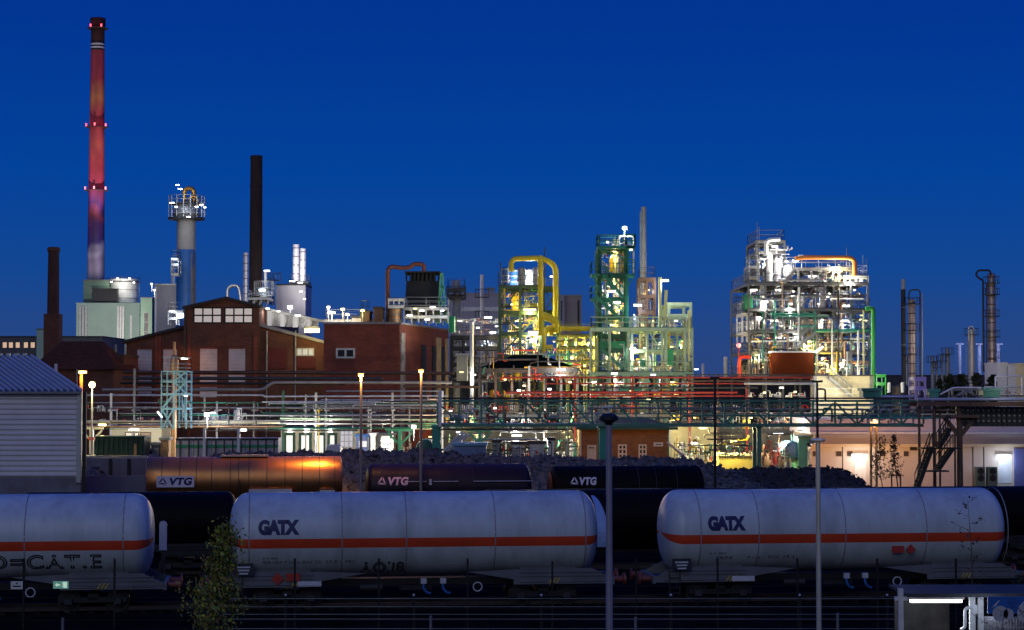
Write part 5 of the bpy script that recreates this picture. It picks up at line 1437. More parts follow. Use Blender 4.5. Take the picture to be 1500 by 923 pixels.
# small service bridges with vertical bits
# ---------- ground level behind the rack, left
t = house('lit_pump_house', 'low pale building lit from within, left part, behind the dark green tank container', 163, 237, 628, None, 172, 6, CREAM, WHITE, 'building', windows=((184, 204, 633, 662, E('door_warm', (1, .7, .42), .5), BROWN, 2, 1), (206, 222, 633, 662, M('shade_beige', (.5, .36, .22), .6), BROWN, 1, 1)))
tube_lamp(196, 629.5, 168, 'w', 900, 'strip lamp over the lit doors of the low pale building', 16, thick=.15)
dg = thing('skip_container', 'dark green ribbed waste container on a low wall', 'container', (PX(174, 150), 150, z_at(668, 150)))
x0, x1, z0, z1 = PX(140, 150), PX(212, 150), z_at(667, 150), z_at(641, 150)
MB().box(x0, x1, 150, 152.4, z0, z1).build('body', M('skip_green', (.02, .06, .035), .5, .1, .4, 1.5), dg)
for k in range(10): x = x0+(x1-x0)*(k+.5)/10; MB().box(x-.06, x+.06, 149.88, 149.997, z0+.1, z1-.1).build('rib', M('skip_green'), dg)
MB().box(x0-.05, x1+.05, 149.9, 152.5, z1+.002, z1+.1).build('rim', M('skip_green'), dg)
MB().box(PX(197, 149.8), PX(201, 149.8), 149.75, 149.87, z0, z0+.9).build('bracket', COPPER, dg)
MB().box(PX(118, 149), PX(216, 149), 149, 153, 0, z_at(668, 149)).build('low_wall', CONC, label='low concrete wall carrying the dark green container', cat='wall')
w_ = thing('loading_wall', 'dim grey panelled wall below the green container', 'wall', (PX(165, 140), 140, 0))
MB().box(PX(120, 140), PX(214, 140), 140, 140.5, 0, z_at(671, 140)).build('panel', M('wall_lilac', (.16, .15, .19), .8, 0, .3, .7), w_)
for a in (163, 190): MB().box(PX(a, 140)-.12, PX(a, 140)+.12, 139.9, 139.997, 0, z_at(672, 140)).build('joint', BLACK, w_)
# striped containers
for k, (a, b_, lab) in enumerate(((258, 284, 'first from the left'), (284.6, 310, 'second from the left'), (310.6, 360, 'third and longest'), (360.6, 408, 'last on the right'))):
    Y = 152; x0, x1, z0, z1 = PX(a, Y), PX(b_, Y), 0, z_at(642, Y)
    t = thing('striped_container', 'lilac grey container with a green stripe behind the glowing wagon, ' + lab, 'container', ((x0+x1)/2, Y, 0), 'green striped containers in a row')
    MB().box(x0, x1, Y, Y+2.4, z0, z1).build('body', M('container_lilac', (.36, .35, .41), .6, 0, .15, .8), t)
    MB().box(x0, x1, Y-.03, Y-.004, z_at(656, Y), z_at(651.5, Y)).build('stripe', M('container_green', (.02, .24, .12), .5, 0, .15), t)
    MB().box(x0, x1, Y-.05, Y-.003, z1-.15, z1).build('top_rail', BLACK, t)
    q = MB(); n_ = 2 if b_-a < 30 else 4
    for i in range(n_): q.box(x0+(x1-x0)*(i+.5)/n_-.05, x0+(x1-x0)*(i+.5)/n_+.05, Y-.06, Y-.031, z0, z1-.16)
    q.build('door_bar', BLACK, t)
for px in (300, 350): 
    x = PX(px, 150.5); MB().box(x-.1, x+.1, 150.4, 150.6, 0, z_at(628, 150)).build('white_post', WHITE, label='slim white post in front of the striped containers, ' + ('left' if px == 300 else 'right') + ' one', cat='post')
for px, a, w2, m_, lab in ((228, 652, 12, GREY, 'grey machine box'), (241, 645, 11, COPPER, 'copper lit machine housing'), (219, 660, 9, DARK, 'dark crate')):
    t = house('machine_box', lab + ' left of the striped containers', px-w2/2, px+w2/2, a, None, 153, 1.6, m_, GREY, 'machine')
# bright panelled wall
t = house('lit_workshop', 'brightly lit pale workshop front with green mullions in the rack shadow', 412, 522, 630, None, 176, 8, CREAM, DARK, 'building')
for k, (a, b_) in enumerate(((416, 433), (438, 457), (461, 478), (480, 494))):
    window(t, 176, a, b_, 634, 668, E('workshop_glow', (1, .93, .80), .8 if k < 2 else .45), DGREEN, 1, 1, name='bay_window', bar_=.25)
window(t, 176, 498, 518, 628, 656, E('workshop_glow_dim', (.9, .85, .95), .35), WHITE, 3, 3, bar_=.12)
house('lilac_cabin', 'small lilac blue cabin right of the bright workshop', 522, 542, 640, None, 172, 3, M('cabin_blue', (.10, .14, .34), .5, 0, .2), BLUE, 'cabin', windows=((526, 538, 646, 655, E('cabin_glow', (.5, .6, 1), .25), WHITE, 2, 1),))
house('white_door_block', 'narrow white block beside the lilac blue cabin', 543, 550, 638, None, 171, 3, WHITE, WHITE, 'cabin')
tube_lamp(565, 645.5, 168, 'w', 1200, 'bright box lamp over the garage opening', 14, thick=.45)
t = house('garage', 'open lit garage bay left of the green branched support', 552, 576, 638, None, 172, 4, DARK, DARK, 'building', windows=((557, 574, 650, 664, E('garage_glow', (.95, .92, 1), 1.0), GREY, 3, 2),))
p = P(487, 660, 150)
vd = thing('parked_van', 'white van roof showing above the rubble crest', 'van', (p.x, 150, 0))
zr = z_at(652, 150)
MB().prism([(PX(474, 150), .5), (PX(501, 150), .5), (PX(501, 150), zr-1.2), (PX(498, 150), zr-.1), (PX(494, 150), zr), (PX(480, 150), zr), (PX(476, 150), zr-.7), (PX(474, 150), zr-1.5)], 150, 152).build('body', WHITE, vd, True)
MB().box(PX(478, 150), PX(484, 150), 149.96, 149.997, zr-.9, zr-.4).build('window', BLACK, vd)
for a in (479, 496): MB().cyl((PX(a, 150), 149.9, .4), (PX(a, 150), 150.2, .4), .4, n=14).build('wheel', BLACK, vd, True)
dt = drum('dark green tank end lying left of the teal column', (PX(622, 155), 158, z_at(658, 155)), 5, W(14, 155), DGREEN, 'lying_tank', 'tank', axis=1)
house('blue_cabin', 'pale blue flat roofed cabin behind the rubble, right of the slanting white pipes', 665, 712, 653, None, 150, 3, M('cabin_pale_blue', (.25, .33, .5), .5, 0, .1), LBLUE, 'cabin')
for k in range(4):
    pipe('slanting white pipe beside the teal column, ' + ('topmost', 'second', 'third', 'lowest')[k] + ' of four', [(650+k*3, 661+k*.5), (676+k*4, 632+k*1.5)], 152+k*.4, 2.4, PALE, group='slanting white pipes')

# ================================================================ teal truss bridge
Y = 142
TL = M('teal_truss', (.07, .23, .17), .5, .1, .25, .8)
tb = thing('pipe_bridge', 'long teal lattice pipe bridge crossing the plant', 'pipe bridge', (PX(990, Y), Y, z_at(624, Y)))
xa, xb = PX(641, Y), PX(1352, Y)
def zl(px, yl, yr): return lambda yy: 0
zt = z_at(586, Y); zb = z_at(621, Y)
for y in (Y, Y+3):
    MB().box(xa, xb, y-.12, y+.12, zt-.15, zt).build('top_chord', TL, tb)
    MB().box(xa, xb, y-.14, y+.14, zb-.22, zb).build('bottom_chord', TL, tb)
nb = 22
for i in range(nb+1):
    x = xa+(xb-xa)*i/nb
    MB().box(x-.07, x+.07, Y-.1, Y+.1, zb, zt-.15).build('upright', TL, tb)
    if i < nb:
        x2 = xa+(xb-xa)*(i+1)/nb
        if i % 2 == 0: MB().bar((x+.1, Y, zt-.25), (x2-.1, Y, zb+.05), .13).build('diagonal', TL, tb)
        elif i > 12: MB().bar((x+.1, Y, zb+.05), (x2-.1, Y, zt-.25), .13).build('diagonal', TL, tb)
q = MB(); q.box(xa, xb, Y-.02, Y+.02, z_at(592, Y)-.05, z_at(592, Y)+.03); q.box(xa, xb, Y-.02, Y+.02, z_at(606, Y)-.05, z_at(606, Y)+.03)
q.build('handrail', TL, tb)
MB().box(xa, xb, Y+.2, Y+2.8, zb-.1, zb-.04).build('walkway', DARK, tb)
G = 'pipes carried by the teal bridge'
for px0, px1, py, w_, m_, lab in ((641, 866, 621.5, 4.6, M('pipe_bright', (.62, .60, .60), .4, .2, .15, .6), 'bright grey pipe slung under the left part of the teal bridge'),
        (641, 830, 629, 2.6, WHITE, 'thin white pipe below the bright grey one'), (860, 1100, 598, 3, GREY, 'grey pipe inside the teal bridge, middle part'),
        (980, 1345, 600, 3, M('pipe_greybeige'), 'beige grey pipe inside the teal bridge, right part'), (1000, 1345, 609, 3, TEAL, 'teal pipe low inside the bridge'),
        (1195, 1345, 594, 2.4, STEEL, 'thin silver pipe high inside the right end of the bridge'), (641, 1340, 583.5, 2.6, DARK, 'dark pipe lying on top of the teal bridge'),
        (700, 1000, 612, 2.2, PGREEN, 'thin pale green pipe inside the bridge')):
    pipe(lab, [(px0, py), (px1, py)], Y+1.5, w_, m_, group=G, flanges=5 if px1-px0 > 200 else 0)
clutter('teal pipe bridge', PX(655, Y), PX(735, Y), [zb-.1, zt+.4], Y+.6, 2, ('valve_tree', 'bent_pipe', 'pump_unit'), ('white', 'red', 'grey', 'silver'), 5, 5, names=('left end',))
clutter('teal pipe bridge', PX(790, Y), PX(905, Y), [zb-.1, zt+.9], Y+.6, 2, ('valve_tree', 'bent_pipe', 'pump_unit', 'riser_bundle'), ('white', 'silver', 'grey', 'green'), 8, 6, names=('above the brick house',))
clutter('teal pipe bridge', PX(1200, Y), PX(1340, Y), [zb-.1, zt+.2], Y+.6, 2, ('valve_tree', 'bent_pipe'), ('silver', 'teal', 'grey', 'pale'), 7, 61, names=('right end',))
TG = M('column_teal', (.03, .30, .22), .45, 0, .15, .8)
for px, w_, lab, m_ in ((639, 12, 'thick teal column under the left end of the bridge', TG), (885, 14, 'broad teal column behind the tall dark headed lamp post', TG), (1112, 6, 'slim teal grey column carrying the bridge right of the yellow lit bay', TL)):
    x = PX(px, Y); t = thing('bridge_column', lab, 'column', (x, Y+1.5, 0), 'columns of the teal bridge'); r = W(w_, Y)/2
    for y in ((Y+.3, Y+2.7)): MB().box(x-r, x+r, y-.2, y+.2, 0, zb-.31).build('shaft', m_, t)
    MB().box(x-r-.1, x+r+.1, Y+.1, Y+2.9, zb-.308, zb-.15).build('head_plate', m_, t)
x = PX(645, Y); MB().box(x-.12, x+.12, Y-.5, Y-.2, z_at(625, Y), z_at(573, Y)).build('rail_post', WHITE, label='short white post above the left end of the teal bridge', cat='post')
# small brick house
Yh = 156
t = house('brick_house', 'small orange brick house with white windows and dark green hip roof behind the rubble', 851, 978, 630, None, Yh, 8, BRK3, DGREEN, 'house')
x0, x1 = PX(843, Yh), PX(992, Yh); ze = z_at(630, Yh)+.03; zr = ze+1.0
r = MB(); A = [(x0, Yh-.5, ze+.2), (x1, Yh-.5, ze+.2), (x1, Yh+8.5, ze+.2), (x0, Yh+8.5, ze+.2)]; e = (x0+2.5, Yh+4, zr); f = (x1-2.5, Yh+4, zr)
r.face([A[0], A[1], f, e]); r.face([A[2], A[3], e, f]); r.face([A[3], A[0], e]); r.face([A[1], A[2], f]); r.build('hip_roof', M('roof_darkgreen', (.015, .05, .035), .7, 0, .2, 1), t)
MB().box(x0, x1, Yh-.55, Yh-.45, ze+.0, ze+.19).build('gutter', DGREEN, t)
WP = M('pane_dim', (.05, .055, .06), .15)
for a, b_ in ((876.5, 881.5), (905, 918), (935, 947)): window(t, Yh, a, b_, 651, 672, WP, M('frame_cream', (.75, .7, .55), .5), 2, 3, bar_=.12)
window(t, Yh, 860, 873, 652, 674, M('door_cream', (.65, .6, .5), .6), M('frame_cream'), 1, 1, name='door')
sx = MB().box(PX(957, Yh), PX(971, Yh), Yh-.07, Yh-.004, z_at(654, Yh), z_at(648, Yh)); sx.build('name_board', M('notice_white'), t)
MB().box(PX(960, Yh), PX(968, Yh), Yh-.08, Yh-.072, z_at(651.6, Yh), z_at(650.4, Yh)).build('board_text', INK, t)
MB().box(PX(862, Yh), PX(870, Yh), Yh-.085, Yh-.075, z_at(656.6, Yh), z_at(655.4, Yh)).build('board_text', INK, t)
MB().cyl((PX(850, Yh), Yh-.3, 0), (PX(850, Yh), Yh-.3, ze), .08).build('downpipe', M('frame_cream'), t, True)
light(P(905, 672, Yh-5), 'o', 260, .3, t); light(P(960, 640, Yh-5), 'o', 200, .3, t)  # added orange fill for the house front, no fittings
pipe('slanting pale conveyor cover going down right of the small brick house', [(977, 648), (1002, 668)], 155, 4, PALE, cat='conveyor', name='conveyor_cover')

# ================================================================ ground level under the bridge (between 640 and 1190)
def row(where, a, b_, ytop, Y, n, seed, colours, kinds=('standing_vessel', 'lying_drum', 'pump_unit', 'valve_tree', 'bent_pipe', 'riser_bundle', 'cabinet'), z0=None, bays=('left', 'middle', 'right'), nm='ground level'):
    z0 = z_at(670, Y) - 1.2 if z0 is None else z0
    clutter(where, PX(a, Y), PX(b_, Y), [z0, z_at(ytop, Y)], Y, 5, kinds, colours, n, seed, names=(nm,), bays=bays, fill=(.5, 1))
row('yard left of the teal column', 588, 640, 632, 166, 10, 1, ('copper', 'red', 'dark', 'brown', 'white'))
row('yard left of the brick house', 715, 845, 634, 168, 24, 2, ('white', 'pale', 'green', 'white', 'grey', 'dark', 'silver'))
row('yellow lit bay', 990, 1050, 640, 168, 8, 3, ('yellow', 'pale', 'white'))
row('bay left of the slim teal column', 1052, 1110, 640, 168, 15, 4, ('yellow', 'grey', 'white', 'silver', 'yellow'))
row('red lit bay', 1118, 1160, 636, 168, 13, 5, ('copper', 'red', 'copper', 'white'))
KM = ('pipe_manifold', 'cable_rack', 'pipe_manifold', 'bent_pipe', 'valve_tree', 'riser_bundle')
for a_, b_, n_, sd2, cs in ((645, 845, 22, 201, ('dark', 'grey', 'brown', 'green', 'silver')), (985, 1110, 14, 202, ('dark', 'green', 'yellow', 'grey')), (1115, 1186, 10, 203, ('dark', 'brown', 'copper', 'grey'))):
    clutter({645: 'yard back row left of the brick house', 985: 'back row of the yellow bay', 1115: 'back row of the red bay'}[a_], PX(a_, 176), PX(b_, 176), [0.1, z_at(638, 176)], 174, 3, KM, cs, n_, sd2, names=('ground level',), fill=(.8, 1))
    clutter({645: 'upper tier left of the brick house', 985: 'upper tier of the yellow bay', 1115: 'upper tier of the red bay'}[a_], PX(a_, 176), PX(b_, 176), [z_at(630, 180), z_at(600, 180)], 180, 3, KM, cs, n_, sd2+10, names=('pipe deck',), fill=(.8, 1))
clutter('pipe deck behind the teal bridge', PX(650, 186), PX(1190, 186), [z_at(606, 186), z_at(583, 186)], 186, 3, KM, ('dark', 'green', 'brown', 'grey', 'dark', 'silver', 'red'), 44, 233, names=('middle height',), bays=('far left', 'left', 'centre', 'right', 'far right'), fill=(.8, 1))
frame('pipe_deck', 'long dark pipe deck carrying the crowded pipework behind the teal bridge', 648, 1192, (606, 629), 184, 5, DARK, 16, .22, rails=False, cat='pipe rack')
for k, (px, py, c) in enumerate(((660, 602, 'w'), (690, 610, 'y'), (725, 598, 'w'), (762, 606, 'w'), (800, 600, 'w'), (838, 610, 'y'), (872, 602, 'w'), (940, 606, 'w'), (985, 600, 'y'), (1018, 612, 'y'), (1060, 600, 'w'), (1130, 606, 'w'), (1160, 600, 'w'), (1100, 612, 'y'))):
    tube_lamp(px, py, 181, c, 500, ('white' if c == 'w' else 'yellow') + ' strip lamp on the pipe deck behind the teal bridge, ' + ('left' if px < 850 else 'right') + ' part', 5, group='lamps of the pipe deck behind the bridge', thick=.12, fwd=-.3)
clutter('dark back rank of the left rack', PX(122, 186), PX(645, 186), [z_at(628, 188), z_at(606, 188), z_at(584, 188)], 188, 2, ('cable_rack', 'pipe_manifold', 'valve_tree'), ('dark', 'brown', 'grey', 'dark'), 30, 240, names=('lower row', 'upper row'), bays=('far left', 'left', 'centre', 'right'), fill=(.8, 1))
for a_, b_, c_, m_, lab in ((750, 767, 651, WHITE, 'white box body left of the pair'), (775, 798, 650, PALE, 'pale box body in the middle'), (803, 812, 645, WHITE, 'narrow white box body close to the brick house'), (722, 734, 648, GREY, 'grey box body by the yard lamp')):
    house('box_container', lab + ' in the yard', a_, b_, c_, None, 160, 2.4, m_, DARK, 'container')
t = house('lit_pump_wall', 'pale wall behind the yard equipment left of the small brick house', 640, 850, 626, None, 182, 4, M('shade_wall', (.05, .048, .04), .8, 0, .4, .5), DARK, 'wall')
house('yellow_wall', 'yellow lit wall right of the small brick house', 985, 1050, 620, None, 178, 4, M('wall_yellowish', (.6, .55, .3), .7, 0, .25, .4), DARK, 'wall')
house('far_service_hall', 'long low black hall far behind the teal bridge', 640, 1200, 555, None, 262, 6, BLACK, BLACK, 'building')
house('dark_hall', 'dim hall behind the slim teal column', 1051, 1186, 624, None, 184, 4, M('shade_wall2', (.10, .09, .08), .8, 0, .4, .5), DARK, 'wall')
house('yellow_tank_wall', 'yellow bund wall left of the slim teal column', 1052, 1108, 668, None, 163, 3, M('bund_yellow', (.60, .48, .12), .7, 0, .2, .8), CREAM, 'wall')
drum('pale blue round tank end between the red lit bay and the turquoise wall', (PX(1163, 160), 163, z_at(660, 160)), 5, W(13, 160), LBLUE, 'lying_tank', 'tank', axis=1)
house('turquoise_wall', 'turquoise cabin at the left end of the long pale building', 1169, 1185, 643, None, 160, 4, M('turquoise', (.10, .42, .32), .6, 0, .1, .6), TEAL, 'cabin')
for a_, b_, n_, sd2, cs, wh in ((716, 846, 16, 301, ('dark', 'grey', 'dark', 'green', 'white'), 'front rank left of the brick house'), (990, 1048, 6, 302, ('green', 'dark', 'yellow'), 'front rank of the yellow bay'), (1054, 1108, 8, 303, ('dark', 'grey', 'green'), 'front rank before the bund wall'), (1120, 1160, 6, 304, ('red', 'copper', 'dark'), 'front rank of the red bay')):
    clutter(wh, PX(a_, 160), PX(b_, 160), [z_at(674, 160), z_at(632, 160)], 159, 3, ('pipe_manifold', 'bent_pipe', 'valve_tree', 'cable_rack'), cs, n_, sd2, names=('ground level',), fill=(.45, 1))
pipe('pale yellow green post under the bridge left of the brick house', [(832, 626), (832, 672)], 157, 3, PGREEN, cat='post', name='yard_post')
tangle('yard left of the brick house', 645, 845, 628, 668, 161, 34, ('dark', 'grey', 'green', 'white', 'dark', 'pale'), 401)
tangle('yellow lit bay', 988, 1108, 628, 668, 161, 22, ('dark', 'green', 'yellow', 'grey', 'dark'), 402)
tangle('red lit bay', 1118, 1186, 630, 668, 161, 12, ('red', 'dark', 'copper', 'white'), 403)
tangle('left pipe rack', 125, 640, 584, 634, 164, 44, ('grey', 'silver', 'dark', 'pale', 'green', 'dark'), 404, (1.0, 2.2), .4)
L_ = 'yard lamps below the teal bridge'
for px, py, w_, c, e, lab in ((757, 638, 16, 'w', 1400, 'bright strip lamp under the bridge left of the small brick house'), (672, 633, 8, 'w', 500, 'small lamp above the slanting white pipes'),
        (700, 640, 6, 'y', 500, 'small yellow lamp near the branched green support'), (800, 645, 8, 'w', 600, 'lamp in the yard close to the small brick house'),
        (832, 640, 6, 'y', 500, 'yellowish lamp beside the brick house downpipe'), (1017, 649, 10, 'w', 500, 'lamp beneath the yellow lit bay roof'), (1030, 627, 12, 'y', 1500, 'yellow lamp high in the yellow lit bay'),
        (995, 652, 5, 'y', 600, 'small yellow lamp at the conveyor foot'), (1075, 646, 10, 'y', 600, 'yellow lamp in the equipment bay'), (1140, 636, 16, 'w', 900, 'pinkish white strip lamp over the red lit bay'),
        (1150, 655, 5, 'o', 350, 'orange lamp low in the red lit bay'), (988, 623, 10, 'w', 500, 'lamp by the right eave of the small brick house'), (1185, 668, 4, 'w', 150, 'tiny lamp at the turquoise cabin corner'), (630, 640, 5, 'o', 500, 'orange lamp behind the dark green tank end')):
    tube_lamp(px, py, 162, c, e*2.2, lab, w_, thick=.16 if w_ > 8 else .11, fwd=-.6, down=.4)
LS = .4
# ================================================================ mid background
LAV = M('lavender_wall', (.38, .36, .44), .7, 0, .08, .3)
t = house('lavender_hall', 'large pale lavender hall with a white band between the brick store and the yellow tower', 658, 736, 431, None, 300, 20, LAV, LAV, 'industrial building')
MB().box(PX(676, 300), PX(733, 300), 299.9, 299.99, z_at(456, 300), z_at(450, 300)).build('white_band', WHITE, t)
for a in (716, 722): house('roof_cabin', 'little roof box on the lavender hall, ' + ('left' if a == 716 else 'right') + ' one', a-2.5, a+2.5, 423+(a-716)*.1, 431, 301, 2, GREY, GREY, 'cabin')
vessel('slim silver stack with a black tip in front of the lavender hall', 706, 402, None, 5.5, 260, SIL, 'vent_stack', 'chimney', rings=(436, 468), dome=.1)
t = bpy.data.objects['vent_stack.001'] if 'vent_stack.001' in bpy.data.objects else None
vessel('round dark vessel with a platform and antennas right of the green lattice brace', 668, 410, None, 12, 235, GREY, 'process_column', 'process column', rings=(433,), dome=.3, ladder=1)
frame('column_head_frame', 'open dark head frame on the round dark vessel', 655, 681, (422, 434), 234, 3, DARK, 2, .15, zbase=z_at(436, 234), deckm=False)
for a, b_ in ((650, 405), (681, 416), (661, 408), (674, 408)): pipe('thin antenna rod standing by the round dark vessel', [(a, 440), (a, b_)], 236, 1, STEEL, cat='antenna', name='antenna_rod', group='antenna rods by the round dark vessel')
t = vessel('bright green short tank on the gallery beside the brick store', 662, 463, 487, 10, 206, M('tank_green', (.02, .42, .16), .4, 0, .1), 'small_tank', 'tank', dome=.2)
t = house('beige_block', 'tall beige concrete block with a window strip right of the yellow tower', 826, 852, 434, None, 300, 12, M('beige_block', (.42, .36, .31), .8, 0, .1, .3), M('beige_block'), 'building')
MB().box(PX(846, 300), PX(849, 300), 299.9, 299.99, z_at(480, 300), z_at(440, 300)).build('window_strip', DARK, t)
house('pale_stair_block', 'narrow pale stair block attached left of the beige block', 819, 827, 434, None, 298, 6, LAV, LAV, 'building', windows=((821, 824, 440, 470, DARK, GREY, 1, 5),))
# steel frame between brick store and yellow tower
f1_ = frame('pipe_structure', 'dark steel frame with lit pipes between brick store and yellow tower', 660, 730, (492, 508, 532, 556), 208, 6, DARK, 4, .22, ((0, 1, 'x'), (2, 0, '/')))
clutter('dark frame by the brick store', PX(662, 208), PX(728, 208), list(f1_['_z'])[:5], 208, 6, ('bent_pipe', 'valve_tree', 'riser_bundle', 'standing_vessel', 'lying_drum'), ('silver', 'dark', 'white', 'brown', 'pale'), (5, 6, 6, 6), 41)
clutter('dark frame by the brick store', PX(664, 212), PX(735, 212), [z_at(490, 212), z_at(474, 212), z_at(455, 212)], 212, 6, ('bent_pipe', 'valve_tree', 'riser_bundle', 'standing_vessel'), ('white', 'silver', 'white', 'copper'), 7, 42, names=('roof level', 'upper roof level'))
vessel('white lit riser standing in the dark frame', 691, 472, None, 6, 205, WHITE, 'riser_column', 'process column', dome=.1)
house('lit_tank_block', 'square pale tank block inside the dark frame', 669, 685, 521, 558, 204, 3, M('tank_block', (.5, .5, .35), .5, 0, .2), STEEL, 'tank')
for px, py, w_, c, e in ((694, 549, 7, 'w', 700), (715, 465, 12, 'w', 1000), (722, 487, 10, 'c', 900), (700, 480, 5, 'w', 500), (673, 470, 5, 'w', 400), (712, 500, 7, 'c', 500), (676, 545, 6, 'y', 400), (728, 478, 6, 'c', 500)):
    tube_lamp(px, py, 204 if py > 500 else 209, c, e, 'strip lamp among the pipes of the dark frame beside the brick store', w_, group='lamps in the dark frame', thick=.18 if w_ > 9 else .12, fwd=-.4)

# ================================================================ yellow tower
Y = 205
YG = M('tower_grey', (.045, .085, .05), .5, .3, .2, 1)
yt = frame('process_tower', 'open grey steel tower with big yellow pipes and yellow lit decks', 732, 792, (418, 456, 487, 520, 548), Y, 9, YG, 2, .3, ((4, 0, '/'), (4, 1, 'v'), (3, 0, 'x'), (2, 0, '/'), (3, 1, '/'), (2, 1, 'x'), (1, 0, '/')), cat='steel tower', rail_r=.05)
frame('tower_extension', 'narrow steel bay on the right flank of the yellow pipe tower', 797, 818, (420, 455, 486), Y+2, 6, YG, 1, .22, ((2, 0, 'x'),), cat='steel tower')
YP = M('pipe_yellow', (.66, .52, .02), .35, 0, .12, .8)
pipe('fat yellow pipe loop over the top of the steel tower', [(749, 398), (749, 379), (789, 378), (792, 384), (792, 492)], Y-1.4, 8, YP, name='yellow_duct', cat='duct', bend=1.1)
pipe('fat yellow pipe dropping down the right flank of the steel tower', [(789, 377), (814, 387), (814, 478), (806, 482), (806, 492)], Y-.6, 8.5, YP, name='yellow_duct', cat='duct', bend=1.0)
pipe('horizontal yellow pipe running right from the steel tower', [(798, 486), (806, 480), (863, 481.5), (875, 482)], Y-1.2, 7.5, YP, name='yellow_duct', cat='duct', bend=.8, flanges=4)
pipe('yellow pipe falling through the pavilion roof', [(797, 480), (797, 580)], Y-8.5, 6, YP, name='yellow_duct', cat='duct')
pipe('short fat yellow duct box joint at the tower right flank', [(793, 462), (816, 470), (816, 488)], Y-1.3, 12, YP, name='yellow_duct', cat='duct', bend=1.4)
pipe('short yellow pipe stub right of the falling yellow pipe', [(798, 508), (810, 508)], Y-8.5, 6, YP, name='yellow_duct', cat='duct')
zt_ = list(yt['_z'])
for k, (px, w_, c) in enumerate(((740, 10, 'blue'), (752, 12, 'blue'), (764, 11, 'silver'), (775, 11, 'white'), (785, 9, 'pale'))):
    vessel(('navy domed vessel at the left end', 'banded navy vessel', 'silver banded vessel', 'white vessel', 'pale vessel at the right end')[k] + ' on top of the yellow pipe tower', px, 391+(k % 2)*3, 418, w_, Y+1+(k % 2)*3, PAL[c], 'top_vessel', 'vessel', dome=.6, bands=3, bandm=STEEL)
for px, b_ in ((733, 384), (730, 398), (798, 362), (737, 396)): pipe('thin rod on the corner of the yellow pipe tower', [(px, 420), (px, b_)], Y, 1.6, DARK, cat='antenna', name='antenna_rod', group='rods on the yellow pipe tower')
clutter('yellow pipe tower', PX(736, Y), PX(790, Y), zt_, Y, 9, ('standing_vessel', 'lying_drum', 'bent_pipe', 'riser_bundle', 'heat_exchanger'), ('yellow', 'yellow', 'grey', 'dark', 'white'), (6, 5, 5, 5, 5), 51, bays=('left', 'right'))
clutter('yellow pipe tower', PX(738, Y), PX(790, Y), [zt_[-1], z_at(388, Y)], Y, 8, ('bent_pipe', 'valve_tree', 'riser_bundle'), ('silver', 'white', 'yellow'), 7, 52, names=('top deck',), bays=('left', 'right'))
clutter('tower right flank bay', PX(798, Y), PX(866, Y), [z_at(548, Y), z_at(518, Y), z_at(490, Y)], Y, 8, ('standing_vessel', 'riser_bundle', 'bent_pipe', 'valve_tree'), ('dark', 'yellow', 'brown', 'green'), 7, 53, names=('lower shelf', 'upper shelf'))
for px, py, w_, c, e in ((776, 453.5, 20, 'y', 1800), (750, 446, 4, 'y', 600), (786, 470, 4, 'y', 700), (746, 485, 4, 'y', 600), (788, 505, 4, 'y', 700), (752, 512, 4, 'y', 700), (770, 440, 4, 'y', 600), (812, 500, 4, 'y', 700), (783, 486.5, 20, 'w', 2200), (757, 470, 5, 'y', 700), (765, 500, 5, 'y', 800), (745, 410, 5, 'c', 500), (778, 404, 6, 'c', 700), (768, 396, 5, 'w', 500), (808, 405, 5, 'w', 400), (748, 530, 6, 'o', 600), (785, 515, 8, 'y', 700), (855, 490, 5, 'y', 500)):
    tube_lamp(px, py, Y-.8 if w_ > 9 else Y+2, c, e*1.25, {'y': 'yellow', 'w': 'white', 'c': 'bluish', 'o': 'orange'}[c] + (' long' if w_ > 9 else ' short') + ' strip lamp on the ' + ('top deck' if py < 420 else 'upper storeys' if py < 480 else 'lower storeys') + ' of the yellow pipe tower', w_, group='lamps of the yellow pipe tower', thick=.2 if w_ > 9 else .14, fwd=-.5)
yz = list(yt['_z'])
for lv in range(len(yz)-1):
    zm_ = yz[lv]+(yz[lv+1]-yz[lv])*.5
    clutter('half height, yellow pipe tower', PX(736, Y), PX(790, Y), [zm_, yz[lv+1]+.1], Y+.3, 7, ('pipe_manifold', 'valve_tree', 'bent_pipe', 'lying_drum', 'riser_bundle'), ('yellow', 'yellow', 'dark', 'green', 'grey', 'white'), 8, 520+lv, bays=('left', 'right'), names=(ORD[lv],), fill=(.6, 1))
ye = frame('steel_frame', 'yellow green frame of pipes between yellow tower and green tower', 820, 872, (490, 508, 528, 550), Y, 7, M('frame_yellowgreen', (.42, .42, .10), .5, 0, .2, 1), 4, .2, ((3, 1, '/'), (2, 2, 'x'), (1, 0, '\\')), rail_r=.05, beamh=.25)
ez = list(ye['_z'])
for lv in range(1, len(ez)-1): clutter('yellow green frame', PX(821, Y), PX(871, Y), ez[lv:lv+2], Y, 7, ('pipe_manifold', 'standing_vessel', 'bent_pipe', 'valve_tree', 'riser_bundle'), ('yellow', 'dark', 'green', 'copper', 'yellow', 'white'), 8, 540+lv, bays=('left', 'right'), names=(ORD[lv],))
for px, py, c in ((830, 500, 'y'), (845, 495, 'y'), (862, 512, 'y'), (838, 520, 'y'), (856, 535, 'y'), (868, 545, 'w'), (826, 540, 'y'), (866, 498, 'y')):
    tube_lamp(px, py, Y+1, c, 2200, 'yellow strip lamp in the yellow green frame between the two towers', 4, group='lamps of the yellow green frame', thick=.13, fwd=-.4)
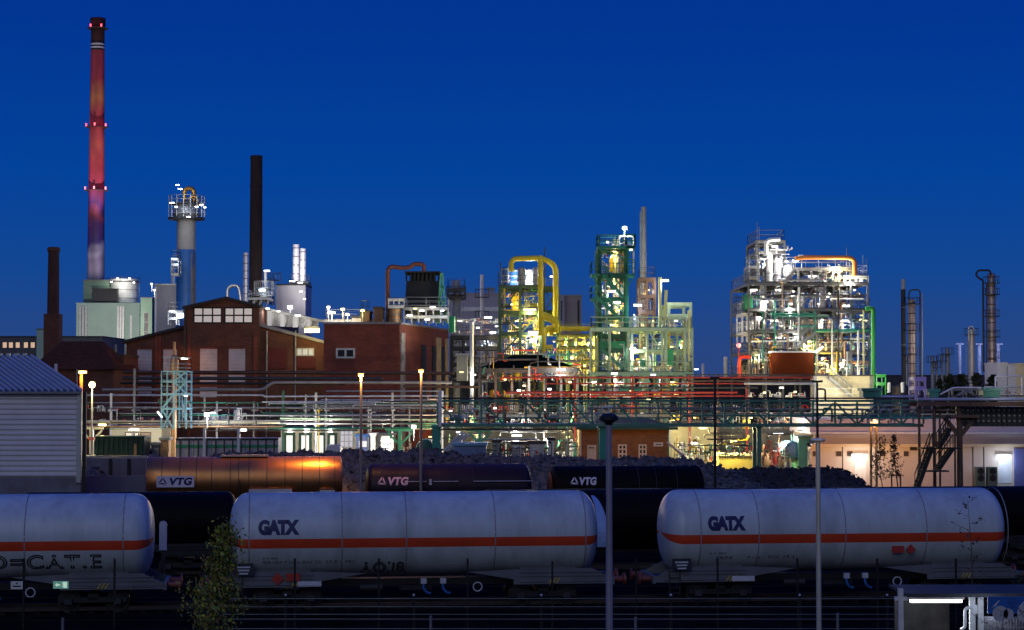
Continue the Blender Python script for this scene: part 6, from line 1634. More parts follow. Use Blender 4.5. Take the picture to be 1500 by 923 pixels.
# pavilion roof
Yv = 190
pv = thing('pavilion', 'dark steel pavilion with a low hipped lattice roof below the yellow tower', 'pavilion', (PX(775, Yv), Yv, 0))
x0, x1 = PX(702, Yv), PX(846, Yv); ze, zr = z_at(539, Yv), z_at(519, Yv); xm = (x0+x1)/2
r = MB(); A = [(x0, Yv, ze), (x1, Yv, ze), (x1, Yv+10, ze), (x0, Yv+10, ze)]; e = (xm-1.5, Yv+5, zr); f = (xm+1.5, Yv+5, zr)
r.face([A[0], A[1], f, e]); r.face([A[2], A[3], e, f]); r.face([A[3], A[0], e]); r.face([A[1], A[2], f]); PVM = M('pavilion_green', (.010, .014, .009), .9, 0, .4, 1.5, spec=0)
r.build('roof', PVM, pv)
tangle('pavilion roof', 702, 850, 512, 556, Yv-1.2, 40, ('dark', 'brown', 'yellow', 'dark', 'grey', 'green', 'red'), 419, (1.2, 2.8), .45, 1.0)
for i in range(7):
    x = x0+(x1-x0)*i/6
    for y in (Yv+.2, Yv+9.8): MB().box(x-.12, x+.12, y-.12, y+.12, 0, ze-.01).build('post', DARK, pv)
MB().box(x0, x1, Yv-.1, Yv+.1, ze-.5, ze-.03).build('eave_beam', DARK, pv)
clutter('lattice roofed pavilion', PX(703, Yv), PX(848, Yv), [z_at(585, Yv), z_at(560, Yv), z_at(535, Yv)], Yv, 9, ('bent_pipe', 'valve_tree', 'riser_bundle', 'standing_vessel', 'pump_unit'), ('red', 'red', 'yellow', 'white', 'dark', 'brown', 'silver'), 15, 54, names=('lower shelf', 'upper shelf'), bays=('left', 'centre left', 'centre right', 'right'))
pipe('short thick white post in front of the pavilion', [(775, 536), (775, 580)], 184, 3, WHITE, cat='post', name='white_post')
for px, py, w_, c, e in ((822, 541, 14, 'w', 1500), (760, 572, 6, 'w', 500), (768, 565, 5, 'o', 600), (740, 556, 4, 'o', 350), (805, 570, 6, 'w', 500), (835, 560, 5, 'y', 600), (840, 575, 5, 'w', 300)):
    tube_lamp(px, py, 188, c, e, 'strip lamp hanging inside the pavilion below the yellow tower', w_, group='pavilion lamps', thick=.15, fwd=-.5)

# red pipe rack
RD = M('rack_red', (.30, .025, .02), .5, .1, .25, .8)
for a, b_, py, w_, m_, lab in ((735, 1190, 553, 3, RD, 'dark red pipe, topmost of the red rack'), (800, 1090, 562, 2.2, RD, 'thin red pipe, second of the red rack'), (740, 1080, 575, 4, RD, 'thick red pipe in the middle of the rack, lit orange'), (760, 1090, 580, 2.6, RD, 'red pipe just above the teal bridge'),
        (860, 1110, 568, 3, DARK, 'dark pipe between the red ones'), (1000, 1190, 558, 2.6, BROWN, 'brown pipe at the right end of the red rack'), (1090, 1192, 562, 4, PALE, 'pale pipe below the brown panel'), (1005, 1190, 549, 2, DARK, 'thin dark pipe in front of the sky gap')):
    pipe(lab, [(a, py), (b_, py)], 172, w_, m_, group='pipes of the red rack')
for k, px in enumerate(range(800, 1100, 42)):
    x = PX(px, 172.6); MB().box(x-.09, x+.09, 172.5, 172.7, 0, z_at(550, 172)).build('rack_post', RD if k % 2 else BROWN, label=('dark red' if k % 2 else 'brown') + ' post of the red rack, number ' + ('one', 'two', 'three', 'four', 'five', 'six', 'seven', 'eight')[k] + ' from the pavilion', cat='post', group='posts of the red rack')
clutter('red rack', PX(850, 175), PX(1010, 175), [z_at(585, 175), z_at(566, 175), z_at(548, 175)], 175, 6, ('bent_pipe', 'valve_tree', 'pump_unit', 'lying_drum', 'heat_exchanger'), ('red', 'white', 'yellow', 'green', 'silver', 'copper'), 12, 55, names=('lower tier', 'upper tier'), bays=('left', 'centre', 'right'))
clutter('red rack', PX(1095, 175), PX(1190, 175), [z_at(584, 175), z_at(563, 175)], 175, 6, ('bent_pipe', 'valve_tree', 'pump_unit'), ('white', 'silver', 'red', 'pale'), 10, 56, names=('right end tier',))
for px, py, c, e, w_ in ((900, 547, 'w', 900, 10), (957, 549, 'c', 700, 8), (925, 573, 'o', 600, 6), (870, 560, 'w', 400, 6), (985, 560, 'y', 600, 6), (1145, 568, 'w', 320, 6), (1165, 574, 'y', 160, 4), (1120, 575, 'y', 200, 4), (885, 580, 'y', 500, 6), (950, 585, 'y', 600, 6)):
    tube_lamp(px, py, 174, c, e, 'strip lamp inside the red rack, ' + ('left' if px < 930 else 'middle' if px < 1050 else 'right') + ' stretch', w_, group='red rack lamps', thick=.14, fwd=-.4)

# ================================================================ green tower
Y = 200
gt = frame('process_tower', 'slender dark green steel tower with stairs and side balconies', 878, 917, (361, 401, 436, 462, 490, 510, 543), Y, 5, DGREEN, 1, .42, ((5, 0, 'x'), (2, 0, '/')), cat='steel tower', beamh=.5, rail_r=.06, deckm=DGREEN)
def balcony(parent, x0, x1, z, y0, y1, m_):
    MB().box(x0, x1, y0, y1, z-.25, z).build('balcony', m_, parent); railing(x0, x1, y0, y1, z, 1.2, .07).build('balcony_rail', m_, parent)
    s = 1 if x0 > PX(900, 200) else -1
    MB().bar((x0 if s < 0 else x1, y0, z-.25), (x1 if s < 0 else x0, y0, z-1.5), .12).build('bracket', m_, parent)
for a, b_, py in ((866, 878, 402), (866, 880, 437), (917, 929, 402), (917, 929, 361), (875, 930, 362)):
    balcony(gt, PX(a, Y), PX(b_, Y), z_at(py, Y), Y-1.2, Y+2, GREEN)
# stairs on its face
def stair(parent, px0, py0, px1, py1, Y, wd, m_, steps=12):
    a, b_ = P(px0, py0, Y), P(px1, py1, Y)
    for y in (Y, Y+wd):
        o = Vector((0, y-Y, 0)); MB().bar(a+o, b_+o, .1, .3).build('stringer', m_, parent)
        u = Vector((0, y-Y, 1.0)); q = MB(); q.bar(a+u, b_+u, .07)
        for i in range(6): c = a.lerp(b_, i/5)+o; q.bar(c, c+Vector((0, 0, 1)), .05)
        q.build('handrail', m_, parent)
    q = MB()
    for i in range(steps): c = a.lerp(b_, (i+.5)/steps); q.box(c.x-.14, c.x+.14, Y+.05, Y+wd-.05, c.z-.03, c.z+.02)
    q.build('treads', m_, parent)
stair(gt, 872, 433, 914, 471, Y-1.6, 1.0, GREEN); stair(gt, 914, 436, 884, 402, Y-1.4, .9, GREEN, 10); stair(gt, 880, 510, 914, 541, Y-1.4, .9, GREEN, 10)
MB().box(PX(878, Y), PX(921, Y), Y-.3, Y-.25, z_at(510, Y), z_at(500, Y)).build('green_panel', M('panel_green', (.02, .30, .14), .5, 0, .1), gt)
MB().box(PX(916, Y), PX(921, Y), Y-.3, Y-.1, 0, z_at(361, Y)).build('ladder_shaft', GREEN, gt)
zt_ = list(gt['_z'])
clutter('slender green tower', PX(882, Y), PX(914, Y), zt_, Y, 5, ('standing_vessel', 'bent_pipe', 'riser_bundle', 'lying_drum'), ('white', 'pale', 'copper', 'yellow', 'silver'), (3, 3, 3, 3, 3, 3, 3), 61, bays=('left', 'right'), fill=(.7, 1))
clutter('slender green tower', PX(892, Y), PX(926, Y), [zt_[-1], z_at(342, Y)], Y, 4, ('standing_vessel', 'riser_bundle', 'bent_pipe'), ('silver', 'pale', 'white'), 4, 62, names=('top deck',), bays=('left', 'right'))
vessel('pale yellow column rising through the slender green tower', 903, 350, None, 9, Y+2.5, M('column_cream', (.45, .40, .28), .4, .2, .2), 'process_column', 'process column', dome=.4, bands=6)
pipe('silver pipe arch on top of the slender green tower', [(907, 362), (907, 346), (928, 347), (928, 400)], Y-.3, 2.5, WHITE, bend=.3)
flood(915, 334, Y, 'w', 900, 'bright tilted floodlight on a rod above the slender green tower', s=.5, stem=2.2)
for px, py, w_, c, e in ((900, 368, 5, 'y', 600), (901, 408, 5, 'y', 600), (895, 427, 14, 'w', 1400), (903, 443, 12, 'w', 900), (897, 476, 6, 'y', 700), (905, 455, 5, 'y', 500), (897, 513, 5, 'y', 600), (892, 548, 8, 'w', 900), (890, 355, 4, 'w', 400), (925, 361, 5, 'w', 200)):
    tube_lamp(px, py, Y-.4 if w_ > 9 else Y+1, c, e, {'y': 'yellow', 'w': 'white'}[c] + ' strip lamp ' + ('high' if py < 410 else 'halfway up' if py < 480 else 'low') + ' in the slender green tower', w_, group='lamps of the slender green tower', thick=.2 if w_ > 9 else .13, fwd=-.5)
for lv in range(1, len(zt_)-1):
    zm_ = zt_[lv]+(zt_[lv+1]-zt_[lv])*.5
    clutter('half height, slender green tower', PX(881, Y), PX(915, Y), [zm_, zt_[lv+1]+.1], Y+.3, 4, ('pipe_manifold', 'valve_tree', 'bent_pipe'), ('white', 'pale', 'green', 'copper', 'silver'), 3, 620+lv, bays=('left', 'right'), names=(ORD[lv],), fill=(.7, 1))
tangle('slender green tower', 880, 916, 362, 545, Y-.6, 18, ('white', 'pale', 'green', 'copper', 'silver'), 415, (1.2, 2.6), .6, 3)
tangle('yellow pipe tower', 734, 792, 420, 545, 204.6, 26, ('yellow', 'dark', 'yellow', 'grey', 'green'), 416, (1.2, 3), .5, 3)
tangle('yellow green frame', 800, 872, 490, 560, 204.6, 20, ('yellow', 'dark', 'yellow', 'green', 'brown'), 417, (1.2, 3), .5, 3)
# thin tall stack
ts = vessel('thin very tall silver stack with a ringed tip right of the slender green tower', 943.5, 303, None, 9.5, 214, M('stack_silver', (.52, .52, .46), .38, .4, .15, .6), 'tall_stack', 'chimney', rings=(), dome=.02, bands=8, taper=7.5, bandm=STEEL)
pipe('slim pipe strapped along the thin tall stack', [(938, 310), (938, 540)], 212, 1.6, PGREEN)
# pale green frame
pg_ = frame('steel_frame', 'pale green lit steel frame right of the slender green tower', 926, 1014, (480, 512, 545), Y, 11, PGREEN, 4, .24, ((2, 1, '\\'), (2, 2, '\\'), (1, 3, '\\'), (1, 2, '\\'), (0, 0, 'x')), rail_r=.05, deckm=M('deck_green', (.05, .14, .09), .5, .1, .2), beamh=.35)
frame('steel_frame', 'upper pale green open bay at the right end of the pale green frame', 980, 1012, (443, 460), Y+2, 8, PGREEN, 1, .3, zbase=z_at(478, Y), deckm=False, rails=False)
t = frame('roof_gallery', 'long railed walkway crossing in front of the slender green tower', 866, 1004, (480,), Y-2.5, 2, PGREEN, 5, .2, cat='gallery', rail_r=.06, deckm=GREEN)
frame('roof_gallery', 'lower railed walkway at the foot of the green tower, above the red rack', 866, 1014, (545,), Y-3, 2, M('walk_green', (.16, .30, .2), .5, 0, .2), 6, .2, cat='gallery', rail_r=.06, zbase=z_at(585, Y-3))
YL = M('riser_yellow_green', (.60, .62, .28), .4, 0, .15)
for k, (px, a, b_, w_) in enumerate(((966.5, 406, 480, 5), (976, 425, 480, 4.5), (1003, 470, 545, 5), (1009, 455, 545, 4), (948, 490, 540, 3.5), (874, 495, 545, 5))):
    pipe(('tall pale yellow riser left of the bright corner lamp', 'leaning pale yellow riser under the bright corner lamp', 'thick yellow green riser at the right end of the pale green frame', 'outermost yellow green riser of the pale green frame', 'short yellow riser inside the pale green frame', 'yellow green riser left of the slender green tower')[k], [(px, a), (px-(3 if k == 1 else 0), b_)], Y-.6, w_, YL, group='yellow green risers')
clutter('pale green frame', PX(928, Y), PX(1010, Y), [0.1, z_at(545, Y), z_at(480, Y), z_at(440, Y)], Y, 10, ('standing_vessel', 'lying_drum', 'bent_pipe', 'riser_bundle', 'heat_exchanger', 'valve_tree'), ('white', 'pale', 'green', 'yellow', 'silver', 'copper', 'grey'), (4, 11, 9), 63, bays=('left', 'centre', 'right'), fill=(.35, .8))
clutter('foot of the pale green frame', PX(868, Y-5), PX(1012, Y-5), [z_at(580, Y), z_at(549, Y)], Y-6, 5, ('standing_vessel', 'lying_drum', 'bent_pipe', 'pump_unit'), ('green', 'white', 'yellow', 'pale', 'dark'), 14, 64, names=('ground shelf',), bays=('left', 'centre', 'right'))
gz = list(pg_['_z'])
for lv in range(1, len(gz)-1):
    clutter('upper pipes, pale green frame', PX(928, Y), PX(1012, Y), gz[lv:lv+2], Y+2, 8, ('pipe_manifold', 'valve_tree', 'bent_pipe', 'cable_rack', 'riser_bundle'), ('white', 'green', 'dark', 'copper', 'silver', 'yellow'), 12, 640+lv, bays=('left', 'centre', 'right'), names=(ORD[lv],), fill=(.6, 1))
tangle('pale green frame', 926, 1014, 482, 560, Y-.6, 26, ('pale', 'green', 'white', 'yellow', 'copper', 'dark'), 418, (1.2, 2.8), .5, 4)
frame('vessel_stand', 'small rusty stand around the base of the thin tall stack', 937, 960, (407, 432, 455), Y+1, 3, BROWN, 2, .2, ((1, 0, 'x'), (0, 1, '/')), zbase=z_at(480, Y))
clutter('rusty stand by the thin tall stack', PX(938, Y), PX(960, Y), [z_at(478, Y), z_at(455, Y), z_at(432, Y), z_at(407, Y)], Y+1, 3, ('standing_vessel', 'riser_bundle', 'bent_pipe'), ('copper', 'silver', 'pale', 'brown'), 3, 65, names=('bottom level', 'middle level', 'top level'), bays=('left', 'right'))
for px, py, w_, c, e in ((938, 446, 0, 'y', 0), (974, 411, 12, 'w', 1200), (934, 447, 13, 'c', 800), (985, 508, 8, 'y', 1300), (965, 505, 6, 'w', 900), (945, 510, 6, 'w', 900), (926, 511, 12, 'w', 900), (1000, 500, 5, 'y', 1000), (957, 470, 5, 'y', 700), (990, 470, 5, 'w', 600), (950, 425, 4, 'y', 500), (1020, 541, 7, 'c', 300), (978, 530, 6, 'y', 900), (935, 530, 6, 'w', 700)):
    if not w_: continue
    tube_lamp(px, py, Y-.9 if w_ > 11 else Y+2.5, c, e, {'y': 'yellow', 'w': 'white', 'c': 'bluish'}[c] + ' strip lamp ' + ('above' if py < 479 else 'under') + ' the upper deck of the pale green frame, ' + ('left' if px < 955 else 'right') + ' half', w_, group='lamps of the pale green frame', thick=.22 if w_ > 11 else .13, fwd=-.5)
MB().box(PX(977, Y-1), PX(987, Y-1), Y-.5, Y+.5, z_at(535, Y), z_at(512, Y)).build('green_tank_box', M('tank_green'), label='bright green box tank inside the pale green frame', cat='tank')

LS = .225
# ================================================================ bright complex on the right
Y = 205
RG = M('complex_grey', (.15, .152, .155), .45, .4, .2, 1)
rc = frame('process_plant', 'huge multi storey steel frame packed with brightly lit white pipework', 1097, 1272, (414, 452, 484, 515, 550), Y, 16, RG, 7, .2, ((4, 3, '/'), (3, 1, 'x'), (2, 4, 'x'), (1, 5, 'x')), cat='steel frame', rail_r=.05, beamh=.3)
zr_ = list(rc['_z'])
cols_ = ('white', 'white', 'silver', 'white', 'dark', 'silver', 'pale', 'copper', 'dark')
low = ('white', 'yellow', 'copper', 'yellow', 'green', 'dark', 'orange', 'brown', 'dark')
KX = ('standing_vessel', 'lying_drum', 'bent_pipe', 'riser_bundle', 'heat_exchanger', 'valve_tree', 'pipe_manifold', 'pipe_manifold', 'cable_rack')
B6 = ('far left', 'left', 'centre left', 'centre right', 'right', 'far right')
for lv in range(1, len(zr_)-1):
    clutter('bright process plant', PX(1100, Y), PX(1270, Y), zr_[lv:lv+2], Y, 9, KX, cols_ if lv > 2 else low, 34, 70+lv, bays=B6, names=(ORD[lv],), fill=(.45, .95), row=3)
for lv in range(1, len(zr_)-1):
    clutter('back rows of the bright plant', PX(1100, Y), PX(1270, Y), zr_[lv:lv+2], Y+10, 5, ('pipe_manifold', 'cable_rack', 'standing_vessel'), ('dark', 'grey', 'brown', 'dark', 'silver'), 16, 170+lv, bays=('left', 'right'), names=(ORD[lv],), fill=(.8, 1), row=2)
clutter('bright process plant', PX(1100, Y), PX(1270, Y), [zr_[-1], z_at(392, Y)], Y, 9, KX, ('white', 'silver', 'white', 'copper'), 20, 80, bays=B6, names=('fifth deck',), fill=(.5, 1.0), row=3)
clutter('bright process plant', PX(1160, Y), PX(1248, Y), [z_at(392, Y)+.6, z_at(378, Y)], Y+2, 6, KX, ('white', 'silver', 'brown'), 10, 81, bays=('left', 'right'), names=('roof deck',), fill=(.5, 1.0))
fu = frame('upper_tower', 'upper left tower head of the bright process plant, five slim storeys', 1109, 1150, (352, 368, 394), Y+2, 8, RG, 3, .25, ((1, 0, 'x'),), zbase=zr_[-1], rail_r=.05)
clutter('upper left tower head', PX(1110, Y), PX(1150, Y), list(fu['_z']), Y+2, 7, ('standing_vessel', 'lying_drum', 'bent_pipe', 'riser_bundle'), ('white', 'silver', 'white'), (6, 5, 4), 82, names=('lowest storey', 'middle storey', 'top storey'), bays=('left', 'centre', 'right'), fill=(.6, .95))
frame('side_balcony', 'balcony with rods on the upper left shoulder of the bright plant', 1098, 1112, (389, 404), Y+1, 4, STEEL, 1, .15, cat='balcony', zbase=z_at(412, Y))
frame('side_balcony', 'lower side balcony with white posts at the left edge of the bright plant', 1088, 1102, (458, 486), Y+1, 5, WHITE, 2, .15, cat='balcony', zbase=z_at(500, Y))
frame('roof_gallery', 'railed roof gallery on the right half of the bright plant', 1150, 1250, (392,), Y+1, 9, STEEL, 5, .22, cat='gallery', zbase=zr_[-1], rail_r=.05)
frame('roof_gallery', 'bright roof gallery at the upper right corner of the plant', 1238, 1272, (404,), Y+.5, 9, WHITE, 2, .22, cat='gallery', zbase=zr_[-1])
pipe('orange pipe loop over the roof of the bright plant', [(1165, 379), (1180, 377), (1245, 377.5), (1252, 382), (1252, 404)], Y, 7, ORANGE, name='orange_duct', cat='duct', bend=1.2)
pipe('silver bent duct at the top of the tower head', [(1122, 372), (1122, 351), (1143, 350)], Y, 6, WHITE, name='silver_duct', cat='duct', bend=.6)
for k, (px, a, b_, w_, m_) in enumerate(((1128, 372, 412, 9, WHITE), (1140, 378, 412, 10, SIL), (1155, 388, 412, 12, WHITE), (1118, 418, 450, 9, WHITE), (1206, 418, 450, 10, SIL), (1230, 420, 450, 9, COPPER), (1180, 455, 483, 10, WHITE), (1250, 455, 483, 9, LBLUE), (1222, 520, 549, 9, ORANGE), (1245, 520, 549, 9, LBLUE), (1143, 487, 514, 10, WHITE), (1212, 486, 514, 9, COPPER))):
    vessel(('tallest white dome vessel', 'silver vessel', 'broad white vessel', 'white vessel by the green tank', 'silver vessel under the orange loop', 'copper vessel', 'white vessel in the middle', 'light blue vessel', 'orange vessel at the foot', 'blue vessel at the foot', 'white vessel above the brown panel', 'copper vessel in mid height')[k] + ' on the front edge of the bright plant', px, a, b_, w_, Y+.9, m_, 'front_vessel', 'vessel', dome=.5, bands=2, bandm=STEEL)
MB().box(PX(1092, Y), PX(1104, Y), Y+.3, Y+2.5, z_at(454, Y), z_at(431, Y)).build('green_tank_box', M('tank_darkgreen', (.01, .16, .06), .5, 0, .1), label='dark green box hung on the left edge of the bright plant', cat='tank')
for k, (a, b_, py, w_, m_) in enumerate(((1140, 1205, 410, 4, GREY), (1130, 1195, 461, 5, GREEN), (1195, 1275, 484, 5, GREEN), (1225, 1278, 457, 4, DARK), (1160, 1195, 478, 3, GREEN), (1100, 1190, 500, 2.5, WHITE), (1220, 1272, 530, 3, COPPER), (1100, 1200, 432, 2.5, DARK))):
    pipe(('grey duct', 'green pipe', 'green pipe', 'dark pipe', 'short green pipe', 'thin white pipe', 'copper pipe', 'thin dark pipe')[k] + ' along the face of the bright plant, ' + ('under the tower head', 'left, third deck', 'right, second deck', 'right, third deck', 'centre', 'left, first deck', 'low right', 'left, fourth deck')[k], [(a, py), (b_, py)], Y-.6, w_, m_, group='pipes along the face of the bright plant')
for k, (px, a, b_, m_) in enumerate(((1193, 455, 550, GREEN), (1228, 425, 550, DARK), (1257, 484, 550, WHITE), (1135, 440, 515, GREEN), (1241, 515, 550, WHITE), (1226, 515, 550, YELLOW), (1265, 455, 550, YL), (1170, 420, 500, WHITE))):
    pipe(('green', 'dark', 'white', 'short green', 'white', 'yellow', 'yellow green', 'tall white')[k] + ' upright pipe on the face of the bright plant, ' + ('beside the brown panel', 'right of centre', 'near the right edge', 'in the left part', 'low in the right part', 'low right of centre', 'at the right edge', 'above the brown panel')[k], [(px, a), (px, b_)], Y-.7, 3, m_, group='pipes along the face of the bright plant')
for px, b_ in ((1109, 326), (1112, 332), (1240, 362), (1264, 374), (1270, 378), (1098, 372), (1245, 378)): pipe('thin rod standing on the roof line of the bright plant', [(px, 414), (px, b_)], Y+.5, 1, STEEL, cat='antenna', name='antenna_rod', group='rods on the bright plant')
stair(rc, 1164, 512, 1195, 488, Y-1.2, 1, GREY); stair(rc, 1150, 414, 1165, 394, Y-1.2, 1, STEEL)
bp = thing('panel_cabin', 'plain dark brown panelled cabin on the first deck of the bright plant', 'cabin', (PX(1161, Y-2), Y-2, z_at(551, Y)))
MB().box(PX(1131, Y-2), PX(1192, Y-2), Y-2, Y+1, z_at(551, Y), z_at(517, Y)).build('wall', M('cabin_brown', (.085, .020, .008), .9, 0, .12, .6, spec=0), bp)
MB().box(PX(1130, Y-2), PX(1193, Y-2), Y-2.1, Y+1.1, z_at(517, Y)+.002, z_at(515, Y)).build('roof', PALE, bp)
tube_lamp(1200, 512, Y-2.6, 'w', 900, 'tilted bright strip lamp at the brown cabin right corner', 15, tilt=.65, thick=.2)
tube_lamp(1128, 516, Y-2.2, 'w', 300, 'small lamp at the brown cabin left corner', 4)
cw = thing('cream_wall', 'brightly lit cream block with a slanting stair and its shading lines below the bright plant', 'building', (PX(1235, 196), 196, 0))
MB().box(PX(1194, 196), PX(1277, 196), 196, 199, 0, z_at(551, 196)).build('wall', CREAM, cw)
MB().box(PX(1193, 196), PX(1278, 196), 195.6, 199.1, z_at(551, 196)+.002, z_at(549, 196)).build('roof', DARK, cw)
for a in (1193.5, 1276): MB().box(PX(a, 196)-.15, PX(a, 196)+.15, 195.6, 195.99, 0, z_at(551, 196)).build('corner_post', GREY, cw)
stair(cw, 1215, 553, 1248, 580, 194.9, .6, GREY, 12)  # stair built to draw the slanting shading lines on the wall
railing(PX(1200, 193), PX(1274, 193), 193, 193.5, z_at(585, 193), 1.1, .05, 'f').build('guard_rail', GREY, cw)
for q, e in ((1212, 2900), (1236, 2600), (1262, 3000)): light(P(q, 573, 190), 'y' if q == 1262 else 'w', e, .3, cw)  # fill lights without fittings, added to brighten the cream wall
# green pipe and little green frame
GP = pipe('tall bright green pipe at the right edge of the bright plant', [(1268, 453), (1279, 451), (1279, 575)], Y-2, 6.5, LGREEN, name='green_duct', cat='duct', bend=.5)
light(P(1290, 560, Y-5), 'w', 900, .3, cw); light(P(1288, 510, Y-5), 'w', 500, .3, cw)  # two unseen lights added beside the green pipe
frame('pipe_stand', 'small bright green pipe stand right of the green pipe', 1284, 1297, (548, 560), Y-3, 2, LGREEN, 1, .11, rails=False, deckm=False, zbase=z_at(580, Y-3))
pipe('red upright pipe with a bend at the lower left of the bright plant', [(1100, 523), (1083, 523), (1083, 552)], Y-2, 5.5, M('pipe_bright_red', (.62, .05, .02), .4, 0, .1), bend=.4)
pipe('thin red rod with a red beacon left of the bright plant', [(1082, 552), (1082, 508)], Y, 2, RED, cat='antenna', name='antenna_rod')
b0 = MB().sphere(P(1082, 506, Y), .25, 8, 6); b0.build('red_beacon', TR, label='red beacon glowing on the thin red rod', cat='beacon', smooth=True)
light(P(1086, 530, Y-4), 'o', 700, .3, cw)  # orange fill added for the red pipe, has no fitting
clutter('pipe stand at the plant lower left', PX(1084, Y), PX(1100, Y), [z_at(552, Y), z_at(528, Y)], Y, 3, ('bent_pipe', 'riser_bundle'), ('yellow', 'orange', 'green'), 3, 90, names=('ground shelf',), bays=('only',))
vessel('lit small white column standing left of the bright plant', 1063, 522, 552, 6, 230, WHITE, 'process_column', 'process column', dome=.6, ladder=1)
vessel('tiny lit column between the pale green frame and the bright plant', 1030, 532, 552, 4, 240, SIL, 'process_column', 'process column', dome=.6)
# pipework hung at half height in every storey, and service shelves
for lv in range(1, len(zr_)-1):
    za_, zb_ = zr_[lv], zr_[lv+1]; zm_ = za_ + (zb_-za_)*.52
    clutter('half height shelf, bright plant', PX(1100, Y), PX(1270, Y), [zm_, zb_+.1], Y-.3, 6, ('pipe_manifold', 'valve_tree', 'bent_pipe', 'heat_exchanger', 'lying_drum'), ('white', 'silver', 'yellow', 'white', 'copper', 'dark', 'pale') if lv < 3 else ('white', 'silver', 'dark', 'white', 'pale', 'brown'), 20, 270+lv, bays=('left', 'centre', 'right'), names=(ORD[lv],), fill=(.6, 1), row=2)
    MB().box(PX(1099, Y), PX(1271, Y), Y-.1, Y+5, zm_-.02, zm_+.06).build('grating_shelf', DARK, label='narrow grating shelf halfway up above the ' + ORD[lv] + ' of the bright plant', cat='shelf')
tangle('bright plant', 1098, 1274, 412, 550, Y-.9, 80, ('white', 'dark', 'silver', 'grey', 'green', 'pale', 'dark', 'copper'), 411, (1.0, 2.6), .55, 2.5)
tangle('bright plant lower part', 1098, 1274, 486, 550, Y-.9, 30, ('yellow', 'copper', 'dark', 'white', 'orange', 'blue'), 412, (1.2, 3), .6, 2.5)
tangle('upper left tower', 1108, 1160, 352, 414, Y+1, 22, ('white', 'silver', 'dark', 'pale'), 413, (1.2, 3), .6, 2)
tangle('bright plant roof', 1160, 1270, 384, 414, Y+.2, 24, ('white', 'silver', 'brown', 'dark'), 414, (1.2, 3), .5, 3)
# lamps of the complex: rows on each deck
rnd = random.Random(5)
LG = 'lamps of the bright process plant'
spots_ = [(1128, 392, 'c'), (1147, 378, 'c'), (1152, 383, 'w'), (1165, 382, 'c'), (1135, 361, 'w'), (1120, 380, 'w'), (1173, 376, 'w'), (1224, 392, 'w'), (1232, 397, 'y'), (1262, 404, 'w'), (1246, 407, 'w'), (1190, 405, 'w'), (1104, 425, 'w'), (1140, 425, 'w'), (1162, 427, 'w'), (1185, 420, 'w'), (1215, 430, 'w'), (1252, 425, 'w'),
          (1120, 442, 'w'), (1158, 445, 'w'), (1200, 445, 'w'), (1240, 448, 'w'), (1262, 462, 'y'), (1112, 465, 'w'), (1134, 470, 'w'), (1180, 470, 'w'), (1205, 465, 'w'), (1238, 470, 'c'), (1164, 489, 'w'), (1120, 492, 'w'), (1145, 495, 'w'), (1185, 500, 'y'), (1218, 492, 'w'), (1252, 496, 'w'), (1108, 520, 'y'), (1118, 538, 'y'), (1205, 525, 'y'), (1220, 540, 'y'), (1236, 528, 'w'), (1255, 535, 'o'), (1266, 520, 'w'), (1212, 545, 'y')]
for k, (px, py, c) in enumerate(spots_):
    lvl = ('fifth deck and above' if py < 412 else 'fourth deck' if py < 450 else 'third deck' if py < 482 else 'second deck' if py < 513 else 'first deck')
    side = 'far left' if px < 1125 else 'left' if px < 1155 else 'centre left' if px < 1185 else 'centre right' if px < 1215 else 'right' if px < 1245 else 'far right'
    big = rnd.random() < .3
    tube_lamp(px, py, Y+rnd.choice((-.8, 1.5, 3.5)), c, rnd.uniform(900, 1700)*(1.8 if py > 484 else 1.25), {'y': 'yellow', 'w': 'white', 'c': 'bluish', 'o': 'orange'}[c] + f' strip lamp of the bright plant, {lvl}, {side}', rnd.uniform(8, 13) if big else rnd.uniform(3, 5), group=LG, thick=.2 if big else .12, fwd=-.6)
LS = .35
# ================================================================ far right columns
CO = M('column_bronze', (.40, .30, .26), .4, .5, .25, .6)
vessel('dark slender column with a pale tip, leftmost of the far right group', 1324, 424, None, 7, 320, DARK, 'process_column', 'process column', dome=.1, bands=4)
MB().cyl(P(1323, 424, 320), P(1323, 409, 320), .35, n=10).build('tip', STEEL, [o for o in bpy.data.objects if o.get('label', '').startswith('dark slender column with a pale')][0], True)
vessel('bronze distillation column with many hoops beside the dark slender one', 1336, 438, None, 11, 318, CO, 'process_column', 'process column', dome=.2, bands=14, ladder=1, rings=(446, 485, 520), bandm=DARK)
pipe('dark pipe hooped over the bronze column of the left pair', [(1331, 440), (1332, 426), (1338, 424.5), (1347, 424.5), (1348, 432), (1348, 560)], 316, 2.2, DARK, bend=1)
pipe('second thin grey pipe beside the bronze column of the left pair', [(1351, 430), (1351, 560)], 318, 1.6, STEEL)
vessel('tallest bronze column at the far right with red brown bands', 1453.5, 400, None, 12, 330, CO, 'process_column', 'process column', dome=.3, bands=18, ladder=1, rings=(415, 432, 464, 494, 525), bandm=BROWN)
pipe('black pipe with a hooked top left of the tallest bronze column', [(1452, 404), (1450, 396), (1433, 396), (1429, 402), (1434, 408), (1440, 410), (1441, 545)], 328, 3, BLACK, bend=1.2)
pipe('thin brown pipe beside the tallest bronze column', [(1445, 414), (1445, 545)], 329, 2, BROWN)
vessel('smooth grey column with a cap pipe left of the tallest bronze column', 1423.5, 482, None, 10, 330, M('column_grey', (.42, .39, .40), .45, .3, .15), 'process_column', 'process column', dome=.2, rings=(491,), ladder=-1)
pipe('small hooped pipe on the smooth grey column', [(1419, 500), (1419, 478), (1425, 478), (1427, 484)], 328, 2, STEEL, bend=.5)
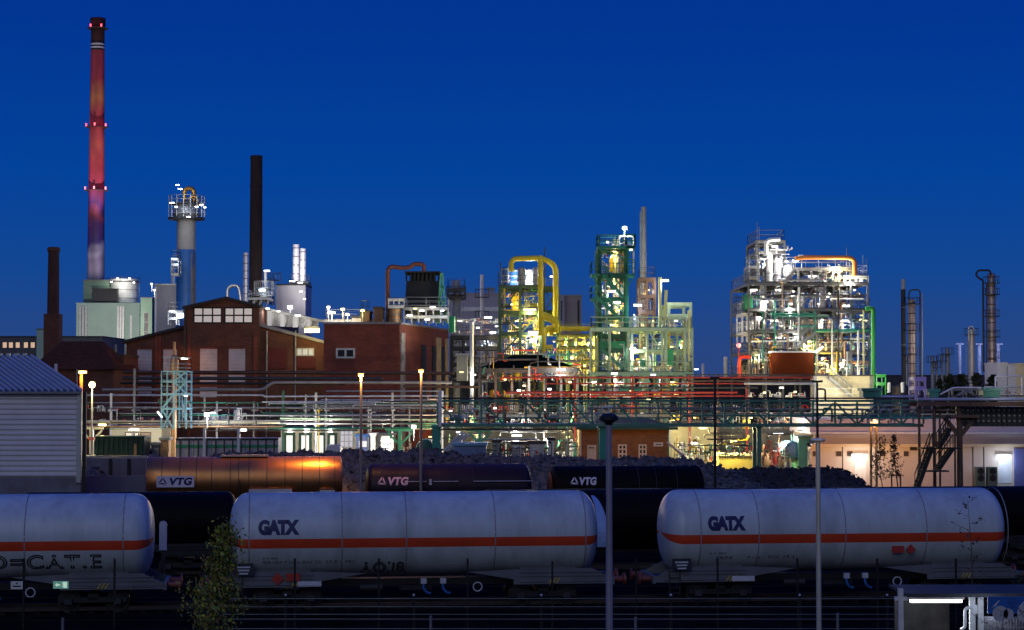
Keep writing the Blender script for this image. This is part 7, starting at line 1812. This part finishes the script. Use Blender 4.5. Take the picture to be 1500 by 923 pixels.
for px, a, w_, lab in ((1388, 510, 7, 'stubby grey column with crown of pipes, middle of the far right'), (1366, 522, 5, 'small dark column left of the stubby grey one'), (1380, 520, 3, 'thin short column between the two small ones'), (1372, 530, 3, 'tiny column left of the thin short one'), (1328, 520, 3, 'thin grey column in front of the left pair')):
    vessel(lab, px, a, None, w_, 340, GREY if px != 1328 else STEEL, 'process_column', 'process column', dome=.3, rings=(a+9,), ladder=1)
cw2 = [o for o in bpy.data.objects if o.get('label','').startswith('tallest bronze')][0]; light(P(1462, 500, 312), 'w', 5200, .5, cw2)  # unseen light added to brighten the tallest column
cw3 = [o for o in bpy.data.objects if o.get('label','').startswith('bronze distillation')][0]; light(P(1346, 510, 302), 'w', 4200, .5, cw3)  # same kind of added light for the left bronze column
PUR = E('stack_lilac_glow', (.55, .55, 1), .18)
for px, lab in ((1406, 'left of the smooth grey column'), (1435, 'right of the smooth grey column'), (1463, 'right of the tallest column')):
    t = thing('banded_mast', 'thin blue white lit mast with a wide head, ' + lab, 'mast', (PX(px, 420), 420, 0), 'thin lit masts far right')
    x = PX(px, 420); MB().cyl((x, 420, 0), (x, 420, z_at(505, 420)), .38, n=8).build('shaft', M('mast_lilac', (.4, .42, .75), .5, 0, .3, .5), t, True)
    MB().box(x-.9, x+.9, 419.6, 420.4, z_at(505, 420), z_at(503, 420)).build('head', M('mast_lilac'), t)
    light((x, 415, z_at(515, 420)), 'c', 900, .3, t)  # added light in front of the mast, no fitting
# far right trees, small far roofs
for k, (px, a, w_, lab) in enumerate(((1392, 548, 24, 'dark round tree, leftmost beyond the right pipe bridge'), (1410, 546, 26, 'dark round tree second from the left beyond the right pipe bridge'), (1430, 545, 30, 'dark broad tree in front of the smooth grey column'), (1452, 547, 26, 'dark tree in front of the tallest column'), (1375, 554, 16, 'small dark tree beside the lilac frame'))):
    Y = 250; z = z_at(a, Y)
    leafy('far_tree', lab, 'tree', (PX(px, Y), Y, 0), z, W(w_, Y)*1.15, .25, 700, .42, [M('leaf_dusk', (.03, .045, .02), .8, 0, .3, 1), M('leaf_dusk2', (.05, .06, .025), .8, 0, .3, 1)], 50+k, bottom=.3, limbs=16, group='dark trees at the far right')
for px, a, w_, m_, lab in ((1468, 533, 14, M('far_white', (.55, .53, .55), .6, 0, .1), 'small pale far building right of the tallest column'), (1482, 536, 12, M('far_white'), 'second small pale far building'), (1495, 534, 14, M('far_cream', (.6, .5, .3), .6, 0, .1), 'small yellowish far building at the right edge')):
    t = house('far_building', lab, px-w_/2, px+w_/2, a, None, 300, 8, m_, m_, 'building'); light(P(px, a-6, 292), 'w', 500, .3, t)  # each far front gets an added fill light, no fitting
house('far_hall', 'long low dark hall behind the lilac frame', 1296, 1500, 551, None, 360, 15, M('far_dark', (.06, .06, .075), .8, 0, .2), DARK, 'industrial building')
vessel('squat dark tank between the green stand and the lilac frame', 1319, 563, None, 26, 215, DARK, 'storage_tank', 'tank', dome=.3, n=20)
for px, w_, lab in ((1302, 5, 'small bright white post left of the squat dark tank'), (1322, 5, 'small white dome lamp behind the squat dark tank')):
    t = vessel(lab, px, 560, 575, w_, 205, WHITE, 'bollard_lamp', 'lamp', dome=.5); light(P(px, 560, 202), 'w', 180, .2, t)

# ================================================================ pipe bridge at the right
Y = 138
lb = frame('pipe_portal', 'lilac lit square pipe frame standing on the right pipe bridge', 1341, 1355, (552, 566), Y, 2, PURPLE, 1, .15, deckm=False, rails=False, zbase=z_at(586, Y), beamh=.3)
spot(P(1348, 570, Y-6), P(1348, 570, Y), (.6, .5, 1), 500, 60, lb)
RPB = thing('right_pipe_bridge', 'dark brown beam bridge carrying blue grey pipes at the right edge', 'pipe bridge', (PX(1420, Y), Y, z_at(630, Y)))
xa, xb = PX(1344, Y), PX(1560, Y)
MB().box(xa, xb, Y-.2, Y+.2, z_at(595, Y), z_at(589, Y)).build('beam', BROWN, RPB)
MB().box(xa, xb, Y+3, Y+3.4, z_at(595, Y), z_at(589, Y)).build('beam', BROWN, RPB)
for a, b_, py, w_, m_, lab in ((1344, 1560, 585, 5, M('pipe_bluegrey', (.30, .36, .52), .35, .3, .1, .6), 'thick blue grey pipe on the right pipe bridge'), (1265, 1344, 581, 4, M('pipe_bluegrey'), 'blue grey pipe left of the lilac frame'), (1344, 1560, 580, 2, DARK, 'dark pipe above the thick blue grey one'), (1225, 1420, 612, 3, TEAL, 'teal pipe low before the long pale building'), (1344, 1408, 601, 2.4, COPPER, 'copper pipe below the brown beam'), (1344, 1400, 607, 2.2, CREAM, 'cream pipe below the copper one')):
    pipe(lab, [(a, py), (b_, py)], Y+.6, w_, m_, group='pipes at the right pipe bridge')
pipe('white pipe frame bend high on the right pipe bridge', [(1377, 578), (1396, 568), (1440, 568), (1440, 580)], Y+1, 3, SIL, bend=.3)
pipe('white pipe loop at the upper right pipe bridge', [(1458, 572), (1458, 551), (1497, 551), (1497, 580)], Y+1.2, 2.6, SIL, bend=.2)
pipe('long grey pipe above the teal boxes', [(1441, 580), (1441, 567), (1530, 567)], Y+1.5, 2.6, PALE, bend=.2)
for k, (a, b_, c) in enumerate(((1264, 1290, 573), (1361, 1375, 574), (1441, 1465, 573))): house('teal_cabinet', 'teal cabinet on the right pipe bridge, ' + ('left of the green stand', 'right of the lilac frame', 'below the white pipe loop')[k], a, b_, c, 582, Y+.5, 1.5, TEAL, TEAL, 'cabinet', group='teal cabinets')
q = frame('pipe_stand', 'low grey cross braced stand on the right pipe bridge', 1395, 1436, (570,), Y+2, 1, GREY, 2, .12, ((0, 0, '/'), (0, 1, '\\')), rails=False, deckm=False, zbase=z_at(583, Y), beamh=.12)
clutter('right pipe bridge', PX(1462, Y), PX(1510, Y), [z_at(582, Y), z_at(556, Y)], Y+1.5, 2, ('bent_pipe', 'valve_tree', 'cabinet'), ('silver', 'grey', 'white'), 6, 95, names=('upper shelf',), bays=('left', 'right'))
light(P(1490, 560, Y-2), 'w', 250, .2, RPB)  # unseen fill light added for the bridge pipework
# ranks of dark bottles / cooler boxes slung below
G = 'dark cooler units slung below the right bridge'
nx = 14
for i in range(nx):
    px = 1412 + i*7.6
    if px > 1512: break
    x = PX(px, Y); t = thing('cooler_unit', 'dark ribbed cooler unit slung below the right pipe bridge, ' + ('left half' if px < 1460 else 'right half') + ' of the row', 'cooler', (x, Y+1, z_at(625, Y)), G)
    w_ = W(6.6, Y)/2
    MB().box(x-w_, x+w_, Y+.5, Y+2, z_at(625, Y), z_at(596, Y)-.01).build('casing', M('cooler_dark', (.035, .045, .045), .5, .3, .3, 2), t)
    for py in (601, 609, 617):
        MB().lathe((x, Y+.5, z_at(py, Y)), (0, -1, 0), [(0, -.01), (w_*.45, -.01), (w_*.45, .08), (0, .08)], 10).build('round_port', GREY, t)
BC = M('column_brown', (.12, .075, .05), .6, .1, .3, 1)
for px, w_, a, lab in ((1405, 9, 595, 'thick round column with a branched head carrying the right pipe bridge'), (1346, 4, 592, 'slim brown steel column left of the stair tower'), (1368, 5, 592, 'brown steel column in the stair tower'), (1376, 3, 605, 'thin brown steel column right behind the stair tower'), (1398, 3, 635, 'thin dark column just left of the thick round column')):
    x = PX(px, Y+.5); t = thing('bridge_column', lab, 'column', (x, Y+.5, 0), 'brown columns at the right bridge'); r = W(w_, Y)/2
    MB().cyl((x, Y+.5, 0), (x, Y+.5, z_at(a, Y)), r, n=12).build('shaft', BC, t, True)
    if w_ > 8:
        for s in (-1, 1): MB().bar((x, Y+.5, z_at(640, Y)), (x+s*1.1, Y+.5, z_at(612, Y)), .3).build('strut', BC, t)
        MB().box(x-1.3, x+1.3, Y, Y+1, z_at(612, Y), z_at(608, Y)).build('cross_head', BC, t)
stt = thing('stair_tower', 'dark steel stair flights between brown columns before the pale building', 'stair', (PX(1375, Y-1), Y-1, 0))
for a, b_, c, d in ((1344, 716, 1366, 655), (1375, 688, 1396, 657), (1376, 656, 1392, 628)): stair(stt, a, b_, c, d, Y-1.5, .9, BLACK, 12)
for a, b_, c in ((1344, 1400, 655), (1346, 1382, 688)): MB().box(PX(a, Y), PX(b_, Y), Y-1.6, Y-.4, z_at(c, Y)-.1, z_at(c, Y)).build('landing', BLACK, stt)

# long pale building
Y = 158
PB = M('pale_render', (.62, .56, .52), .75, 0, .08, .4)
lp = thing('long_building', 'long pale flat roofed building with lit doors at the right', 'building', (PX(1350, Y), Y, 0))
x0, x1 = PX(1187, Y), PX(1560, Y)
MB().box(x0, x1, Y, Y+12, 0, z_at(650, Y)).build('lower_wall', PB, lp)
MB().box(x0+.3, x1, Y-.3, Y+12, z_at(650, Y)+.002, z_at(636, Y)).build('canopy_band', M('canopy_grey', (.30, .27, .27), .7, 0, .1, .4), lp)
MB().box(x0, x1, Y-.6, Y+12, z_at(650, Y)-.25, z_at(650, Y)-.01).build('canopy_edge', M('pale_edge', (.6, .5, .35), .6, 0, .1), lp)
MB().box(x0, x1, Y+.4, Y+12, z_at(636, Y)+.002, z_at(614, Y)).build('upper_wall', M('lilac_render', (.50, .47, .56), .75, 0, .08, .4), lp)
MB().box(x0, x1, Y-.05, Y+.39, z_at(636, Y)+.0025, z_at(633, Y)).build('white_ledge', WHITE, lp)
for a, b_ in ((1190, 1194), (1224, 1232), (1240, 1248), (1288, 1296), (1323, 1330)):
    window(lp, Y, a, b_, 661, 668.5, DARK, BROWN, 1, 1, bar_=.08)
window(lp, Y, 1332, 1343, 654, 660, BLACK, BROWN, 1, 1)
window(lp, Y, 1251, 1268, 672, 712, M('door_white', (.7, .68, .68), .5, 0, .1), WHITE, 1, 1, name='door')
window(lp, Y, 1461, 1481, 673, 708, M('door_bluewhite', (.6, .66, .75), .4, 0, .1), WHITE, 1, 1, name='door')
for a in (1233.5, 1440, 1424): MB().box(PX(a, Y)-.04, PX(a, Y)+.04, Y-.02, Y-.003, 0, z_at(652, Y)).build('wall_joint', DARK, lp)
MB().box(PX(1484, Y), x1, Y-.4, Y-.01, 0, z_at(657, Y)).build('blue_wall', M('wall_blue', (.10, .12, .34), .7, 0, .1, .5), lp)
for k, (a, b_) in enumerate(((1427, 1440), (1444, 1458))):
    t = thing('air_unit', 'square green grey air unit with round fans by the lit right door, ' + ('left', 'right') [k] + ' one', 'air unit', (PX((a+b_)/2, Y-1), Y-1.2, 0), 'air units by the right door')
    MB().box(PX(a, Y-1), PX(b_, Y-1), Y-1.4, Y-.7, 0, z_at(684, Y-1)).build('casing', M('unit_green', (.10, .16, .14), .6, 0, .2), t)
    for c in (690, 700):
        MB().lathe((PX((a+b_)/2, Y-1), Y-1.41, z_at(c, Y-1)), (0, -1, 0), [(0, 0), (.27, 0), (.27, .03), (0, .03)], 14).build('fan', BLACK, t)
def wallamp(px, py, w_, c, e, lab, dy=1.0):
    p = P(px, py, Y-.3); ww = W(w_, Y)/2
    t = thing('wall_lamp', lab, 'lamp', tuple(p))
    MB().box(p.x-ww, p.x+ww, Y-.32, Y-.1, p.z-.14, p.z+.14).build('lamp_glass', COLS[c][1], t)
    MB().box(p.x-ww, p.x+ww, Y-.34, Y-.08, p.z+.142, p.z+.25).build('housing', GREY, t)
    light(p+Vector((0, -dy, -.3)), c, e, .25, t)
wallamp(1259, 668, 22, 'w', 320, 'broad bright lamp over the left white door of the long building')
wallamp(1471, 669, 20, 'c', 260, 'bright lamp over the right door of the long building')
for px, e in ((1205, 700), (1245, 500), (1300, 800), (1335, 700)): light(P(px, 655, Y-5), 'o', e, .4, lp)  # orange fill lights added along the lower wall, no fittings
light(P(1410, 640, Y-7), 'w', 300, .5, lp)  # unseen white fill added for the upper wall
# sodium lit lattice column
x = PX(1279, 146); t = thing('lattice_lamp', 'slim lattice column with an orange lamp before the long pale building', 'lamp post', (x, 146, 0))
LC = M('lattice_sand', (.5, .36, .2), .6, 0, .3, 1)
hw = W(4, 146)
for s in (-1, 1):
    for yy in (-1, 1): MB().box(x+s*hw-.05, x+s*hw+.05, 146+yy*hw-.05, 146+yy*hw+.05, 0, z_at(624, 146)).build('chord', LC, t)
q = MB()
zz = .1; k = 0
while zz < z_at(628, 146)-.6: q.bar((x-hw, 145.75, zz), (x+hw, 145.75, zz+.6), .05) if k % 2 else q.bar((x+hw, 145.75, zz), (x-hw, 145.75, zz+.6), .05); zz += .6; k += 1
q.build('lacing', LC, t)
MB().sphere((x, 145.6, z_at(620, 146)), .3, 12, 8).build('globe', TO, t, True)
light((x, 145.0, z_at(622, 146)), 'o', 500, .2, t)
# saplings
SL = [M('leaf_dull', (.06, .05, .03), .7, 0, .3, 2)]
leafy('sapling', 'thin conical sapling with stakes before the pale building', 'tree', (PX(1311, 143), 143, 0), z_at(634, 143), 2.0, .06, 500, .1, SL, 7, shape=lambda t: (1-t)**.8, bottom=.35, limbs=24)
leafy('sapling', 'thin leaning sapling around the lattice lamp column', 'tree', (PX(1291, 144), 144, 0), z_at(640, 144), 2.3, .05, 420, .1, SL, 8, shape=lambda t: .3+.7*(1-t), bottom=.35, limbs=18)
ts_ = thing('tree_stake', 'timber stake frame around the thin conical sapling', 'tree stake', (PX(1311, 143), 142.8, 0))
for a in (1305, 1318): MB().box(PX(a, 142.8)-.05, PX(a, 142.8)+.05, 142.75, 142.85, 0, z_at(695, 143)).build('stake', BROWN, ts_)
MB().box(PX(1304, 142.8), PX(1319, 142.8), 142.7, 142.75, z_at(697, 143), z_at(695, 143)).build('cross_bar', BROWN, ts_)

# ================================================================ blue roofed metal shed at the left
Y = 108
sd_ = thing('metal_shed', 'lilac ribbed metal shed with a blue corrugated roof at the left edge', 'shed', (PX(50, Y), Y, 0))
x0, x1 = PX(-160, Y), PX(114, Y); zw, zbs = z_at(574, Y), z_at(699, Y)
SM = M('shed_lilac', (.80, .76, .80), .45, .2, .08, .6)
MB().box(x0, x1, Y, Y+.2, zbs, zw).build('wall', SM, sd_)
rb = MB(); z = zbs+.02
while z < zw-.15:
    i = len(rb.v); rb.v += [(x0, Y-.004, z), (x1, Y-.004, z), (x1, Y-.09, z+.07), (x0, Y-.09, z+.07), (x0, Y-.09, z+.15), (x1, Y-.09, z+.15), (x1, Y-.004, z+.21), (x0, Y-.004, z+.21)]
    for f in ((0, 1, 2, 3), (3, 2, 5, 4), (4, 5, 6, 7)): rb.f.append(tuple(i+k for k in f)); rb.m.append(0)
    z += .29
rb.build('wall_ribs', SM, sd_)
MB().box(x1-.02, x1+.24, Y-.15, Y+.2, zbs-.3, zw).build('corner_trim', PALE, sd_)
MB().box(x1+.3, x1+.5, Y-.1, Y+.1, 0, zw).build('downpipe', BLACK, sd_)
MB().box(x0, x1+.2, Y+.0, Y+.4, 0, zbs-.01).build('plinth', M('plinth_grey', (.20, .19, .22), .9, 0, .25, 1), sd_)
# sheared roof
rx0, rz = PX(45, Y+8), z_at(522, Y+8)
e0, e1 = Vector((x0-3, Y-.3, zw+.02)), Vector((x1+.3, Y-.3, zw+.02)); r1_ = Vector((rx0, Y+8, rz)); r0_ = Vector((rx0-30, Y+8, rz))
SLB = M('roof_blue', (.03, .07, .16), .5, .2, .12, .5)
rm = MB(); n = 38
prev = None
W_ = (e1-e0)
for i in range(n+1):
    t_ = i/n; a = e0+W_*t_; b_ = r1_ + (a - e1); h = 0
    cur = (a+Vector((0, 0, h)), b_+Vector((0, 0, h)))
    if prev: rm.face([prev[0], cur[0], cur[1], prev[1]])
    prev = cur
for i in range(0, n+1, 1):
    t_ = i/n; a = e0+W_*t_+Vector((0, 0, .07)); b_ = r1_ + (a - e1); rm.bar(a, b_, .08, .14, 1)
rm.build('roof', [SLB, M('roof_rib_highlight', (.62, .66, .74), .5, .1, .1)], sd_, fix=False)  # light on ribs and shade between put into two roof colours
MB().bar(e0+Vector((0, -.05, -.06)), e1+Vector((0, -.05, -.06)), .1, .12).build('gutter', GREY, sd_)
gb = MB(); xk = x1 - 2*(x1-rx0); gb.face([(x1, Y+.2, zw), (xk, Y+16, zw), (rx0, Y+8, rz)]); gb.face([(x1, Y+.2, 0), (xk, Y+16, 0), (xk, Y+16, zw), (x1, Y+.2, zw)])
gb.build('gable_wall', SM, sd_)
back = MB(); back.face([r0_, r1_, Vector((xk, Y+16, zw)), Vector((x0-10, Y+16, zw))]); back.build('back_roof', SLB, sd_)
for k in range(14): MB().cbox(r1_ + Vector((-.35-k*.5, -.1, .1)), .22, .16, .16).build('snow_guard', PALE, sd_)
MB().cyl(P(82, 548, 125), P(82, 533, 125), .1, n=8).build('vent_pipe', WHITE, label='short white vent pipe behind the shed roof', cat='vent', smooth=True)
MB().box(PX(118, 112), PX(214, 112), 112, 112.3, 0, z_at(697, 112)).build('yard_wall', M('wall_lilac'), label='low lilac grey wall right of the shed behind the first wagon', cat='wall')

bpy.context.view_layer.update()
for o in list(bpy.data.objects):
    if o.type == 'EMPTY' and o.get('label') is None and o.parent is None:
        pass
